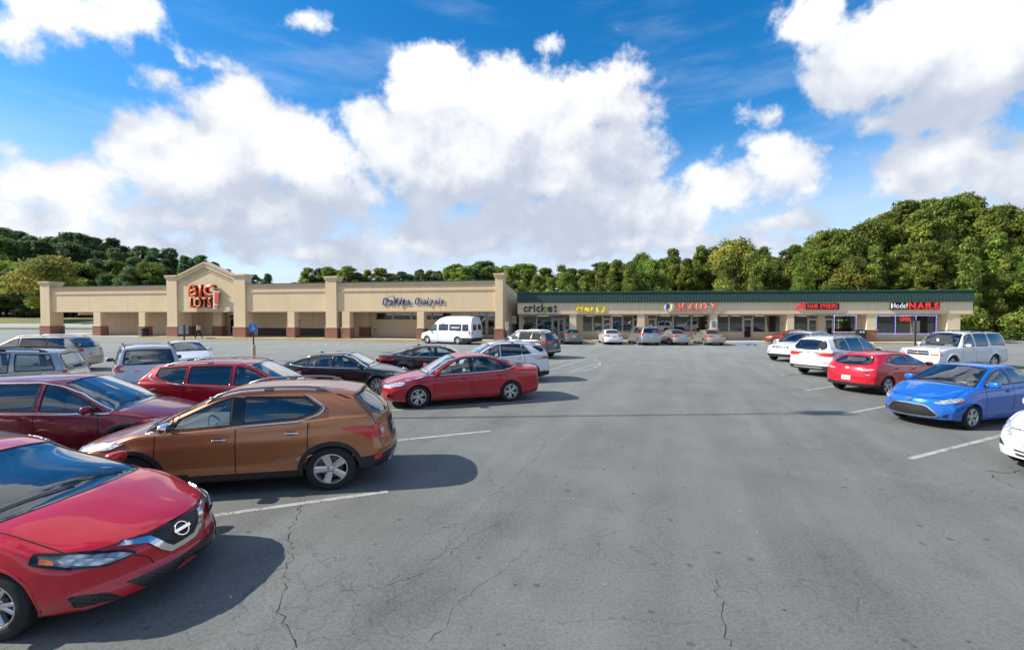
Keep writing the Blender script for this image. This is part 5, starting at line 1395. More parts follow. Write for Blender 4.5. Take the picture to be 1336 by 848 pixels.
# gable
a, b = ts[1][1], ts[2][0]; mid = (a+b)/2; ez, ap = 7.15, 8.75
m_ = MB(); m_.prism([(a, SOF), (b, SOF), (b, ez), (mid, ap), (a, ez)], .08, .6); g_ = part(m_, 'gable_wall', M['tan'], rL)
def rake(o0, o1, y0, y1, nm, mt):
    m_ = MB()
    for (p, q) in (((a-.1, ez), (mid, ap)), ((mid, ap), (b+.1, ez))):
        k = (q[1]-p[1])/(q[0]-p[0]); 
        m_.prism([(p[0], p[1]+o0), (q[0], q[1]+o0), (q[0], q[1]+o1), (p[0], p[1]+o1)], y0, y1)
    part(m_, nm, mt, g_)
rake(-.06, .16, -.22, .7, 'gable_coping', M['tan_band']); rake(-.45, -.06, -.10, .08, 'gable_cornice', M['tan']); rake(-.80, -.62, .0, .08, 'gable_moulding', M['tan_band'])
m_ = MB(); m_.box(a, b, .02, .08, SOF, SOF+.12); part(m_, 'bottom_trim', M['tan_band'], g_)
m_ = MB(); m_.box(ts[0][0], ts[4][1]-.3, .56, DW, SOF+.02, SOF+.10); part(m_, 'soffit', M['soffit'], rL)
# storefront wall
s_l = FL.s(131, DW); s_r = ts[4][0]
def shopfront(F, root, d, items, ztop, s_a, s_b, wallm, sill=.95, back=3.0, mullw=.07):
    """wall with real openings. items: (px0, px1, kind, z0, z1)"""
    cuts = []
    for it in items:
        s0, s1 = F.s(it[0], d), F.s(it[1], d); cuts.append((s0, s1) + tuple(it[2:]))
    cuts.sort(); x = s_a; m_ = MB()
    for c in cuts:
        s0, s1, kind, z0, z1 = c[:5]
        if s0 > x + .01: m_.box(x, s0, d, d+.25, KZ, ztop)
        if z0 > KZ + .01: m_.box(s0, s1, d, d+.25, KZ, z0)
        if z1 < ztop - .01: m_.box(s0, s1, d, d+.25, z1, ztop)
        x = max(x, s1)
    if s_b > x + .01: m_.box(x, s_b, d, d+.25, KZ, ztop)
    part(m_, 'shop_wall', wallm, root)
    for c in cuts:
        s0, s1, kind, z0, z1 = c[:5]; t = .055
        if kind == 'pane':
            m_ = MB(); m_.box(s0, s0+t, d+.05, d+.15, z0, z1); m_.box(s1-t, s1, d+.05, d+.15, z0, z1); m_.box(s0+t, s1-t, d+.05, d+.15, z0, z0+t); m_.box(s0+t, s1-t, d+.05, d+.15, z1-t, z1)
            f = part(m_, 'window', M['alu'], root)
            m_ = MB(); m_.box(s0+t, s1-t, d+.09, d+.10, z0+t, z1-t); part(m_, 'pane', M['shop_glass'], f)
        elif kind in ('door', 'door2'):
            zd = min(z1-.35, KZ+2.15); m_ = MB()
            m_.box(s0, s0+t, d+.04, d+.16, z0, z1); m_.box(s1-t, s1, d+.04, d+.16, z0, z1); m_.box(s0+t, s1-t, d+.04, d+.16, zd, zd+.07); m_.box(s0+t, s1-t, d+.04, d+.16, z1-t, z1)
            f = part(m_, 'door_frame', M['alu'], root)
            m_ = MB(); m_.box(s0+t, s1-t, d+.09, d+.10, zd+.07, z1-t); part(m_, 'transom_pane', M['shop_glass'], f)
            L_ = [(s0+t+.005, s1-t-.005)] if kind == 'door' else [(s0+t+.005, (s0+s1)/2-.004), ((s0+s1)/2+.004, s1-t-.005)]
            for (u0, u1) in L_:
                m_ = MB(); q = .09
                m_.box(u0, u0+q, d+.06, d+.12, z0+.01, zd-.01); m_.box(u1-q, u1, d+.06, d+.12, z0+.01, zd-.01); m_.box(u0+q, u1-q, d+.06, d+.12, z0+.01, z0+.25); m_.box(u0+q, u1-q, d+.06, d+.12, zd-.11, zd-.01)
                m_.box(u0+q-.02, u0+q+.02, d-.0, d+.06, z0+.9, z0+1.2)
                dr = part(m_, 'door', M['alu'] , root)
                m_ = MB(); m_.box(u0+q, u1-q, d+.085, d+.095, z0+.25, zd-.11); part(m_, 'door_pane', c[5] if len(c) > 5 else M['shop_glass'], dr)
    # room behind
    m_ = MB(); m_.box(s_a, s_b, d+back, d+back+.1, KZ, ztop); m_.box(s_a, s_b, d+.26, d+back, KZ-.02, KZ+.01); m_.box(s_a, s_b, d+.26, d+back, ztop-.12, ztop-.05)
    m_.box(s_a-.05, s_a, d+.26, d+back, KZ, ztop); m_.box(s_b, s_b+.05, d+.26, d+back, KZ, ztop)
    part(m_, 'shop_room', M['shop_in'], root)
itemsL = [(490, 512, 'pane', 2.15, 2.98), (513, 536, 'pane', 2.15, 2.98), (537, 551, 'pane', 2.15, 2.98), (556, 563, 'pane', 2.15, 2.98), (563.5, 588, 'pane', 2.15, 2.98), (588.5, 614, 'pane', 2.15, 2.98),
          (615, 625, 'pane', KZ, 2.98), (625.2, 634, 'pane', KZ, 2.98), (635, 646, 'door', KZ, 2.98), (299, 311.5, 'door2', KZ, 2.7)]
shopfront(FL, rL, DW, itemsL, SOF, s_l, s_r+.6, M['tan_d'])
for (px0, px1) in ((337, 375), (384, 426)):
    m_ = MB(); m_.box(FL.s(px0, DW), FL.s(px1+6, DW), DW-.10, DW, KZ, KZ+.95); part(m_, 'stone_wainscot', M['stone'], rL)
for (px0, px1, dd) in ((470, 480, DW-.6), (278, 289, DW-1.2), (241, 250, DW-1.6)):
    pillar(FL, rL, px0, px1, .5, SOF, 1.15, mt=M['tan_d'], d0=dd)
for px in (483, 488.5): 
    s_ = FL.s(px, DW); m_ = MB(); m_.ell((s_, DW-.02, 1.0), (.09, .05, .10)); part(m_, 'standpipe_outlet', M['black'], rL)
s_ = FL.s(390, DW); m_ = MB(); m_.box(s_-.1, s_+.1, DW-.12, DW, 1.75, 2.15); part(m_, 'meter_box', M['black'], rL)
# side beam over the open end bay, roof slab, end and rear walls
m_ = MB(); m_.box(ts[0][0]+.2, s_l, DW-.3, DW+.2, SOF-.35, SOF); part(m_, 'end_beam', M['tan_band'], rL)
m_ = MB(); m_.box(s_l, s_r+.4, DW+3.2, 30, KZ, SOF+1.2); m_.box(ts[0][0]+.3, s_r+.4, .6, 30, SOF+.12, SOF+2.4); part(m_, 'store_body', M['tan_d'], rL)
m_ = MB(); m_.box(ts[0][0]+.2, s_r+.5, .56, 30.1, SOF+2.41, SOF+2.5); part(m_, 'roof', M['roof'], rL)
m_ = MB(); x0 = ts[4][1]-.32
m_.box(x0+.01, x0+.29, 1.42, 14, KZ, SOF+2.3); part(m_, 'end_wall', M['tan'], rL); m_ = MB()
m_.prism([(1.3, SOF+2.2), (1.3, SOF+3.0), (14, SOF+3.0-1.9+.3), (14, SOF+2.2-1.2)], 0, .3)
m_.v = [(x0 + y, x, z) for x, y, z in m_.v]; sw = part(m_, 'side_parapet', M['tan'], rL)
m_ = MB(); m_.prism([(1.3, SOF+3.0), (14, SOF+1.4), (14, SOF+1.5), (1.3, SOF+3.1)], -.08, .38); m_.v = [(x0 + y, x, z) for x, y, z in m_.v]; part(m_, 'side_coping', M['green_top'], sw)

# ---- right row
rR = FR_.root
SR_, TT = 2.78, 4.05; TG = 5.02; DR = 2.3; OV = 0.0
e0, e1 = .7, FR_.s(1269)
m_ = MB(); m_.box(e0, e1, 0, .5, SR_, TT); fa = part(m_, 'fascia_wall', M['tan_r'], rR)
m_ = MB(); m_.box(e0, e1, -.03, 0, SR_, SR_+.10); m_.box(e0, e1, -.025, 0, TT-.08, TT); part(m_, 'fascia_trim', M['tan_band'], fa)
for px in (743, 752, 833, 842, 928, 937, 1027, 1037, 1132, 1143, 1236):
    s_ = FR_.s(px); m_ = MB(); m_.box(s_-.012, s_+.012, -.004, 0, SR_+.10, TT-.08); part(m_, 'control_joint', M['tan_band'], fa)
m_ = MB(); m_.prism([(-.12, TT), (-.12, TT+.10), (.10, TG), (.5, TG), (.5, TT)], e0-.05, e1+.05)
m_.v = [(y, x, z) for x, y, z in m_.v]; gf = part(m_, 'green_fascia', M['green'], rR)
m_ = MB(); x = e0
while x < e1:
    m_.add([(x-.018, -.155, TT+.02), (x+.018, -.155, TT+.02), (x+.018, -.155, TT+.11), (x-.018, -.155, TT+.11), (x-.018, .07, TG), (x+.018, .07, TG), (x-.018, .12, TG), (x+.018, .12, TG), (x-.018, -.10, TT+.02), (x+.018, -.10, TT+.02)],
           [(0, 1, 2, 3), (3, 2, 5, 4), (0, 3, 4, 8), (1, 9, 5, 2)]); x += .30
tag(part(m_, 'standing_seam', M['green'], gf), kind='stuff')
m_ = MB(); m_.box(e0-.1, e1+.1, -.02, .6, TG, TG+.12); m_.box(e0-.08, e1+.08, -.18, -.1, TT-.06, TT+.02); part(m_, 'fascia_cap', M['green_top'], gf)
m_ = MB(); m_.box(e0, e1, .5, 3.4, SR_+.02, SR_+.09); part(m_, 'soffit', M['soffit'], rR)
itemsR = [(682, 700, 'pane', KZ, 2.7), (700.4, 720, 'pane', KZ, 2.7), (720.4, 737, 'door2', KZ, 2.7), (737.4, 745, 'pane', KZ, 2.7),
 (760, 773, 'pane', .92, 2.7), (773.4, 786, 'pane', .92, 2.7), (786.4, 797, 'door', KZ, 2.7), (799, 812, 'pane', .92, 2.7), (812.4, 825.6, 'pane', .92, 2.7), (826, 834, 'door', KZ, 2.7),
 (845, 856, 'door', KZ, 2.7), (856.4, 878, 'pane', .92, 2.7), (878.5, 902, 'pane', .92, 2.7), (902.5, 926, 'pane', .92, 2.7),
 (936, 951, 'pane', .92, 2.7), (951.5, 969, 'pane', .92, 2.7), (969.5, 982, 'door', KZ, 2.7), (982.5, 999, 'pane', .92, 2.7), (999.5, 1018, 'pane', .92, 2.7),
 (1036, 1054, 'pane', .92, 2.7), (1054.5, 1067, 'door', KZ, 2.7), (1076, 1088, 'door', KZ, 2.7), (1088.5, 1117, 'pane', .92, 2.7), (1125, 1131, 'door', KZ, 2.7),
 (1143, 1168, 'pane', .85, 2.7), (1168.5, 1195, 'pane', .85, 2.7), (1195.5, 1222, 'pane', .85, 2.7)]
s_end = FR_.s(1229, DR)
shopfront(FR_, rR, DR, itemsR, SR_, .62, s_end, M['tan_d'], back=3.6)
for a_, b_, bh in ((743, 752, 0), (832, 841, 0), (927, 936, 1.1), (1027, 1036, 0), (1131, 1143, 1.1), (1236, 1253, 0)):
    pillar(FR_, rR, a_, b_, .75, SR_, bh, d0=.05, mt=M['tan_r'])
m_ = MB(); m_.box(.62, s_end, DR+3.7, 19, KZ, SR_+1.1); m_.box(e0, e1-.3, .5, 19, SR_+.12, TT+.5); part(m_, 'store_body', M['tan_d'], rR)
m_ = MB(); m_.box(e0, e1-.2, .5, 19.1, TT+.51, TT+.6); part(m_, 'roof', M['roof'], rR)
m_ = MB(); s_ = FR_.s(670.5, DR); m_.box(s_-.28, s_+.28, DR-.05, DR, 1.75, 2.65); part(m_, 'wall_panel', M['concrete'], rR)
m_ = MB(); s_ = FR_.s(1020.8, DR); m_.box(s_-.10, s_+.10, DR-.02, DR, 1.6, 2.0); part(m_, 'notice', M['tan_band'], rR)
m_ = MB()
for i_ in range(26):
    x_ = e0 + 1.2 + i_*1.65
    if x_ < s_end: m_.box(x_, x_+.5, DR+.8+(i_ % 3)*.7, DR+1.1+(i_ % 3)*.7, KZ, .9+.35*((i_*7) % 4))
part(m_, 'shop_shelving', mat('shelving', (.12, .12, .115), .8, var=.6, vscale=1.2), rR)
M['poster_w'] = mat('pale_poster', (.62, .60, .55), .7, var=.2, vscale=4); M['poster_c'] = mat('faded_poster', (.45, .16, .10), .7, var=.5, vscale=5); M['strip_light'] = mat('ceiling_tube', (.8, .8, .75), .5, emit=(1, .95, .85), estr=.9)
# cloth, posters and lights seen through the glass
M['lime'] = mat('lime_poster', (.09, .46, .05), .6); M['lime_d'] = mat('green_poster', (.015, .13, .03), .6)
def inset_panel(F, root, d, px0, px1, z0, z1, mt, name, thick=.01):
    m_ = MB(); m_.box(F.s(px0, d), F.s(px1, d), d, d+thick, z0, z1); return part(m_, name, mt, root)
inset_panel(FR_, rR, DR+.14, 683, 687, .25, 2.6, M['lime_d'], 'window_poster'); inset_panel(FR_, rR, DR+.14, 692, 700, 1.9, 2.65, M['lime_d'], 'window_poster')
inset_panel(FR_, rR, DR+.13, 686, 692, .5, 2.2, M['lime'], 'window_poster'); inset_panel(FR_, rR, DR+.14, 738, 744.5, .25, 2.6, M['lime_d'], 'window_poster')
inset_panel(FR_, rR, DR+.14, 721.6, 728, .3, 1.0, M['lime_d'], 'window_poster')
for (qa, qb, za, zb_, mk_) in ((707, 711, 1.2, 1.9, 'poster_w'), (714, 717, .6, 1.5, 'lime'), (730, 733, 1.0, 1.5, 'poster_w'), (764, 768, 1.1, 1.7, 'poster_w'), (777, 784, .95, 1.25, 'poster_w'), (789, 794, 1.2, 1.6, 'poster_w'),
 (803, 808, 1.0, 1.6, 'poster_c'), (848, 852, 1.0, 1.7, 'poster_w'), (860, 867, 1.1, 1.9, 'poster_c'), (883, 889, 1.6, 2.3, 'poster_w'), (895, 900, .95, 1.5, 'poster_c'), (908, 915, 1.1, 2.0, 'poster_w'),
 (1040, 1045, 1.0, 1.6, 'poster_w'), (1058, 1063, 1.0, 1.8, 'poster_w'), (1150, 1156, 1.0, 1.5, 'poster_c'), (1204, 1216, 1.7, 2.3, 'poster_c')):
    inset_panel(FR_, rR, DR+.16, qa, qb, za, zb_, M[mk_], 'window_poster')
for (qa, qb) in ((702, 716), (765, 776), (800, 812), (862, 874), (886, 898), (905, 918), (940, 950), (955, 966), (986, 997), (1042, 1052), (1150, 1162), (1175, 1188)):
    m_ = MB(); dq = DR + 1.6; m_.box(FR_.s(qa, dq), FR_.s(qb, dq), dq, dq+.25, SR_-.20, SR_-.14); part(m_, 'ceiling_light', M['strip_light'], rR)
M['led_b'] = mat('led_strip', (.7, .7, .9), .4, emit=(.45, .5, 1.0), estr=1.6); M['led_blue'] = mat('led_blue', (.02, .03, .4), .4, emit=(.05, .08, .9), estr=.25)
M['led_green'] = mat('led_green', (0, .5, .1), .4, emit=(.02, 1.0, .12), estr=1.6); M['neon'] = mat('neon_red', (.8, .02, .02), .4, emit=(1.0, .03, .02), estr=2.4)
def led_frame(px0, px1, z0, z1, vert, thin=False):
    d = DR - .03; dots = MB(); back = MB()
    S0, S1 = FR_.s(px0, d), FR_.s(px1, d)
    segs = [((S0, z0), (S1, z0)), ((S0, z1), (S1, z1)), ((S0, z0), (S0, z1)), ((S1, z0), (S1, z1))] + [((FR_.s(v, d), z0), (FR_.s(v, d), z1)) for v in vert]
    for (a_, b_) in segs:
        A_, B_ = Vector(a_), Vector(b_); n = int((B_-A_).length/.13)
        if not thin: back.box(min(A_.x, B_.x)-.03, max(A_.x, B_.x)+.03, d+.004, d+.02, min(A_.y, B_.y)-.03, max(A_.y, B_.y)+.03)
        for k in range(n+1):
            q = A_.lerp(B_, k/n); dots.box(q.x-.022, q.x+.022, d-.012, d+.003, q.y-.022, q.y+.022)
    if thin: tag(part(dots, 'led_lamp', M['led_b'], rR), kind='stuff'); return
    o = part(back, 'light_frame', M['led_blue'], rR); tag(part(dots, 'led_lamp', M['led_b'], o), kind='stuff')
led_frame(1143.6, 1221.5, .84, 2.66, (1168.2, 1195.2)); led_frame(1088.6, 1117, 1.0, 2.66, (), True)
m_ = MB(); d = DR + .8
for (q0, q1) in ((1092, 1096), (1097, 1100), (1104, 1106), (1110, 1115)): m_.box(FR_.s(q0, d), FR_.s(q1, d), d, d+.05, 2.12 + .04*(q0-1090)/10, 2.2 + .04*(q0-1090)/10)
part(m_, 'green_light', M['led_green'], rR)
for (pa, pb, flip) in ((1077, 1085, 0), (1103, 1116, 1)):
    d = DR + .5; s0, s1 = FR_.s(pa, d), FR_.s(pb, d); n = 9; vs = []
    for i in range(n+1):
        u = i/n; x = s0 + (s1-s0)*u; zb_ = .95 + 1.6*((u if not flip else 1-u)**1.3 if True else 0); zb_ = min(zb_, 2.6)
        if flip: zb_ = .95 + 1.6*((1-u)**1.3)
        vs += [(x, d + .05*(i % 2), 2.65), (x, d + .05*(i % 2), zb_)]
    m_ = MB(); m_.add(vs, [(2*i, 2*i+1, 2*i+3, 2*i+2) for i in range(n)]); part(m_, 'curtain', M['curtain'], rR)

# ---- letters
def text_mesh(ch, size, ext, bold=0.0, shear=0.0):
    cu = bpy.data.curves.new('glyph', 'FONT'); cu.body = ch; cu.size = size; cu.extrude = ext; cu.offset = bold; cu.shear = shear; cu.resolution_u = 3
    o = bpy.data.objects.new('glyph', cu); COL.objects.link(o)
    dg = bpy.context.evaluated_depsgraph_get(); me = bpy.data.meshes.new_from_object(o.evaluated_get(dg))
    bpy.data.objects.remove(o); bpy.data.curves.remove(cu)
    return me
def sign(F, name, label, text, px0, px1, pyt, pyb, mt, d=-.03, ext=.05, bold=.02, shear=0.0, side_m=None, root=None, spacing=1.0, wide=True, caph=None, track=.0):
    """raised lettering filling the given box on a front"""
    s0, s1 = F.s(px0, d), F.s(px1, d); pm = (px0+px1)/2; z1, z0 = F.z(pm, pyt, d), F.z(pm, pyb, d)
    own = root is None
    if own:
        root = thing(name, label, 'sign', F.w(s0, d, z0), math.atan2(F.e.y, F.e.x))
    mats_ = [mt]
    glyphs = []; x = 0
    for ch in text:
        if ch == ' ': x += .32; continue
        me = text_mesh(ch, 1.0, 0, bold, shear); me2 = me
        co = np.zeros(len(me.vertices)*3); me.vertices.foreach_get('co', co); co = co.reshape(-1, 3)
        x0, x1 = co[:, 0].min(), co[:, 0].max(); glyphs.append((me, ch, x - x0, co)); x += (x1-x0) + .09 + track
    W_ = x - .09 - track; lo = min(g[3][:, 1].min() for g in glyphs); hi = max(g[3][:, 1].max() for g in glyphs)
    kx = (s1-s0)/W_; kz = (z1-z0)/(hi-lo)
    for me, ch, ox, co in glyphs:
        bm = bmesh.new(); bm.from_mesh(me)
        bmesh.ops.remove_doubles(bm, verts=bm.verts, dist=1e-4)
        r = bmesh.ops.extrude_face_region(bm, geom=bm.faces[:])
        bmesh.ops.translate(bm, vec=(0, 0, 1), verts=[v for v in r['geom'] if isinstance(v, bmesh.types.BMVert)])
        for v in bm.verts:
            X = (v.co.x + ox)*kx; Z = (v.co.y - lo)*kz; Yd = -ext if v.co.z > .5 else 0.0
            v.co = (X, Yd, Z)
        bmesh.ops.recalc_face_normals(bm, faces=bm.faces)
        m2 = bpy.data.meshes.new('letter'); bm.to_mesh(m2); bm.free(); m2.materials.append(mt)
        if side_m:
            m2.materials.append(side_m)
            for p in m2.polygons: p.material_index = 0 if abs(p.normal.y) > .7 else 1
        bpy.data.meshes.remove(me)
        o = link('letter', m2, root)
        if not own: o.location = F_local(F, root, s0, d, z0)
    return root, s0, s1, z0, z1
def F_local(F, root, s, d, z):
    p = F.w(s, d, z); rp = root.location; v = p - Vector(rp)
    return Vector((v.dot(F.e), v.dot(F.n), v.z))
M['s_orange'] = mat('sign_orange', (.80, .10, .015), .45); M['s_black'] = mat('sign_black', (.012, .012, .014), .5); M['s_blue'] = mat('sign_blue', (.012, .05, .22), .45)
M['s_grey'] = mat('sign_grey', (.075, .085, .085), .5); M['s_lime'] = mat('sign_lime', (.20, .62, .03), .45); M['s_yellow'] = mat('sign_yellow', (.90, .66, .0), .45, emit=(1, .70, 0), estr=.14)  # yellow lettering has a slight emission added to brighten it
M['s_red'] = mat('sign_red', (.72, .19, .13), .5, emit=(.85, .17, .10), estr=.10); M['s_white'] = mat('sign_white', (.75, .75, .73), .5); M['s_navy'] = mat('sign_navy', (.02, .03, .20), .5)  # coral capitals get added emission so they look brighter
M['s_redb'] = mat('sign_red_bright', (.70, .02, .02), .45, emit=(.8, .03, .02), estr=.35); M['s_rust'] = mat('sign_yellow_edge', (.45, .33, .02), .5)
dd_ = .08 - .01
r_, s0, s1, z0, z1 = sign(FL, 'store_sign', 'big orange two-line store lettering on the gable with tall exclamation mark', 'BIG', 249, 284, 371.5, 387, M['s_orange'], d=dd_-.12, ext=.30, bold=.03, side_m=M['s_black'])
sign(FL, '', '', 'LOTS', 251, 279, 388.5, 401.5, M['s_orange'], d=dd_-.12, ext=.30, bold=.015, side_m=M['s_black'], root=r_)
def poly_part(F, root, name, pts, d, ext, mt, side=None):
    """outline in photo pixels on a front, given thickness"""
    P_ = [(F.s(x, d), F.z(x, y, d)) for x, y in pts]; o_ = F_local(F, root, 0, d, 0)
    m_ = MB(); m_.prism([(a + o_.x, b + o_.z) for a, b in P_], o_.y, o_.y - ext)
    m_.mi = [1 if i > 1 else 0 for i in range(len(m_.f))]
    return part(m_, name, [mt, side or mt], root)
poly_part(FL, r_, 'exclamation_mark', [(279.5, 379), (288, 380.5), (285.5, 403.5), (279, 403)], dd_-.43, .10, M['s_white'], M['s_black'])
poly_part(FL, r_, 'exclamation_stroke', [(280.8, 380.6), (286.6, 381.8), (284.6, 396.5), (280.4, 396.2)], dd_-.535, .05, M['s_orange'])
poly_part(FL, r_, 'exclamation_dot', [(280.3, 398.2), (284.4, 398.4), (284.1, 402.2), (280.1, 402)], dd_-.535, .05, M['s_orange'])
r_, s0, s1, z0, z1 = sign(FL, 'clinic_sign', 'dark blue slanted clinic lettering on the tan wall above the van', 'DaVita', 499, 535, 388.5, 398, M['s_blue'], d=.05, ext=.05, bold=.018, shear=.2)
sign(FL, '', '', 'Dialysis', 541, 579, 388.5, 399.5, M['s_blue'], d=.05, ext=.05, bold=.014, shear=.2, root=r_)
m_ = MB(); pts = [(504, 392), (507, 387.5), (511.5, 385.8), (515, 388), (518, 394), (519.8, 398.6), (522, 394), (525, 387.5)]
o_ = F_local(FL, r_, 0, -.05, 0); m_.tube([(FL.s(x, -.05)+o_.x, o_.y, FL.z(x, y, -.05)+o_.z) for x, y in pts], .032, 6); part(m_, 'swoosh', M['s_blue'], r_)
r_, *_ = sign(FR_, 'phone_shop_sign', 'dark grey lower-case lettering with a lime stroke, leftmost on the row', 'cricket', 683, 727, 396.5, 407.5, M['s_grey'], bold=.04, ext=.04)
poly_part(FR_, r_, 'lime_stroke', [(707, 407.6), (710, 407.6), (714.6, 400), (711.6, 400)], -.13, .04, M['s_lime'])
sign(FR_, 'rental_sign', 'yellow italic lettering on the fascia above the rental office', 'Hertz', 751.5, 792, 396, 407.5, M['s_yellow'], bold=.03, shear=.22, ext=.04, side_m=M['s_rust'])
r_, s0, s1, z0, z1 = sign(FR_, 'beauty_shop_sign', 'red capitals on a white rail with a round white badge to their left', 'BEAUTY', 882, 936, 395.6, 405.6, M['s_red'], bold=.04, ext=.06, d=-.10)
m_ = MB(); o_ = F_local(FR_, r_, 0, -.09, 0); m_.box(FR_.s(880, -.09)+o_.x, FR_.s(932, -.09)+o_.x, o_.y, o_.y+.05, FR_.z(905, 401.8, -.09)+o_.z, FR_.z(905, 399.6, -.09)+o_.z); part(m_, 'white_rail', M['s_white'], r_)
m_ = MB(); c0 = FR_.s(873.3, -.1); o_ = F_local(FR_, r_, c0, -.02, FR_.z(873, 400.9, -.1)); rr_ = .50
m_.lathe([(0, o_.y-.12), (rr_*.95, o_.y-.12), (rr_, o_.y-.09), (rr_, o_.y)], 28, c=(o_.x, 0, o_.z)); part(m_, 'round_badge', M['s_white'], r_)
sign(FR_, '', '', 'P', 869.2, 873.4, 396.8, 404.6, M['s_navy'], d=-.145, ext=.02, bold=.05, root=r_); sign(FR_, '', '', 'J', 873.6, 877.4, 397.4, 405.2, M['s_yellow'], d=-.145, ext=.02, bold=.05, root=r_)
r_, *_ = sign(FR_, 'hair_salon_sign', 'red capitals on a black box with a red curly emblem at its left', 'HAIR STUDIO', 1053.5, 1092, 397, 402.8, M['s_redb'], d=-.15, ext=.03, bold=.03)
poly_part(FR_, r_, 'sign_box', [(1051, 396), (1093.8, 396), (1093.8, 403.8), (1051, 403.8)], -.02, .12, M['s_black'])
m_ = MB(); o_ = F_local(FR_, r_, 0, -.08, 0)
for pts in ([(1037.5, 403), (1041, 399), (1045, 400.5), (1049.5, 402)], [(1042, 404), (1043.5, 399), (1047, 396.5), (1049.5, 400.5)], [(1045, 397), (1047, 394), (1048.5, 399)], [(1038, 402), (1043, 402.6), (1049, 399.5)]):
    m_.tube([(FR_.s(x, -.08)+o_.x, o_.y, FR_.z(x, y, -.08)+o_.z) for x, y in pts], .05, 6)
part(m_, 'curly_emblem', M['s_redb'], r_)
r_, *_ = sign(FR_, 'nail_salon_sign', 'white and red lettering on black above the lit nail salon windows', 'Model', 1162.5, 1183.5, 395.6, 402.6, M['s_white'], d=-.15, ext=.03, bold=.02)
sign(FR_, '', '', 'NAILS', 1185.5, 1225, 395, 403.4, M['s_redb'], d=-.15, ext=.03, bold=.05, root=r_)
poly_part(FR_, r_, 'sign_box', [(1161.5, 394.8), (1225, 394.6), (1224, 403.8), (1160.8, 404)], -.02, .12, M['s_black'])
r_, *_ = sign(FR_, 'open_sign', 'red glowing word hung inside the middle nail salon window', 'OPEN', 1174, 1187.5, 414.3, 419, M['neon'], d=DR+.2, ext=.03, bold=.02)
r_, *_ = sign(FR_, 'rental_window_lettering', 'small yellow word on the dark rental office window', 'Hertz', 776, 783.5, 421.5, 424, M['s_yellow'], d=DR+.08, ext=.004, bold=.02, shear=.3)
# ================================================================== LOT MARKINGS
def lines_mesh(name, segs, w, mt, z=.004):
    for seg in segs:
        b = MB(); pts = [Vector((p.x, p.y, 0)) for p in seg]; vs = []
        for i, p in enumerate(pts):
            t = (pts[min(i+1, len(pts)-1)] - pts[max(i-1, 0)]).normalized(); n = Vector((-t.y, t.x, 0))*w/2
            vs += [(p.x+n.x, p.y+n.y, z), (p.x-n.x, p.y-n.y, z)]
        b.add(vs, [(2*i, 2*i+1, 2*i+3, 2*i+2) for i in range(len(pts)-1)])
        tag(b.build(name, mt), kind='structure')
def ext(a, b, k):   # lengthen a stall line backwards
    a, b = gp(*a), gp(*b); d = (a-b); return [b + d*k, b]
lines_mesh('parking_line', [ext((297, 672), (505, 643), 2.0), ext((521, 575), (640, 563), 3.6), ext((525, 535), (708, 522), 1.8), [gp(600, 506.5), gp(750, 497)]], .11, M['line'])
lines_mesh('parking_line', [ext((1295, 573), (1190, 600), 2.4), ext((1160, 530), (1102, 541), 3.0), ext((1090, 504), (1052, 510), 3.6)], .11, M['line'])
arc = [gp(*p) for p in ((700, 488), (760, 484.5), (773, 481), (783, 476), (783, 472), (775, 469), (762, 468.2))]
lines_mesh('island_line', [arc, [gp(698, 489), gp(766, 468)], [gp(700, 478), gp(744, 468.5)], [gp(745, 484.5), gp(782, 474)], [gp(757, 468.3), gp(690, 480)]], .10, M['line'])
lines_mesh('island_line', [[gp(1018, 473), gp(1009, 475.5), gp(1008, 480), gp(1024, 491), gp(1046, 488), gp(1060, 487)], [gp(1023, 473.5), gp(1042, 488)]], .10, M['line_faint'])
# ticks along the left kerb and stalls before the shops
tk = []
for i in range(34):
    px = 392 + i*15.2
    if px > 545: break
    tk.append([gp(px, 450.2), gp(px+5, 448.0)])
lines_mesh('kerb_tick', tk, .14, M['line'])
lines_mesh('kerb_tick', [[gp(x, 445.6), gp(x+5, 443.9)] for x in range(262, 380, 16)], .14, M['line_faint'])
lines_mesh('parking_line', [[gp(765, 444.9), gp(780, 450.3)], [gp(812, 445.5), gp(824, 450.3)], [gp(862, 447), gp(869, 450.2)], [gp(905, 447), gp(914, 450.6)], [gp(937, 446.6), gp(963, 451.4)], [gp(733, 447), gp(739, 449.6)]], .14, M['line'])
hz = [[gp(x, 450.6), gp(x+8, 446.6)] for x in (975, 985, 994, 1003)] + [[gp(965, 446.4), gp(1008, 447)], [gp(968, 451), gp(1010, 452)]]
lines_mesh('crosswalk_line', hz, .18, M['line'])
b = MB(); q = [gp(962, 448.2), gp(985, 448.4), gp(990, 450.8), gp(966, 450.9)]; b.add([(p.x, p.y, .004) for p in q], [(3, 2, 1, 0)]); tag(b.build('blue_ground_panel', M['blue_paint']), kind='structure')
c = gp(976, 449.6); b = MB()
for dx, dy, w_, h_ in ((-.25, .0, .12, .8), (.1, -.35, .6, .14), (.1, .1, .5, .12), (-.25, .55, .25, .25)): b.add([(c.x+dx-w_/2, c.y+dy-h_/2, .009), (c.x+dx+w_/2, c.y+dy-h_/2, .009), (c.x+dx+w_/2, c.y+dy+h_/2, .009), (c.x+dx-w_/2, c.y+dy+h_/2, .009)], [(0, 1, 2, 3)])
tag(b.build('wheelchair_symbol', M['line']), kind='structure')
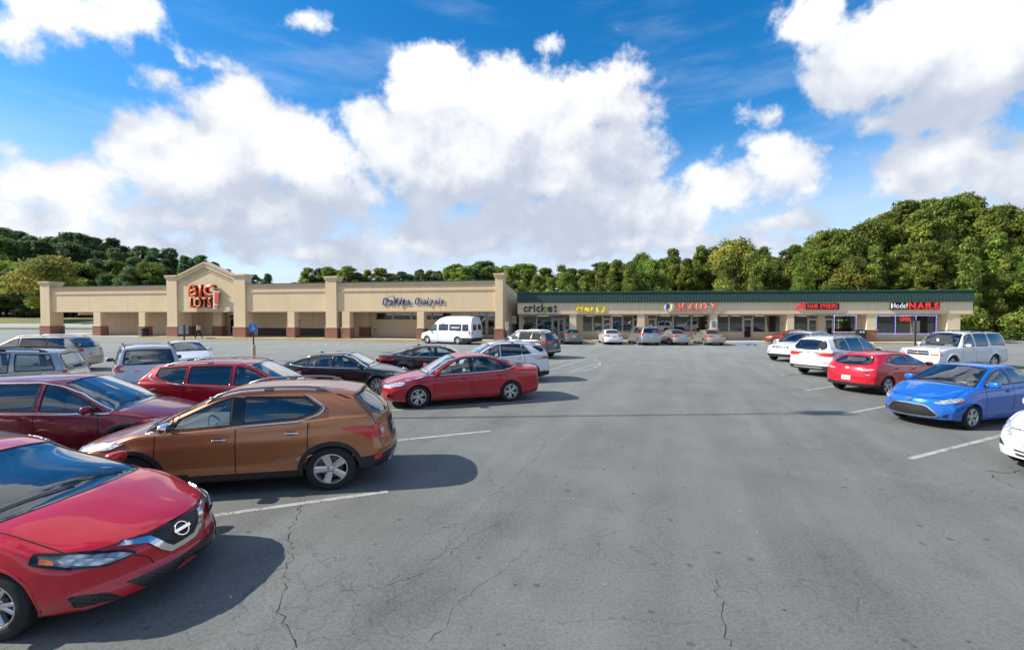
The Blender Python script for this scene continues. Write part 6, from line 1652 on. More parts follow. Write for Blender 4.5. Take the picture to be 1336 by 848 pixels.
# long open crack and the tar-dark cracks by the white car
M['crack'] = mat('crack_dark', (.016, .015, .014), 1.0)
def crack(name, pts, w, seed, branch=0):
    r = random.Random(seed); P_ = [gp(*p) for p in pts]; out = []
    for i in range(len(P_)-1):
        n = max(2, int((P_[i+1]-P_[i]).length/.07))
        for k in range(n):
            q = P_[i].lerp(P_[i+1], k/n); out.append(q + Vector((r.uniform(-.04, .04), r.uniform(-.03, .03), 0)))
    out.append(P_[-1]); b = MB(); vs = []
    for i, p in enumerate(out):
        t = (out[min(i+1, len(out)-1)] - out[max(i-1, 0)]).normalized(); n = Vector((-t.y, t.x, 0))*w*r.uniform(.15, 1.0)
        vs += [(p.x+n.x*.7, p.y+n.y*.7, .003), (p.x-n.x*r.uniform(.2, 1), p.y-n.y, .003)]
    b.add(vs, [(2*i, 2*i+1, 2*i+3, 2*i+2) for i in range(len(out)-1)])
    tag(b.build(name, M['crack']), kind='structure')
crack('asphalt_crack', [(390, 655), (388, 668), (378, 690), (374, 715), (376, 735), (366, 745), (373, 760), (362, 785), (360, 805), (370, 830), (382, 852)], .009, 1)
crack('asphalt_crack', [(366, 745), (340, 752), (325, 756)], .004, 2)
crack('asphalt_crack', [(940, 760), (944, 800), (950, 835), (958, 850)], .005, 3)
crack('asphalt_crack', [(690, 640), (660, 680), (610, 705), (560, 750), (500, 770), (440, 775)], .003, 4)
crack('asphalt_crack', [(1290, 616), (1318, 619), (1336, 615)], .018, 5); crack('asphalt_crack', [(1298, 621), (1312, 630), (1336, 640)], .014, 6)
crack('asphalt_crack', [(720, 560), (700, 600), (640, 650), (600, 700), (480, 815), (472, 850)], .003, 7)
crack('asphalt_crack', [(560, 848), (600, 790), (640, 760), (690, 720)], .004, 8)

# crumbs of litter, leaves and pale stones scattered on the lot
b = MB(); lr = random.Random(5)
for i in range(150):
    y = 2.5 + 30*lr.random()**1.6; x = lr.uniform(-1.0, 1.05)*y; z = .006; w_ = lr.uniform(.008, .026); a_ = lr.uniform(0, 6.28)
    q = [(x + w_*math.cos(a_+k*PI/2)*(1 if k % 2 else .55), y + w_*math.sin(a_+k*PI/2)*(1 if k % 2 else .55), z + (.008 if k == 1 else 0)) for k in range(4)]
    b.add(q, [(0, 1, 2, 3)], lr.choice((0, 0, 1, 2)))
tag(b.build('litter', [mat('pale_litter', (.45, .44, .40), .9), mat('leaf_litter', (.16, .09, .03), .9), mat('dark_litter', (.03, .028, .026), .9)]), label='small scraps of litter and dry leaves scattered over the asphalt', kind='stuff')
# ================================================================== VEHICLES
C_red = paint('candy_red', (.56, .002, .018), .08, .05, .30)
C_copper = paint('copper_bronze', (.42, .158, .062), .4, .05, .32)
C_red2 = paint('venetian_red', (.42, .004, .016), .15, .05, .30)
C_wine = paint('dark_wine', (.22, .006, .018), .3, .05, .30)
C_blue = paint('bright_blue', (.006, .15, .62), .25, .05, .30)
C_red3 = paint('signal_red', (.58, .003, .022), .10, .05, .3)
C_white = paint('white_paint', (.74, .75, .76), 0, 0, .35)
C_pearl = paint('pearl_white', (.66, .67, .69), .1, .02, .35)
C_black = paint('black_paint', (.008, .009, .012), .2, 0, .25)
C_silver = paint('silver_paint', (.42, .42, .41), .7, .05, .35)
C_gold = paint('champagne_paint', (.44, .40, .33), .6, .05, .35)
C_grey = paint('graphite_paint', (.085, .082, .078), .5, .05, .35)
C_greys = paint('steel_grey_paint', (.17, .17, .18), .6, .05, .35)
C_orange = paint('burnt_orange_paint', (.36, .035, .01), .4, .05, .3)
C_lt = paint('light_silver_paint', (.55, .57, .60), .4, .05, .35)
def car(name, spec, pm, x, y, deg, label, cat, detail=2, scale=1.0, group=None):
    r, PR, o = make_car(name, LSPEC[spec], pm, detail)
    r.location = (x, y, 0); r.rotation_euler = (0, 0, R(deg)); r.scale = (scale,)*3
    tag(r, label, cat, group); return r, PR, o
G1 = 'cars parked in the angled stalls'; G2 = 'cars parked nose-in before the shops'
POS = dict(
 compact=(-5.86, 4.88, -4), crossover=(-4.44, 7.88, 190), midsize=(-1.68, 15.0, 201), blue=(12.13, 12.24, 197), hatch=(14.0, 17.16, 21),
 path=(15.64, 21.78, 25), jeepw=(17.75, 28.1, 210), tahoe=(22.95, 23.9, 195), versa=(11.2, 8.5, 199), edge=(-8.7, 9.1, 10), rav=(-7.0, 12.2, 8),
 malibu=(-6.1, 16.65, 0), optima=(-3.3, 20.3, 8), equinox=(-.75, 19.3, 198), jeep=(0.83, 30.4, 144), oldvan=(-23.7, 22.95, 187.5), liberty=(-15.2, 13.2, 203),
 wagonw=(-13.12, 16.46, 130.6), wsedan=(-16.94, 23.7, -42.5), bmw=(9.36, 43.97, 88), caravan=(12.37, 43.43, 92), accord=(15.17, 43.30, 92), fusion=(18.28, 42.95, 88), hyundai=(5.70, 44.39, 90), darkcar=(3.25, 44.66, 90), orange=(26.0, 42.4, 146), van=(-5.81, 43.91, 152), lowcar=(-9.6, 6.3, 24))
r, PR, o = car('parked_car', 'compact_sedan', C_red, *POS['compact'], 'bright red compact sedan filling the bottom left corner, chrome V grille', 'car', scale=1.08, group=G1); r.scale.z = .95
emblem(PR, r, 'front', 0, .615, 'ring', .078).build('emblem', M['chrome'], r, 40)
r, PR, o = car('parked_suv', 'crossover', C_copper, *POS['crossover'], 'copper brown crossover with chrome mirror and scraped rear door', 'suv', scale=1.04, group=G1); r.scale = (1.11, 1.04, 1.0)
emblem(PR, r, 'rear', 0, 1.04, 'blob', .05).build('emblem', M['chrome'], r, 40)
b = MB()
PR.patch(b, 'side', [(2.95, .52), (3.05, .50), (3.2, .60), (3.0, .57)], .0015, 1, .05, 0)
for a_, z_, l_ in ((2.62, .50, .5), (2.7, .53, .42), (2.66, .47, .3), (2.95, .62, .16), (2.98, .66, .12)): PR.line(b, 'side', [(a_, z_), (a_+l_, z_+.045)], .006, .002, 1)
b.build('scrape_mark', mat('scraped_primer', (.42, .32, .25), .8), o.get('door_1_1', r))
r, PR, o = car('parked_car', 'midsize_sedan', C_red2, *POS['midsize'], 'deep red sedan seen side-on in front of the white crossover', 'car', scale=1.046, group=G1)
r, PR, o = car('parked_car', 'blue_sedan', C_blue, *POS['blue'], 'bright blue sedan with a wide open-mouth grille', 'car', scale=1.015, group=G1)
emblem(PR, r, 'front', 0, .665, 'oval', .075).build('emblem', M['chrome'], r, 40)
r, PR, o = car('parked_car', 'hatchback', C_red3, *POS['hatch'], 'bright red hatchback seen from behind beside the blue sedan', 'car', group=G1)
emblem(PR, r, 'rear', 0, .90, 'bowtie', .075).build('emblem', mat('gold_badge', (.6, .42, .1), .3, .6), r, 40)
emblem(PR, r, 'rear', -.62, .70, 'bar', .09).build('model_badge', M['chrome'], r, 40)
r, PR, o = car('parked_suv', 'rounded_suv', C_white, *POS['path'], 'white three-row suv seen from behind with silver roof rails', 'suv', scale=1.03, group=G1)
emblem(PR, r, 'rear', 0, 1.08, 'ring', .05).build('emblem', M['chrome'], r, 40)
S = dict(LSPEC['suv_sport']); S['feat'] = S['feat'] + [('grille_slot', 'gloss_black', [('front', [(x, .80), (x+.055, .80), (x+.055, .93), (x, .93)])], {'off': .012, 's': .08, 'round': .01}) for x in (.02, .11, .20, .29, .38)] + [('front_badge', 'taillight', [('front', [(.44, .83), (.49, .83), (.49, .90), (.44, .90)])], {'off': .012, 's': .1}), ('fog_lamp', 'gloss_black', [('front', [(.56, .58), (.74, .58), (.72, .64), (.58, .64)])], {'s': .08})]
LSPEC['suv_sport_w'] = S
car('parked_suv', 'suv_sport_w', C_white, *POS['jeepw'], 'white slotted-grille suv nosing out behind the three-row suv', 'suv', 1, group=G1)
r, PR, o = car('parked_suv', 'boxy_suv', C_white, *POS['tahoe'], 'large boxy white suv behind the sign post at the right', 'suv', 1, group=G1)
emblem(PR, r, 'front', 0, .87, 'bowtie', .1).build('emblem', mat('gold_badge', (.6, .42, .1), .3, .6), r, 40)
b = MB(); b.box(1.06, 1.10, -.05, .05, 1.42, 1.56); b.build('mirror_tag', M['s_white'], r)
r, PR, o = car('parked_car', 'versa_sedan', C_white, *POS['versa'], 'white sedan cut by the right edge, only its nose in view', 'car', group=G1)
emblem(PR, r, 'front', 0, .62, 'ring', .07).build('emblem', M['chrome'], r, 40)
r, PR, o = car('parked_suv', 'large_crossover', C_wine, *POS['edge'], 'dark wine red crossover at the left edge beyond the copper one', 'suv', scale=0.97, group=G1); r.scale.z = .93
r, PR, o = car('parked_suv', 'small_suv', C_red2, *POS['rav'], 'red suv with silver roof rails between the wine and black cars', 'suv', scale=1.05, group=G1); r.scale.z = .97
car('parked_car', 'sleek_sedan', C_black, *POS['malibu'], 'black sedan with chrome-edged windows behind the red suv', 'car', group=G1)
car('parked_car', 'sleek_sedan', C_black, *POS['optima'], 'black sedan facing right, its red taillight showing behind the red sedan', 'car', 1, scale=1.03, group=G1)
car('parked_suv', 'equinox_suv', C_white, *POS['equinox'], 'white crossover with dark rear quarter glass behind the red sedan', 'suv', 1, group=G1)
car('parked_suv', 'suv_sport', C_grey, *POS['jeep'], 'graphite grey suv at the head of the left row by the painted island', 'suv', 1, group=G1)
car('parked_minivan', 'old_minivan', C_gold, *POS['oldvan'], 'champagne minivan at the far left of the lot', 'minivan', 1, group=G1)
car('parked_suv', 'liftgate_suv', C_silver, *POS['liberty'], 'silver boxy suv at the left edge before the champagne minivan', 'suv', 1, group=G1)
car('parked_suv', 'liftgate_suv', C_lt, *POS['wagonw'], 'pale silver suv seen from behind beside the bare sign post', 'suv', 1, group=G1)
car('parked_car', 'plain_sedan', C_white, *POS['wsedan'], 'white sedan facing the camera behind the grey-backed sign', 'car', 1, group=G1)
car('parked_car', 'plain_sedan', C_silver, *POS['lowcar'], 'silver car at the left edge between the wine and red cars, only its nose showing', 'car', 1, group=G1)
car('parked_car', 'plain_sedan', C_greys, *POS['hyundai'], 'steel grey sedan parked before the phone shop doors', 'car', 0, scale=.96, group=G2)
car('parked_car', 'plain_sedan', C_black, *POS['darkcar'], 'dark car mostly hidden behind the graphite suv', 'car', 0, scale=.96, group=G2)
car('parked_car', 'plain_sedan', C_white, *POS['bmw'], 'white sedan parked before the rental office', 'car', 0, scale=.96, group=G2)
car('parked_minivan', 'minivan', C_silver, *POS['caravan'], 'silver minivan nose-in before the shops', 'minivan', 0, scale=.96, group=G2)
car('parked_car', 'plain_sedan', C_silver, *POS['accord'], 'silver sedan between the silver minivan and the champagne sedan', 'car', 0, scale=.96, group=G2)
car('parked_car', 'plain_sedan', C_gold, *POS['fusion'], 'champagne sedan parked by the blue disabled sign', 'car', 0, scale=.96, group=G2)
car('parked_car', 'plain_sedan', C_orange, *POS['orange'], 'burnt orange sedan by the hatched crossing before the hair salon', 'car', 0, group=G2)
r, PR, o = car('passenger_van', 'van', C_white, *POS['van'], 'white high-roof passenger van at the kerb under the clinic sign', 'van', 1, scale=1.01)
for z_, l_ in ((1.58, .50), (1.50, .38)):
    b = MB(); PR.line(b, 'side', [(4.07-l_, z_), (4.07+l_, z_)], .05, .008, 1); b.build('window_lettering', M['s_white'], r)

# ================================================================== STREET FURNITURE
M['post'] = mat('post_brown', (.05, .035, .03), .6); M['post_w'] = mat('post_white', (.55, .53, .47), .7, var=.2); M['sign_back'] = mat('sign_back', (.34, .34, .32), .5, .3, var=.1)
M['sign_blu'] = mat('disabled_sign_blue', (.03, .18, .55), .4); M['cream'] = mat('bollard_cream', (.55, .45, .25), .8, var=.1); M['bin'] = mat('bin_black', (.015, .016, .018), .6); M['galv'] = mat('galvanised', (.3, .3, .31), .5, .6)
def post_sign(label, px, pyb, ptop, plate, base=None, face=None, rz=0.0):
    """thin post with a plate; pixels give foot, top and plate rows"""
    p = gp(px, pyb); k = p.y/FPX; z = lambda py: CAMZ + (HORIZ-py)*k
    r = thing('sign_post', label, 'sign', (p.x, p.y, 0), rz)
    b = MB(); b.box(-.035, .035, -.02, .02, 0, z(ptop)); b.build('post', M['post'], r)
    if base:
        b = MB(); b.lathe([(.11, 0), (.11, z(base)-.03), (.08, z(base)), (0, z(base))], 14, axis='z'); b.build('bollard', M['cream'], r, 40)
    if plate:
        x0, x1, y0, y1, mt, front = plate; X0, X1 = (x0-px)*k, (x1-px)*k
        b = MB(); yy = -.045 if front else .025; b.box(X0, X1, yy, yy+.012, z(y1), z(y0)); pl = b.build('sign_plate', mt, r)
        if face: face(pl, X0, X1, yy-.003, z(y1), z(y0))
    return r
def wheelchair(parent, X0, X1, y, z0, z1):
    w, h = X1-X0, z1-z0; cx = (X0+X1)/2; cz = (z0+z1)/2; b = MB(); r_ = h*.16
    b.lathe([(r_*.75, y), (r_, y), (r_, y+.003)], 16, c=(cx+w*.02, 0, cz-h*.12))
    b.box(cx-w*.08, cx-w*.02, y, y+.003, cz-h*.1, cz+h*.2); b.ell((cx-w*.05, y, cz+h*.28), (h*.06, .003, h*.06), 10, 6)
    b.box(cx-w*.05, cx+w*.12, y, y+.003, cz-h*.06, cz-h*.01); b.box(cx+w*.10, cx+w*.2, y, y+.003, cz-h*.25, cz-h*.05)
    b.build('wheelchair_symbol', M['s_white'], parent)
post_sign('dark post with two pale sign backs near the white parked sedan', 240, 473, 424.5, (232, 245, 424.5, 436, M['sign_back'], False), base=456)
post_sign('blue disabled parking sign on a cream-footed post beyond the red suv', 330.5, 470, 422.5, (325.5, 336, 422.5, 433, M['sign_blu'], True), base=450.5, face=wheelchair)
post_sign('short dark sign post beside the leftmost brick pillar', 80.5, 445, 428, (78, 83, 428.5, 436, M['bin'], True))
post_sign('brown sign post with pale sign backs before the boxy white suv', 1194.5, 472, 417.5, (1192, 1201, 419, 434, M['sign_back'], False), base=458)
r = post_sign('slim sign post by the phone shop seen nearly edge-on', 661, 450, 419.5, (657, 665, 420, 431, M['s_white'], True), rz=R(62))
# blue disabled-parking plate on the brick-footed pillar
s0 = FR_.s(929.3); s1 = FR_.s(933.2); zt_, zb_ = FR_.z(931, 419), FR_.z(931, 424.6)
r = thing('wall_sign', 'small blue disabled-parking plate on the pillar right of the beauty shop', 'sign', FR_.w(s0, .03, zb_), math.atan2(FR_.e.y, FR_.e.x))
b = MB(); b.box(0, s1-s0, -.02, 0, 0, zt_-zb_); pl = b.build('sign_plate', M['sign_blu'], r); wheelchair(pl, 0, s1-s0, -.024, 0, zt_-zb_)
b = MB(); b.box(0, s1-s0, -.02, 0, -.16, -.03); b.build('lower_plate', M['sign_blu'], r)
def bin_(label, F, px, d, h, w, rnd_=True):
    p = F.w(F.s(px, d), d, KZ); r = thing('litter_bin', label, 'litter bin', p, math.atan2(F.e.y, F.e.x))
    b = MB()
    b.lathe([(w*.44, 0), (w*.5, .05), (w*.5, h*.72), (w*.46, h*.76)], 16, axis='z'); b.build('drum', M['bin'], r, 40)
    b = MB(); b.lathe([(w*.53, h*.76), (w*.53, h*.82), (w*.40, h*.95), (w*.12, h), (0, h)], 16, axis='z'); b.box(-w*.2, w*.2, -w*.54, -w*.40, h*.80, h*.90); b.build('lid', M['bin'], r, 40)
    return r
bin_('round black litter bin left of the gabled entrance', FL, 188.5, -.25, 1.05, .75); bin_('black litter bin behind the white van nose', FL, 554.5, -.4, 1.15, .6)
p = FR_.w(FR_.s(1125.5, -.3), -.3, KZ); r = thing('newspaper_box', 'black box with pale notices beside the brick-footed salon pillar', 'box', p, math.atan2(FR_.e.y, FR_.e.x))
b = MB(); b.box(-.34, .34, 0, .5, .08, 1.15); b.box(-.30, -.22, .05, .13, 0, .08); b.box(.22, .30, .05, .13, 0, .08); b.build('cabinet', M['bin'], r, bevel=.02)
for x_ in (-.16, .10): b = MB(); b.box(x_-.07, x_+.09, -.01, 0, .86, 1.02); b.build('notice', M['s_white'], r)
# tall lot light standing off to the left; its long shadow crosses the lane
px_, py_ = -15.6, 11.7; lp_h = (8.9 + 15.6)*math.tan(SUN_EL) - .1
r = thing('lamp_post', 'tall parking lot light pole standing beyond the left edge', 'lamp post', (px_, py_, 0))
b = MB(); b.lathe([(.30, 0), (.30, .75), (.26, .8), (0, .8)], 20, axis='z'); b.build('concrete_footing', M['concrete'], r, 40)
b = MB(); b.tube([(0, 0, .8), (0, 0, lp_h)], [.075, .045], 10); b.build('pole', M['post'], r, True)
b = MB(); b.box(-.6, .6, -.28, .28, lp_h, lp_h+.22); b.box(-.45, .45, -.24, .24, lp_h-.06, lp_h); b.build('lamp_head', M['post'], r, bevel=.03)

# ---- person walking along the gabled entrance
def person(label, p, rz):
    r = thing('person', label, 'person', p, rz)
    me = bpy.data.meshes.new('body')
    V = [(0, 0, .95), (0, 0, 1.15), (0, 0, 1.38), (.02, 0, 1.50), (.04, 0, 1.58), (.05, 0, 1.68), (0, .11, .92), (.22, .11, .52), (.38, .11, .10), (.48, .11, .05), (0, -.11, .92), (-.10, -.11, .50), (-.38, -.11, .16), (-.30, -.11, .06),
         (0, .20, 1.40), (-.12, .27, 1.14), (.02, .25, .92), (.05, .25, .85), (0, -.20, 1.40), (.10, -.28, 1.14), (.28, -.24, 1.02), (.34, -.22, 1.0)]
    E_ = [(0, 1), (1, 2), (2, 3), (3, 4), (4, 5), (0, 6), (6, 7), (7, 8), (8, 9), (0, 10), (10, 11), (11, 12), (12, 13), (2, 14), (14, 15), (15, 16), (16, 17), (2, 18), (18, 19), (19, 20), (20, 21)]
    rad = [.19, .20, .20, .075, .09, .095, .125, .085, .055, .045, .125, .085, .055, .045, .075, .055, .04, .04, .075, .055, .04, .04]
    me.from_pydata(V, E_, []); o = link('body', me, r)
    o.modifiers.new('skin', 'SKIN'); 
    for i, v in enumerate(me.skin_vertices[0].data): v.radius = (rad[i], rad[i]*1.05); v.use_root = (i == 0)
    s = o.modifiers.new('sub', 'SUBSURF'); s.levels = 1; s.render_levels = 2
    dg = bpy.context.evaluated_depsgraph_get(); m2 = bpy.data.meshes.new_from_object(o.evaluated_get(dg)); o.modifiers.clear(); o.data = m2
    ms = [mat('pale_pink_shirt', (.62, .42, .44), .9), mat('black_trousers', (.015, .015, .018), .9), mat('skin', (.30, .17, .11), .6)]
    m2.materials.clear()
    for k in ms: m2.materials.append(k)
    for p_ in m2.polygons:
        c = p_.center; p_.use_smooth = True
        p_.material_index = 1 if c.z < .98 and abs(c.y) < .24 else (2 if c.z > 1.50 or (c.z < 1.1 and abs(c.y) > .2) or (c.x > .2 and c.z > .9) else 0)
    b = MB(); b.ell((.03, 0, 1.71), (.115, .105, .10), 12, 8); b.build('hair', mat('dark_hair', (.02, .015, .012), .8), r, True)
    b = MB(); b.ell((.155, 0, 1.65), (.02, .015, .025), 8, 6); b.ell((.135, .035, 1.69), (.012, .014, .01), 8, 6); b.ell((.135, -.035, 1.69), (.012, .014, .01), 8, 6); b.build('face', ms[2], r, True)
    return r
pp = FL.w(FL.s(259, -1.3), -1.3, 0); person('person in a pale pink shirt and black trousers striding past the entrance', pp, PI + math.atan2(FL.e.y, FL.e.x))
# ================================================================== TREES
def leaf_mat(name, cols, sat=1.0):
    m = bpy.data.materials.new(name); m.use_nodes = True
    nt = m.node_tree; B = NB(nt); p = nt.nodes['Principled BSDF']
    at = B.n('ShaderNodeAttribute', attribute_name='clump'); oi = B.n('ShaderNodeObjectInfo')
    f = B.m('FRACT', B.m('ADD', at.outputs['Fac'], B.m('MULTIPLY', oi.outputs['Random'], .35)))
    cr = B.n('ShaderNodeValToRGB'); el_ = cr.color_ramp.elements
    while len(el_) < len(cols): el_.new(.5)
    for i, c in enumerate(cols): el_[i].position = i/(len(cols)-1); el_[i].color = c4(c)
    B.put(cr.inputs[0], at.outputs['Fac'])
    hs = B.n('ShaderNodeHueSaturation', inp={'Hue': B.m('MULTIPLY_ADD', oi.outputs['Random'], .035, .492), 'Saturation': 1.0, 'Value': B.m('MULTIPLY_ADD', oi.outputs['Random'], .6, .88), 'Fac': 1.0, 'Color': cr.outputs[0]})
    B.put(p.inputs['Base Color'], hs.outputs[0]); p.inputs['Roughness'].default_value = .6; p.inputs['Specular IOR Level'].default_value = .25
    tr = B.n('ShaderNodeBsdfTranslucent', inp={0: hs.outputs[0]})
    mx = B.n('ShaderNodeMixShader', inp={0: .45, 1: p.outputs[0], 2: tr.outputs[0]})
    nt.links.new(mx.outputs[0], nt.nodes['Material Output'].inputs[0])
    return m
M['pine'] = leaf_mat('pine_needles', [(.07, .10, .020), (.17, .21, .036), (.30, .33, .058), (.42, .43, .09)])
M['oak'] = leaf_mat('broad_leaves', [(.065, .105, .02), (.15, .20, .034), (.27, .30, .05), (.38, .36, .08)])
M['autumn'] = leaf_mat('turning_leaves', [(.10, .14, .03), (.22, .26, .05), (.36, .33, .07), (.48, .30, .08)])
M['darkpine'] = leaf_mat('dark_needles', [(.045, .085, .035), (.10, .16, .06), (.17, .23, .08), (.24, .29, .10)])
M['bark'] = mat('bark', (.10, .072, .055), .95, var=.35, vscale=4, bump=.5, bscale=12)
M['bark_pale'] = mat('pale_bark', (.34, .30, .26), .9, var=.25, vscale=4)
def crown_mesh(name, clumps, mt, leaf, n_per, seed, flat=.75, tuft=False):
    r = np.random.default_rng(seed); VS = []; CL_ = []
    for (c, rad) in clumps:
        n = int(n_per*(rad/1.2)**2)
        d = r.normal(size=(n, 3)); d /= np.linalg.norm(d, axis=1)[:, None]
        rr = rad*(.35 + .85*r.random(n)**.6); lump = 1 + .22*np.sin(d[:, 0]*5 + rad*9) * np.cos(d[:, 1]*4+rad*5)
        P_ = np.array(c) + d*(rr*lump)[:, None]*np.array([1, 1, flat])
        s = leaf*(.6 + .8*r.random(n))
        nn = d*.7 + r.normal(size=(n, 3))*.6 + np.array([0, 0, .3]); nn /= np.linalg.norm(nn, axis=1)[:, None]
        t = np.cross(nn, r.normal(size=(n, 3))); t /= np.linalg.norm(t, axis=1)[:, None]; b = np.cross(nn, t)
        el_ = 1.0 if not tuft else 1.5
        q = np.stack([P_ - t*s[:, None]*el_*.6, P_ + b*s[:, None]*.32, P_ + t*s[:, None]*el_*.6 + nn*s[:, None]*.15, P_ - b*s[:, None]*.32], 1)
        VS.append(q.reshape(-1, 3)); base = r.random()*.7 + .05
        CL_.append(np.repeat(np.clip(base + r.normal(size=n)*.13, 0, 1), 4))
    V = np.concatenate(VS); n = len(V)//4
    me = bpy.data.meshes.new(name); me.vertices.add(len(V)); me.vertices.foreach_set('co', V.ravel().astype(np.float32))
    me.loops.add(n*4); me.loops.foreach_set('vertex_index', np.arange(n*4, dtype=np.int32)); me.polygons.add(n)
    me.polygons.foreach_set('loop_start', np.arange(0, n*4, 4, dtype=np.int32)); me.polygons.foreach_set('loop_total', np.full(n, 4, dtype=np.int32))
    a = me.attributes.new('clump', 'FLOAT', 'POINT'); a.data.foreach_set('value', np.concatenate(CL_).astype(np.float32))
    me.materials.append(mt); me.update(calc_edges=True); me.validate()
    return me
def tree_proto(kind, seed):
    r = random.Random(seed); cl = []; tb = MB()
    if kind == 'pine':                       # tall bare stem, irregular tufted head
        h = 16; bend = [(0, 0, 0), (r.uniform(-.2, .2), r.uniform(-.2, .2), 6), (r.uniform(-.5, .5), r.uniform(-.4, .4), 11), (r.uniform(-.6, .6), 0, 15.4)]
        tb.tube(bend, [.26, .21, .15, .05], 8)
        base = r.uniform(6.5, 8.5)
        for k in range(60):
            z = base + (15.8-base)*r.random()**.85; w = .8 + 3.5*((15.9-z)/(15.9-base))**.75 * (1 - .35*max(0, 1-(z-base)/2.0))
            a = r.uniform(0, 2*PI); d = w*r.uniform(.3, 1.0); rad = r.uniform(.42, .85)
            cx = np.interp(z, [0, 6, 11, 15.4], [b_[0] for b_ in bend]); cy = np.interp(z, [0, 6, 11, 15.4], [b_[1] for b_ in bend])
            c = (cx + d*math.cos(a), cy + d*math.sin(a), z); cl.append((c, rad))
            if k % 2 == 0: tb.tube([(cx, cy, z-.7), ((cx+c[0])/2, (cy+c[1])/2, z-.35), c], [.06, .04, .015], 5)
        return tb, cl, h, .27, 440
    if kind == 'bushy':                      # pine feathered down most of the stem, ragged tiers
        h = 15; tb.tube([(0, 0, 0), (.2, .1, 7), (0, 0, 14.4)], [.28, .2, .05], 8)
        for k in range(105):
            z = 1.6 + 13.0*r.random(); tier = .8 + .2*math.sin(z*2.6 + r.uniform(-.5, .5)); w = (.35 + 3.0*((15.1-z)/13.5)**.72)*tier
            a = r.uniform(0, 2*PI); d = w*r.uniform(.45, 1.0); rad = r.uniform(.45, .92)
            c = (d*math.cos(a), d*math.sin(a), z - .12*d); cl.append((c, rad))
            if k % 3 == 0: tb.tube([(0, 0, z-.3), c], [.055, .015], 5)
        return tb, cl, h, .27, 400
    if kind == 'broad':
        h = 12; tb.tube([(0, 0, 0), (.1, 0, 3), (0, .1, 8)], [.26, .2, .1], 8)
        for k in range(70):
            z = r.uniform(2.6, 11.4); w = 3.7*math.sin(PI*min(1, max(.05, (12-z)/10.2))); a = r.uniform(0, 2*PI); d = w*r.uniform(.35, 1.0); rad = r.uniform(.6, 1.15)
            c = (d*math.cos(a), d*math.sin(a), z); cl.append((c, rad))
            if k % 3 == 0: tb.tube([(0, 0, max(1.8, z-2.2)), c], [.09, .02], 5)
        return tb, cl, h, .28, 420
    if kind == 'small':                      # small ornamental with a pale stem
        h = 7; tb.tube([(0, 0, 0), (.05, 0, 1.6), (.0, .1, 4.5)], [.13, .11, .05], 8)
        for s_ in (-1, 1): tb.tube([(.05, 0, 1.5), (.6*s_, .1, 2.8), (1.0*s_, .2, 4.2)], [.08, .06, .03], 6)
        for k in range(30):
            z = r.uniform(2.1, 6.6); w = 2.7*math.sin(PI*min(1, max(.05, (7.2-z)/5.6))); a = r.uniform(0, 2*PI); d = w*r.uniform(.2, 1.0)
            cl.append(((d*math.cos(a), d*math.sin(a), z), r.uniform(.6, 1.05)))
        return tb, cl, h, .26, 330
    if kind == 'shrub':
        h = 3; tb.tube([(0, 0, 0), (.1, 0, 1.5)], [.06, .03], 6)
        for k in range(14):
            a = r.uniform(0, 2*PI); d = r.uniform(0, 1.3); cl.append(((d*math.cos(a), d*math.sin(a), r.uniform(.4, 2.3)), r.uniform(.5, .9)))
        return tb, cl, h, .26, 330
PROTO = {}
def proto(kind, mk, seed, bark='bark'):
    key = (kind, mk, seed)
    if key not in PROTO:
        tb, cl, h, leaf, n = tree_proto(kind, seed)
        PROTO[key] = (tb.mesh('trunk', M[bark], True), crown_mesh('crown', cl, M[mk], leaf, n, seed, tuft=kind in ('pine', 'bushy')), h)
    return PROTO[key]
def tree(name, kind, mk, seed, x, y, h, label, cat='tree', group=None, wide=1.0, bark='bark'):
    tm, cm, ph = proto(kind, mk, seed, bark)
    r = thing(name, label, cat, (x, y, ground_z(x, y) - .05), random.uniform(0, 6.28), group)
    s = h/ph; r.scale = (s*wide, s*wide, s); link('trunk', tm, r); link('crown', cm, r); return r
def top_h(px, py, Y, x=None):
    X = (px-668)/FPX*Y; return X, CAMZ + (HORIZ-py)*Y/FPX - ground_z(X, Y)
rt_ = random.Random(11)
GR, GC, GL_ = 'trees behind the row of shops', 'pines beyond the store roof', 'wood on the hill at the left'
# skyline read off the photo: px, top row
def row(sky, Y0, Y1, step, kinds, group, labels, jit=7, lo=None):
    xs, ys = [q[0] for q in sky], [q[1] for q in sky]; px = sky[0][0]; k = 0
    while px <= sky[-1][0]:
        Y = rt_.uniform(Y0, Y1); py = float(np.interp(px, xs, ys)) + rt_.uniform(0, jit) + (lo or 0)
        X, h = top_h(px, py, Y); kd = rt_.choice(kinds)
        if h > 3: tree(kd[0], kd[1], kd[2], kd[3], X, Y, h, labels[kd[0]], group=group, wide=kd[4] if len(kd) > 4 else rt_.uniform(.78, 1.02)*(1.5 if group == GC else 1.25 if group == GL_ else 1.0))
        px += step*rt_.uniform(.75, 1.25); k += 1
P3 = [('pine_tree', 'bushy', 'pine', s) for s in (1, 2, 3)]
B3 = [('broadleaf_tree', 'broad', 'oak', s) for s in (4, 5)]; A3 = [('autumn_tree', 'broad', 'autumn', 6)]
T3 = [('pine_tree', 'pine', 'pine', s) for s in (7, 8, 9)]; D3 = [('pine_tree', 'pine', 'darkpine', s) for s in (10, 11)]
labR = {'pine_tree': 'green pine in the dense stand behind the row of shops', 'broadleaf_tree': 'leafy broadleaf tree among the pines behind the row of shops', 'autumn_tree': 'yellowing broadleaf tree among the pines behind the row of shops'}
skyR = [(700, 352), (760, 344), (800, 338), (850, 326), (900, 322), (950, 311), (985, 318), (1020, 320), (1060, 306), (1100, 290), (1140, 276), (1170, 262), (1215, 258), (1240, 255), (1290, 264), (1336, 272), (1400, 270), (1500, 280)]
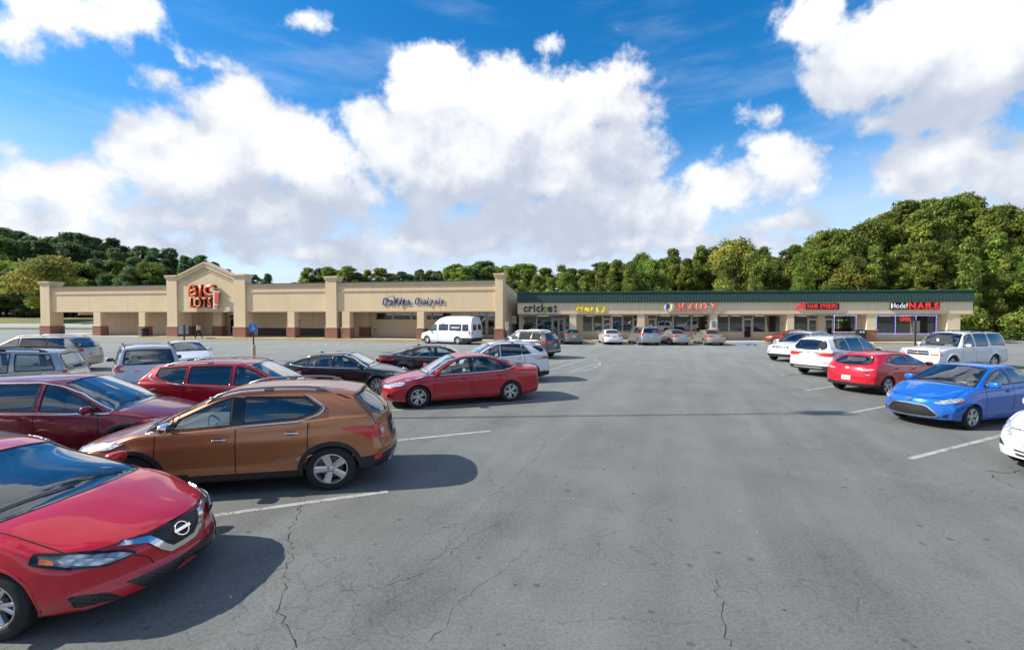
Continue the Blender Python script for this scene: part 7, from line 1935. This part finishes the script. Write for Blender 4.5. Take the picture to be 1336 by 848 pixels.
row(skyR, 78, 86, 19, P3 + T3 + T3 + B3, GR, labR, 17)
row(skyR, 68, 76, 22, P3 + P3 + T3 + B3, GR, labR, 20, lo=2)
row([(985, 330), (1100, 305), (1180, 285), (1260, 285), (1336, 300), (1450, 300)], 60, 66, 30, P3 + P3 + B3 + A3, GR, labR, 26, lo=10)
row([(980, 362), (1250, 345)], 70, 72, 40, B3 + P3 + A3, GR, labR, 18)
tree('autumn_tree', 'broad', 'autumn', 6, *[gp(958, 440).x*0 + (958-668)/FPX*66, 66], 13.5, 'tall golden-green tree rising mid-row behind the shops', group=GR)
row([(1262, 330), (1336, 320), (1430, 320)], 50, 54, 32, P3 + B3, GR, labR, 30)
labRs = {'shrub': 'low green shrub at the edge of the wood right of the shops'}
row([(1266, 400), (1336, 395), (1420, 390)], 47.5, 49.5, 17, [('shrub', 'shrub', 'oak', 20), ('shrub', 'shrub', 'oak', 21), ('shrub', 'shrub', 'autumn', 22)], 'shrubs at the wood edge', labRs, 26)
row([(1258, 372), (1336, 365), (1400, 365)], 52, 56, 24, B3 + A3 + P3, GR, labR, 22)
labC = {'pine_tree': 'pine crown showing above the long store roof', 'broadleaf_tree': 'leafy crown showing above the long store roof'}
row([(405, 350), (440, 347), (470, 351), (498, 350), (520, 352), (560, 349), (580, 345), (620, 340), (650, 343), (700, 343)], 112, 120, 13, T3 + D3, GC, labC, 9)
row([(590, 348), (660, 344), (760, 345), (830, 338)], 96, 104, 17, T3 + D3 + P3, GC, labC, 8)
labL = {'pine_tree': 'dark pine in the hillside wood at the far left', 'broadleaf_tree': 'dull green broadleaf tree in the hillside wood at the far left', 'dark_pine': ''}
D4 = [('pine_tree', 'bushy', 'darkpine', s) for s in (12, 13)]; Bd = [('broadleaf_tree', 'broad', 'darkpine', 14), ('broadleaf_tree', 'broad', 'oak', 5)]
skyL = [(-60, 290), (0, 297), (30, 299), (60, 304), (95, 300), (130, 309), (160, 316), (200, 323), (235, 324), (262, 334), (300, 352), (340, 358)]
row(skyL, 150, 165, 18, D4 + D3, GL_, labL, 5)
row(skyL, 138, 148, 20, D4 + D3 + Bd, GL_, labL, 8, lo=9)
row([(-60, 330), (60, 330), (150, 334), (235, 340), (300, 362)], 128, 135, 23, D4 + Bd + Bd, GL_, labL, 10, lo=4)
row([(-60, 352), (60, 352), (240, 358)], 122, 127, 26, D4 + Bd, GL_, labL, 12)
X, h = top_h(18, 342, 100); tree('ornamental_tree', 'small', 'autumn', 15, X-1.5, 108, h+1.5, 'small yellow-green tree with a pale stem at the far left edge', group=None, wide=1.35, bark='bark_pale')
X, h = top_h(72, 372, 112); tree('ornamental_tree', 'small', 'oak', 16, X-3, 114, h, 'low pale-green tree behind the leftmost brick-footed pillar', wide=1.3)
X, h = top_h(330, 356, 118); tree('pine_tree', 'pine', 'darkpine', 11, X, 125, h, 'dark crown just right of the gable peak', group=GL_)

# ---- say which tree each one is
MARKS = [(60, 'above the left end of the store'), (218, 'above the left half of the store'), (320, 'behind the gable'), (430, 'above the bay right of the gable'), (500, 'above the right pillar bay'), (580, 'above the clinic lettering'), (665, 'above the white van'),
 (735, 'above the phone shop'), (800, 'above the rental office'), (870, 'above the silver minivan'), (940, 'above the beauty shop'), (1030, 'above the empty shop'), (1100, 'above the hair salon'), (1160, 'above the newspaper box'), (1262, 'above the nail salon'), (1320, 'just right of the shops'), (9999, 'at the right edge')]
tl = {}
for o in list(bpy.data.objects):
    if o.parent is None and o.get('category') in ('tree',) or (o.parent is None and o.name.startswith('shrub')):
        if o.name.startswith('ornamental') or (o.get('label', '').startswith(('tall golden', 'dark crown'))): continue
        px = 668 + FPX*o.location.x/o.location.y
        where = 'beyond the left edge of the store' if px < 60 else next(t for q, t in MARKS[1:] if px < q)
        look = {'pine_tree': 'pine', 'broadleaf_tree': 'leafy tree', 'autumn_tree': 'yellowing tree', 'shrub': 'shrub'}[o.name.split('.')[0]]
        rank = {GR: 'in the wood behind the shops', GC: 'in the far tree line', GL_: 'in the hillside wood'}.get(o.get('group'), 'at the wood edge')
        tl.setdefault((look, where, rank), []).append((px, o))
ORD = ['leftmost', 'second', 'third', 'fourth', 'fifth', 'sixth', 'seventh', 'eighth', 'ninth', 'tenth', 'eleventh', 'twelfth', 'thirteenth', 'fourteenth', 'fifteenth', 'sixteenth', 'seventeenth', 'eighteenth', 'nineteenth', 'twentieth', 'twenty-first', 'twenty-second', 'twenty-third']
for (look, where, rank), lst in tl.items():
    lst.sort(key=lambda q: q[0]); n = len(lst)
    for i, (px, o) in enumerate(lst):
        if n == 1: o['label'] = '%s %s %s' % (look, rank, where)
        elif i == n-1: o['label'] = 'rightmost %s %s %s' % (look, rank, where)
        else: o['label'] = '%s%s %s %s %s' % (ORD[min(i, 22)], '' if i == 0 else ' from left', look, rank, where)
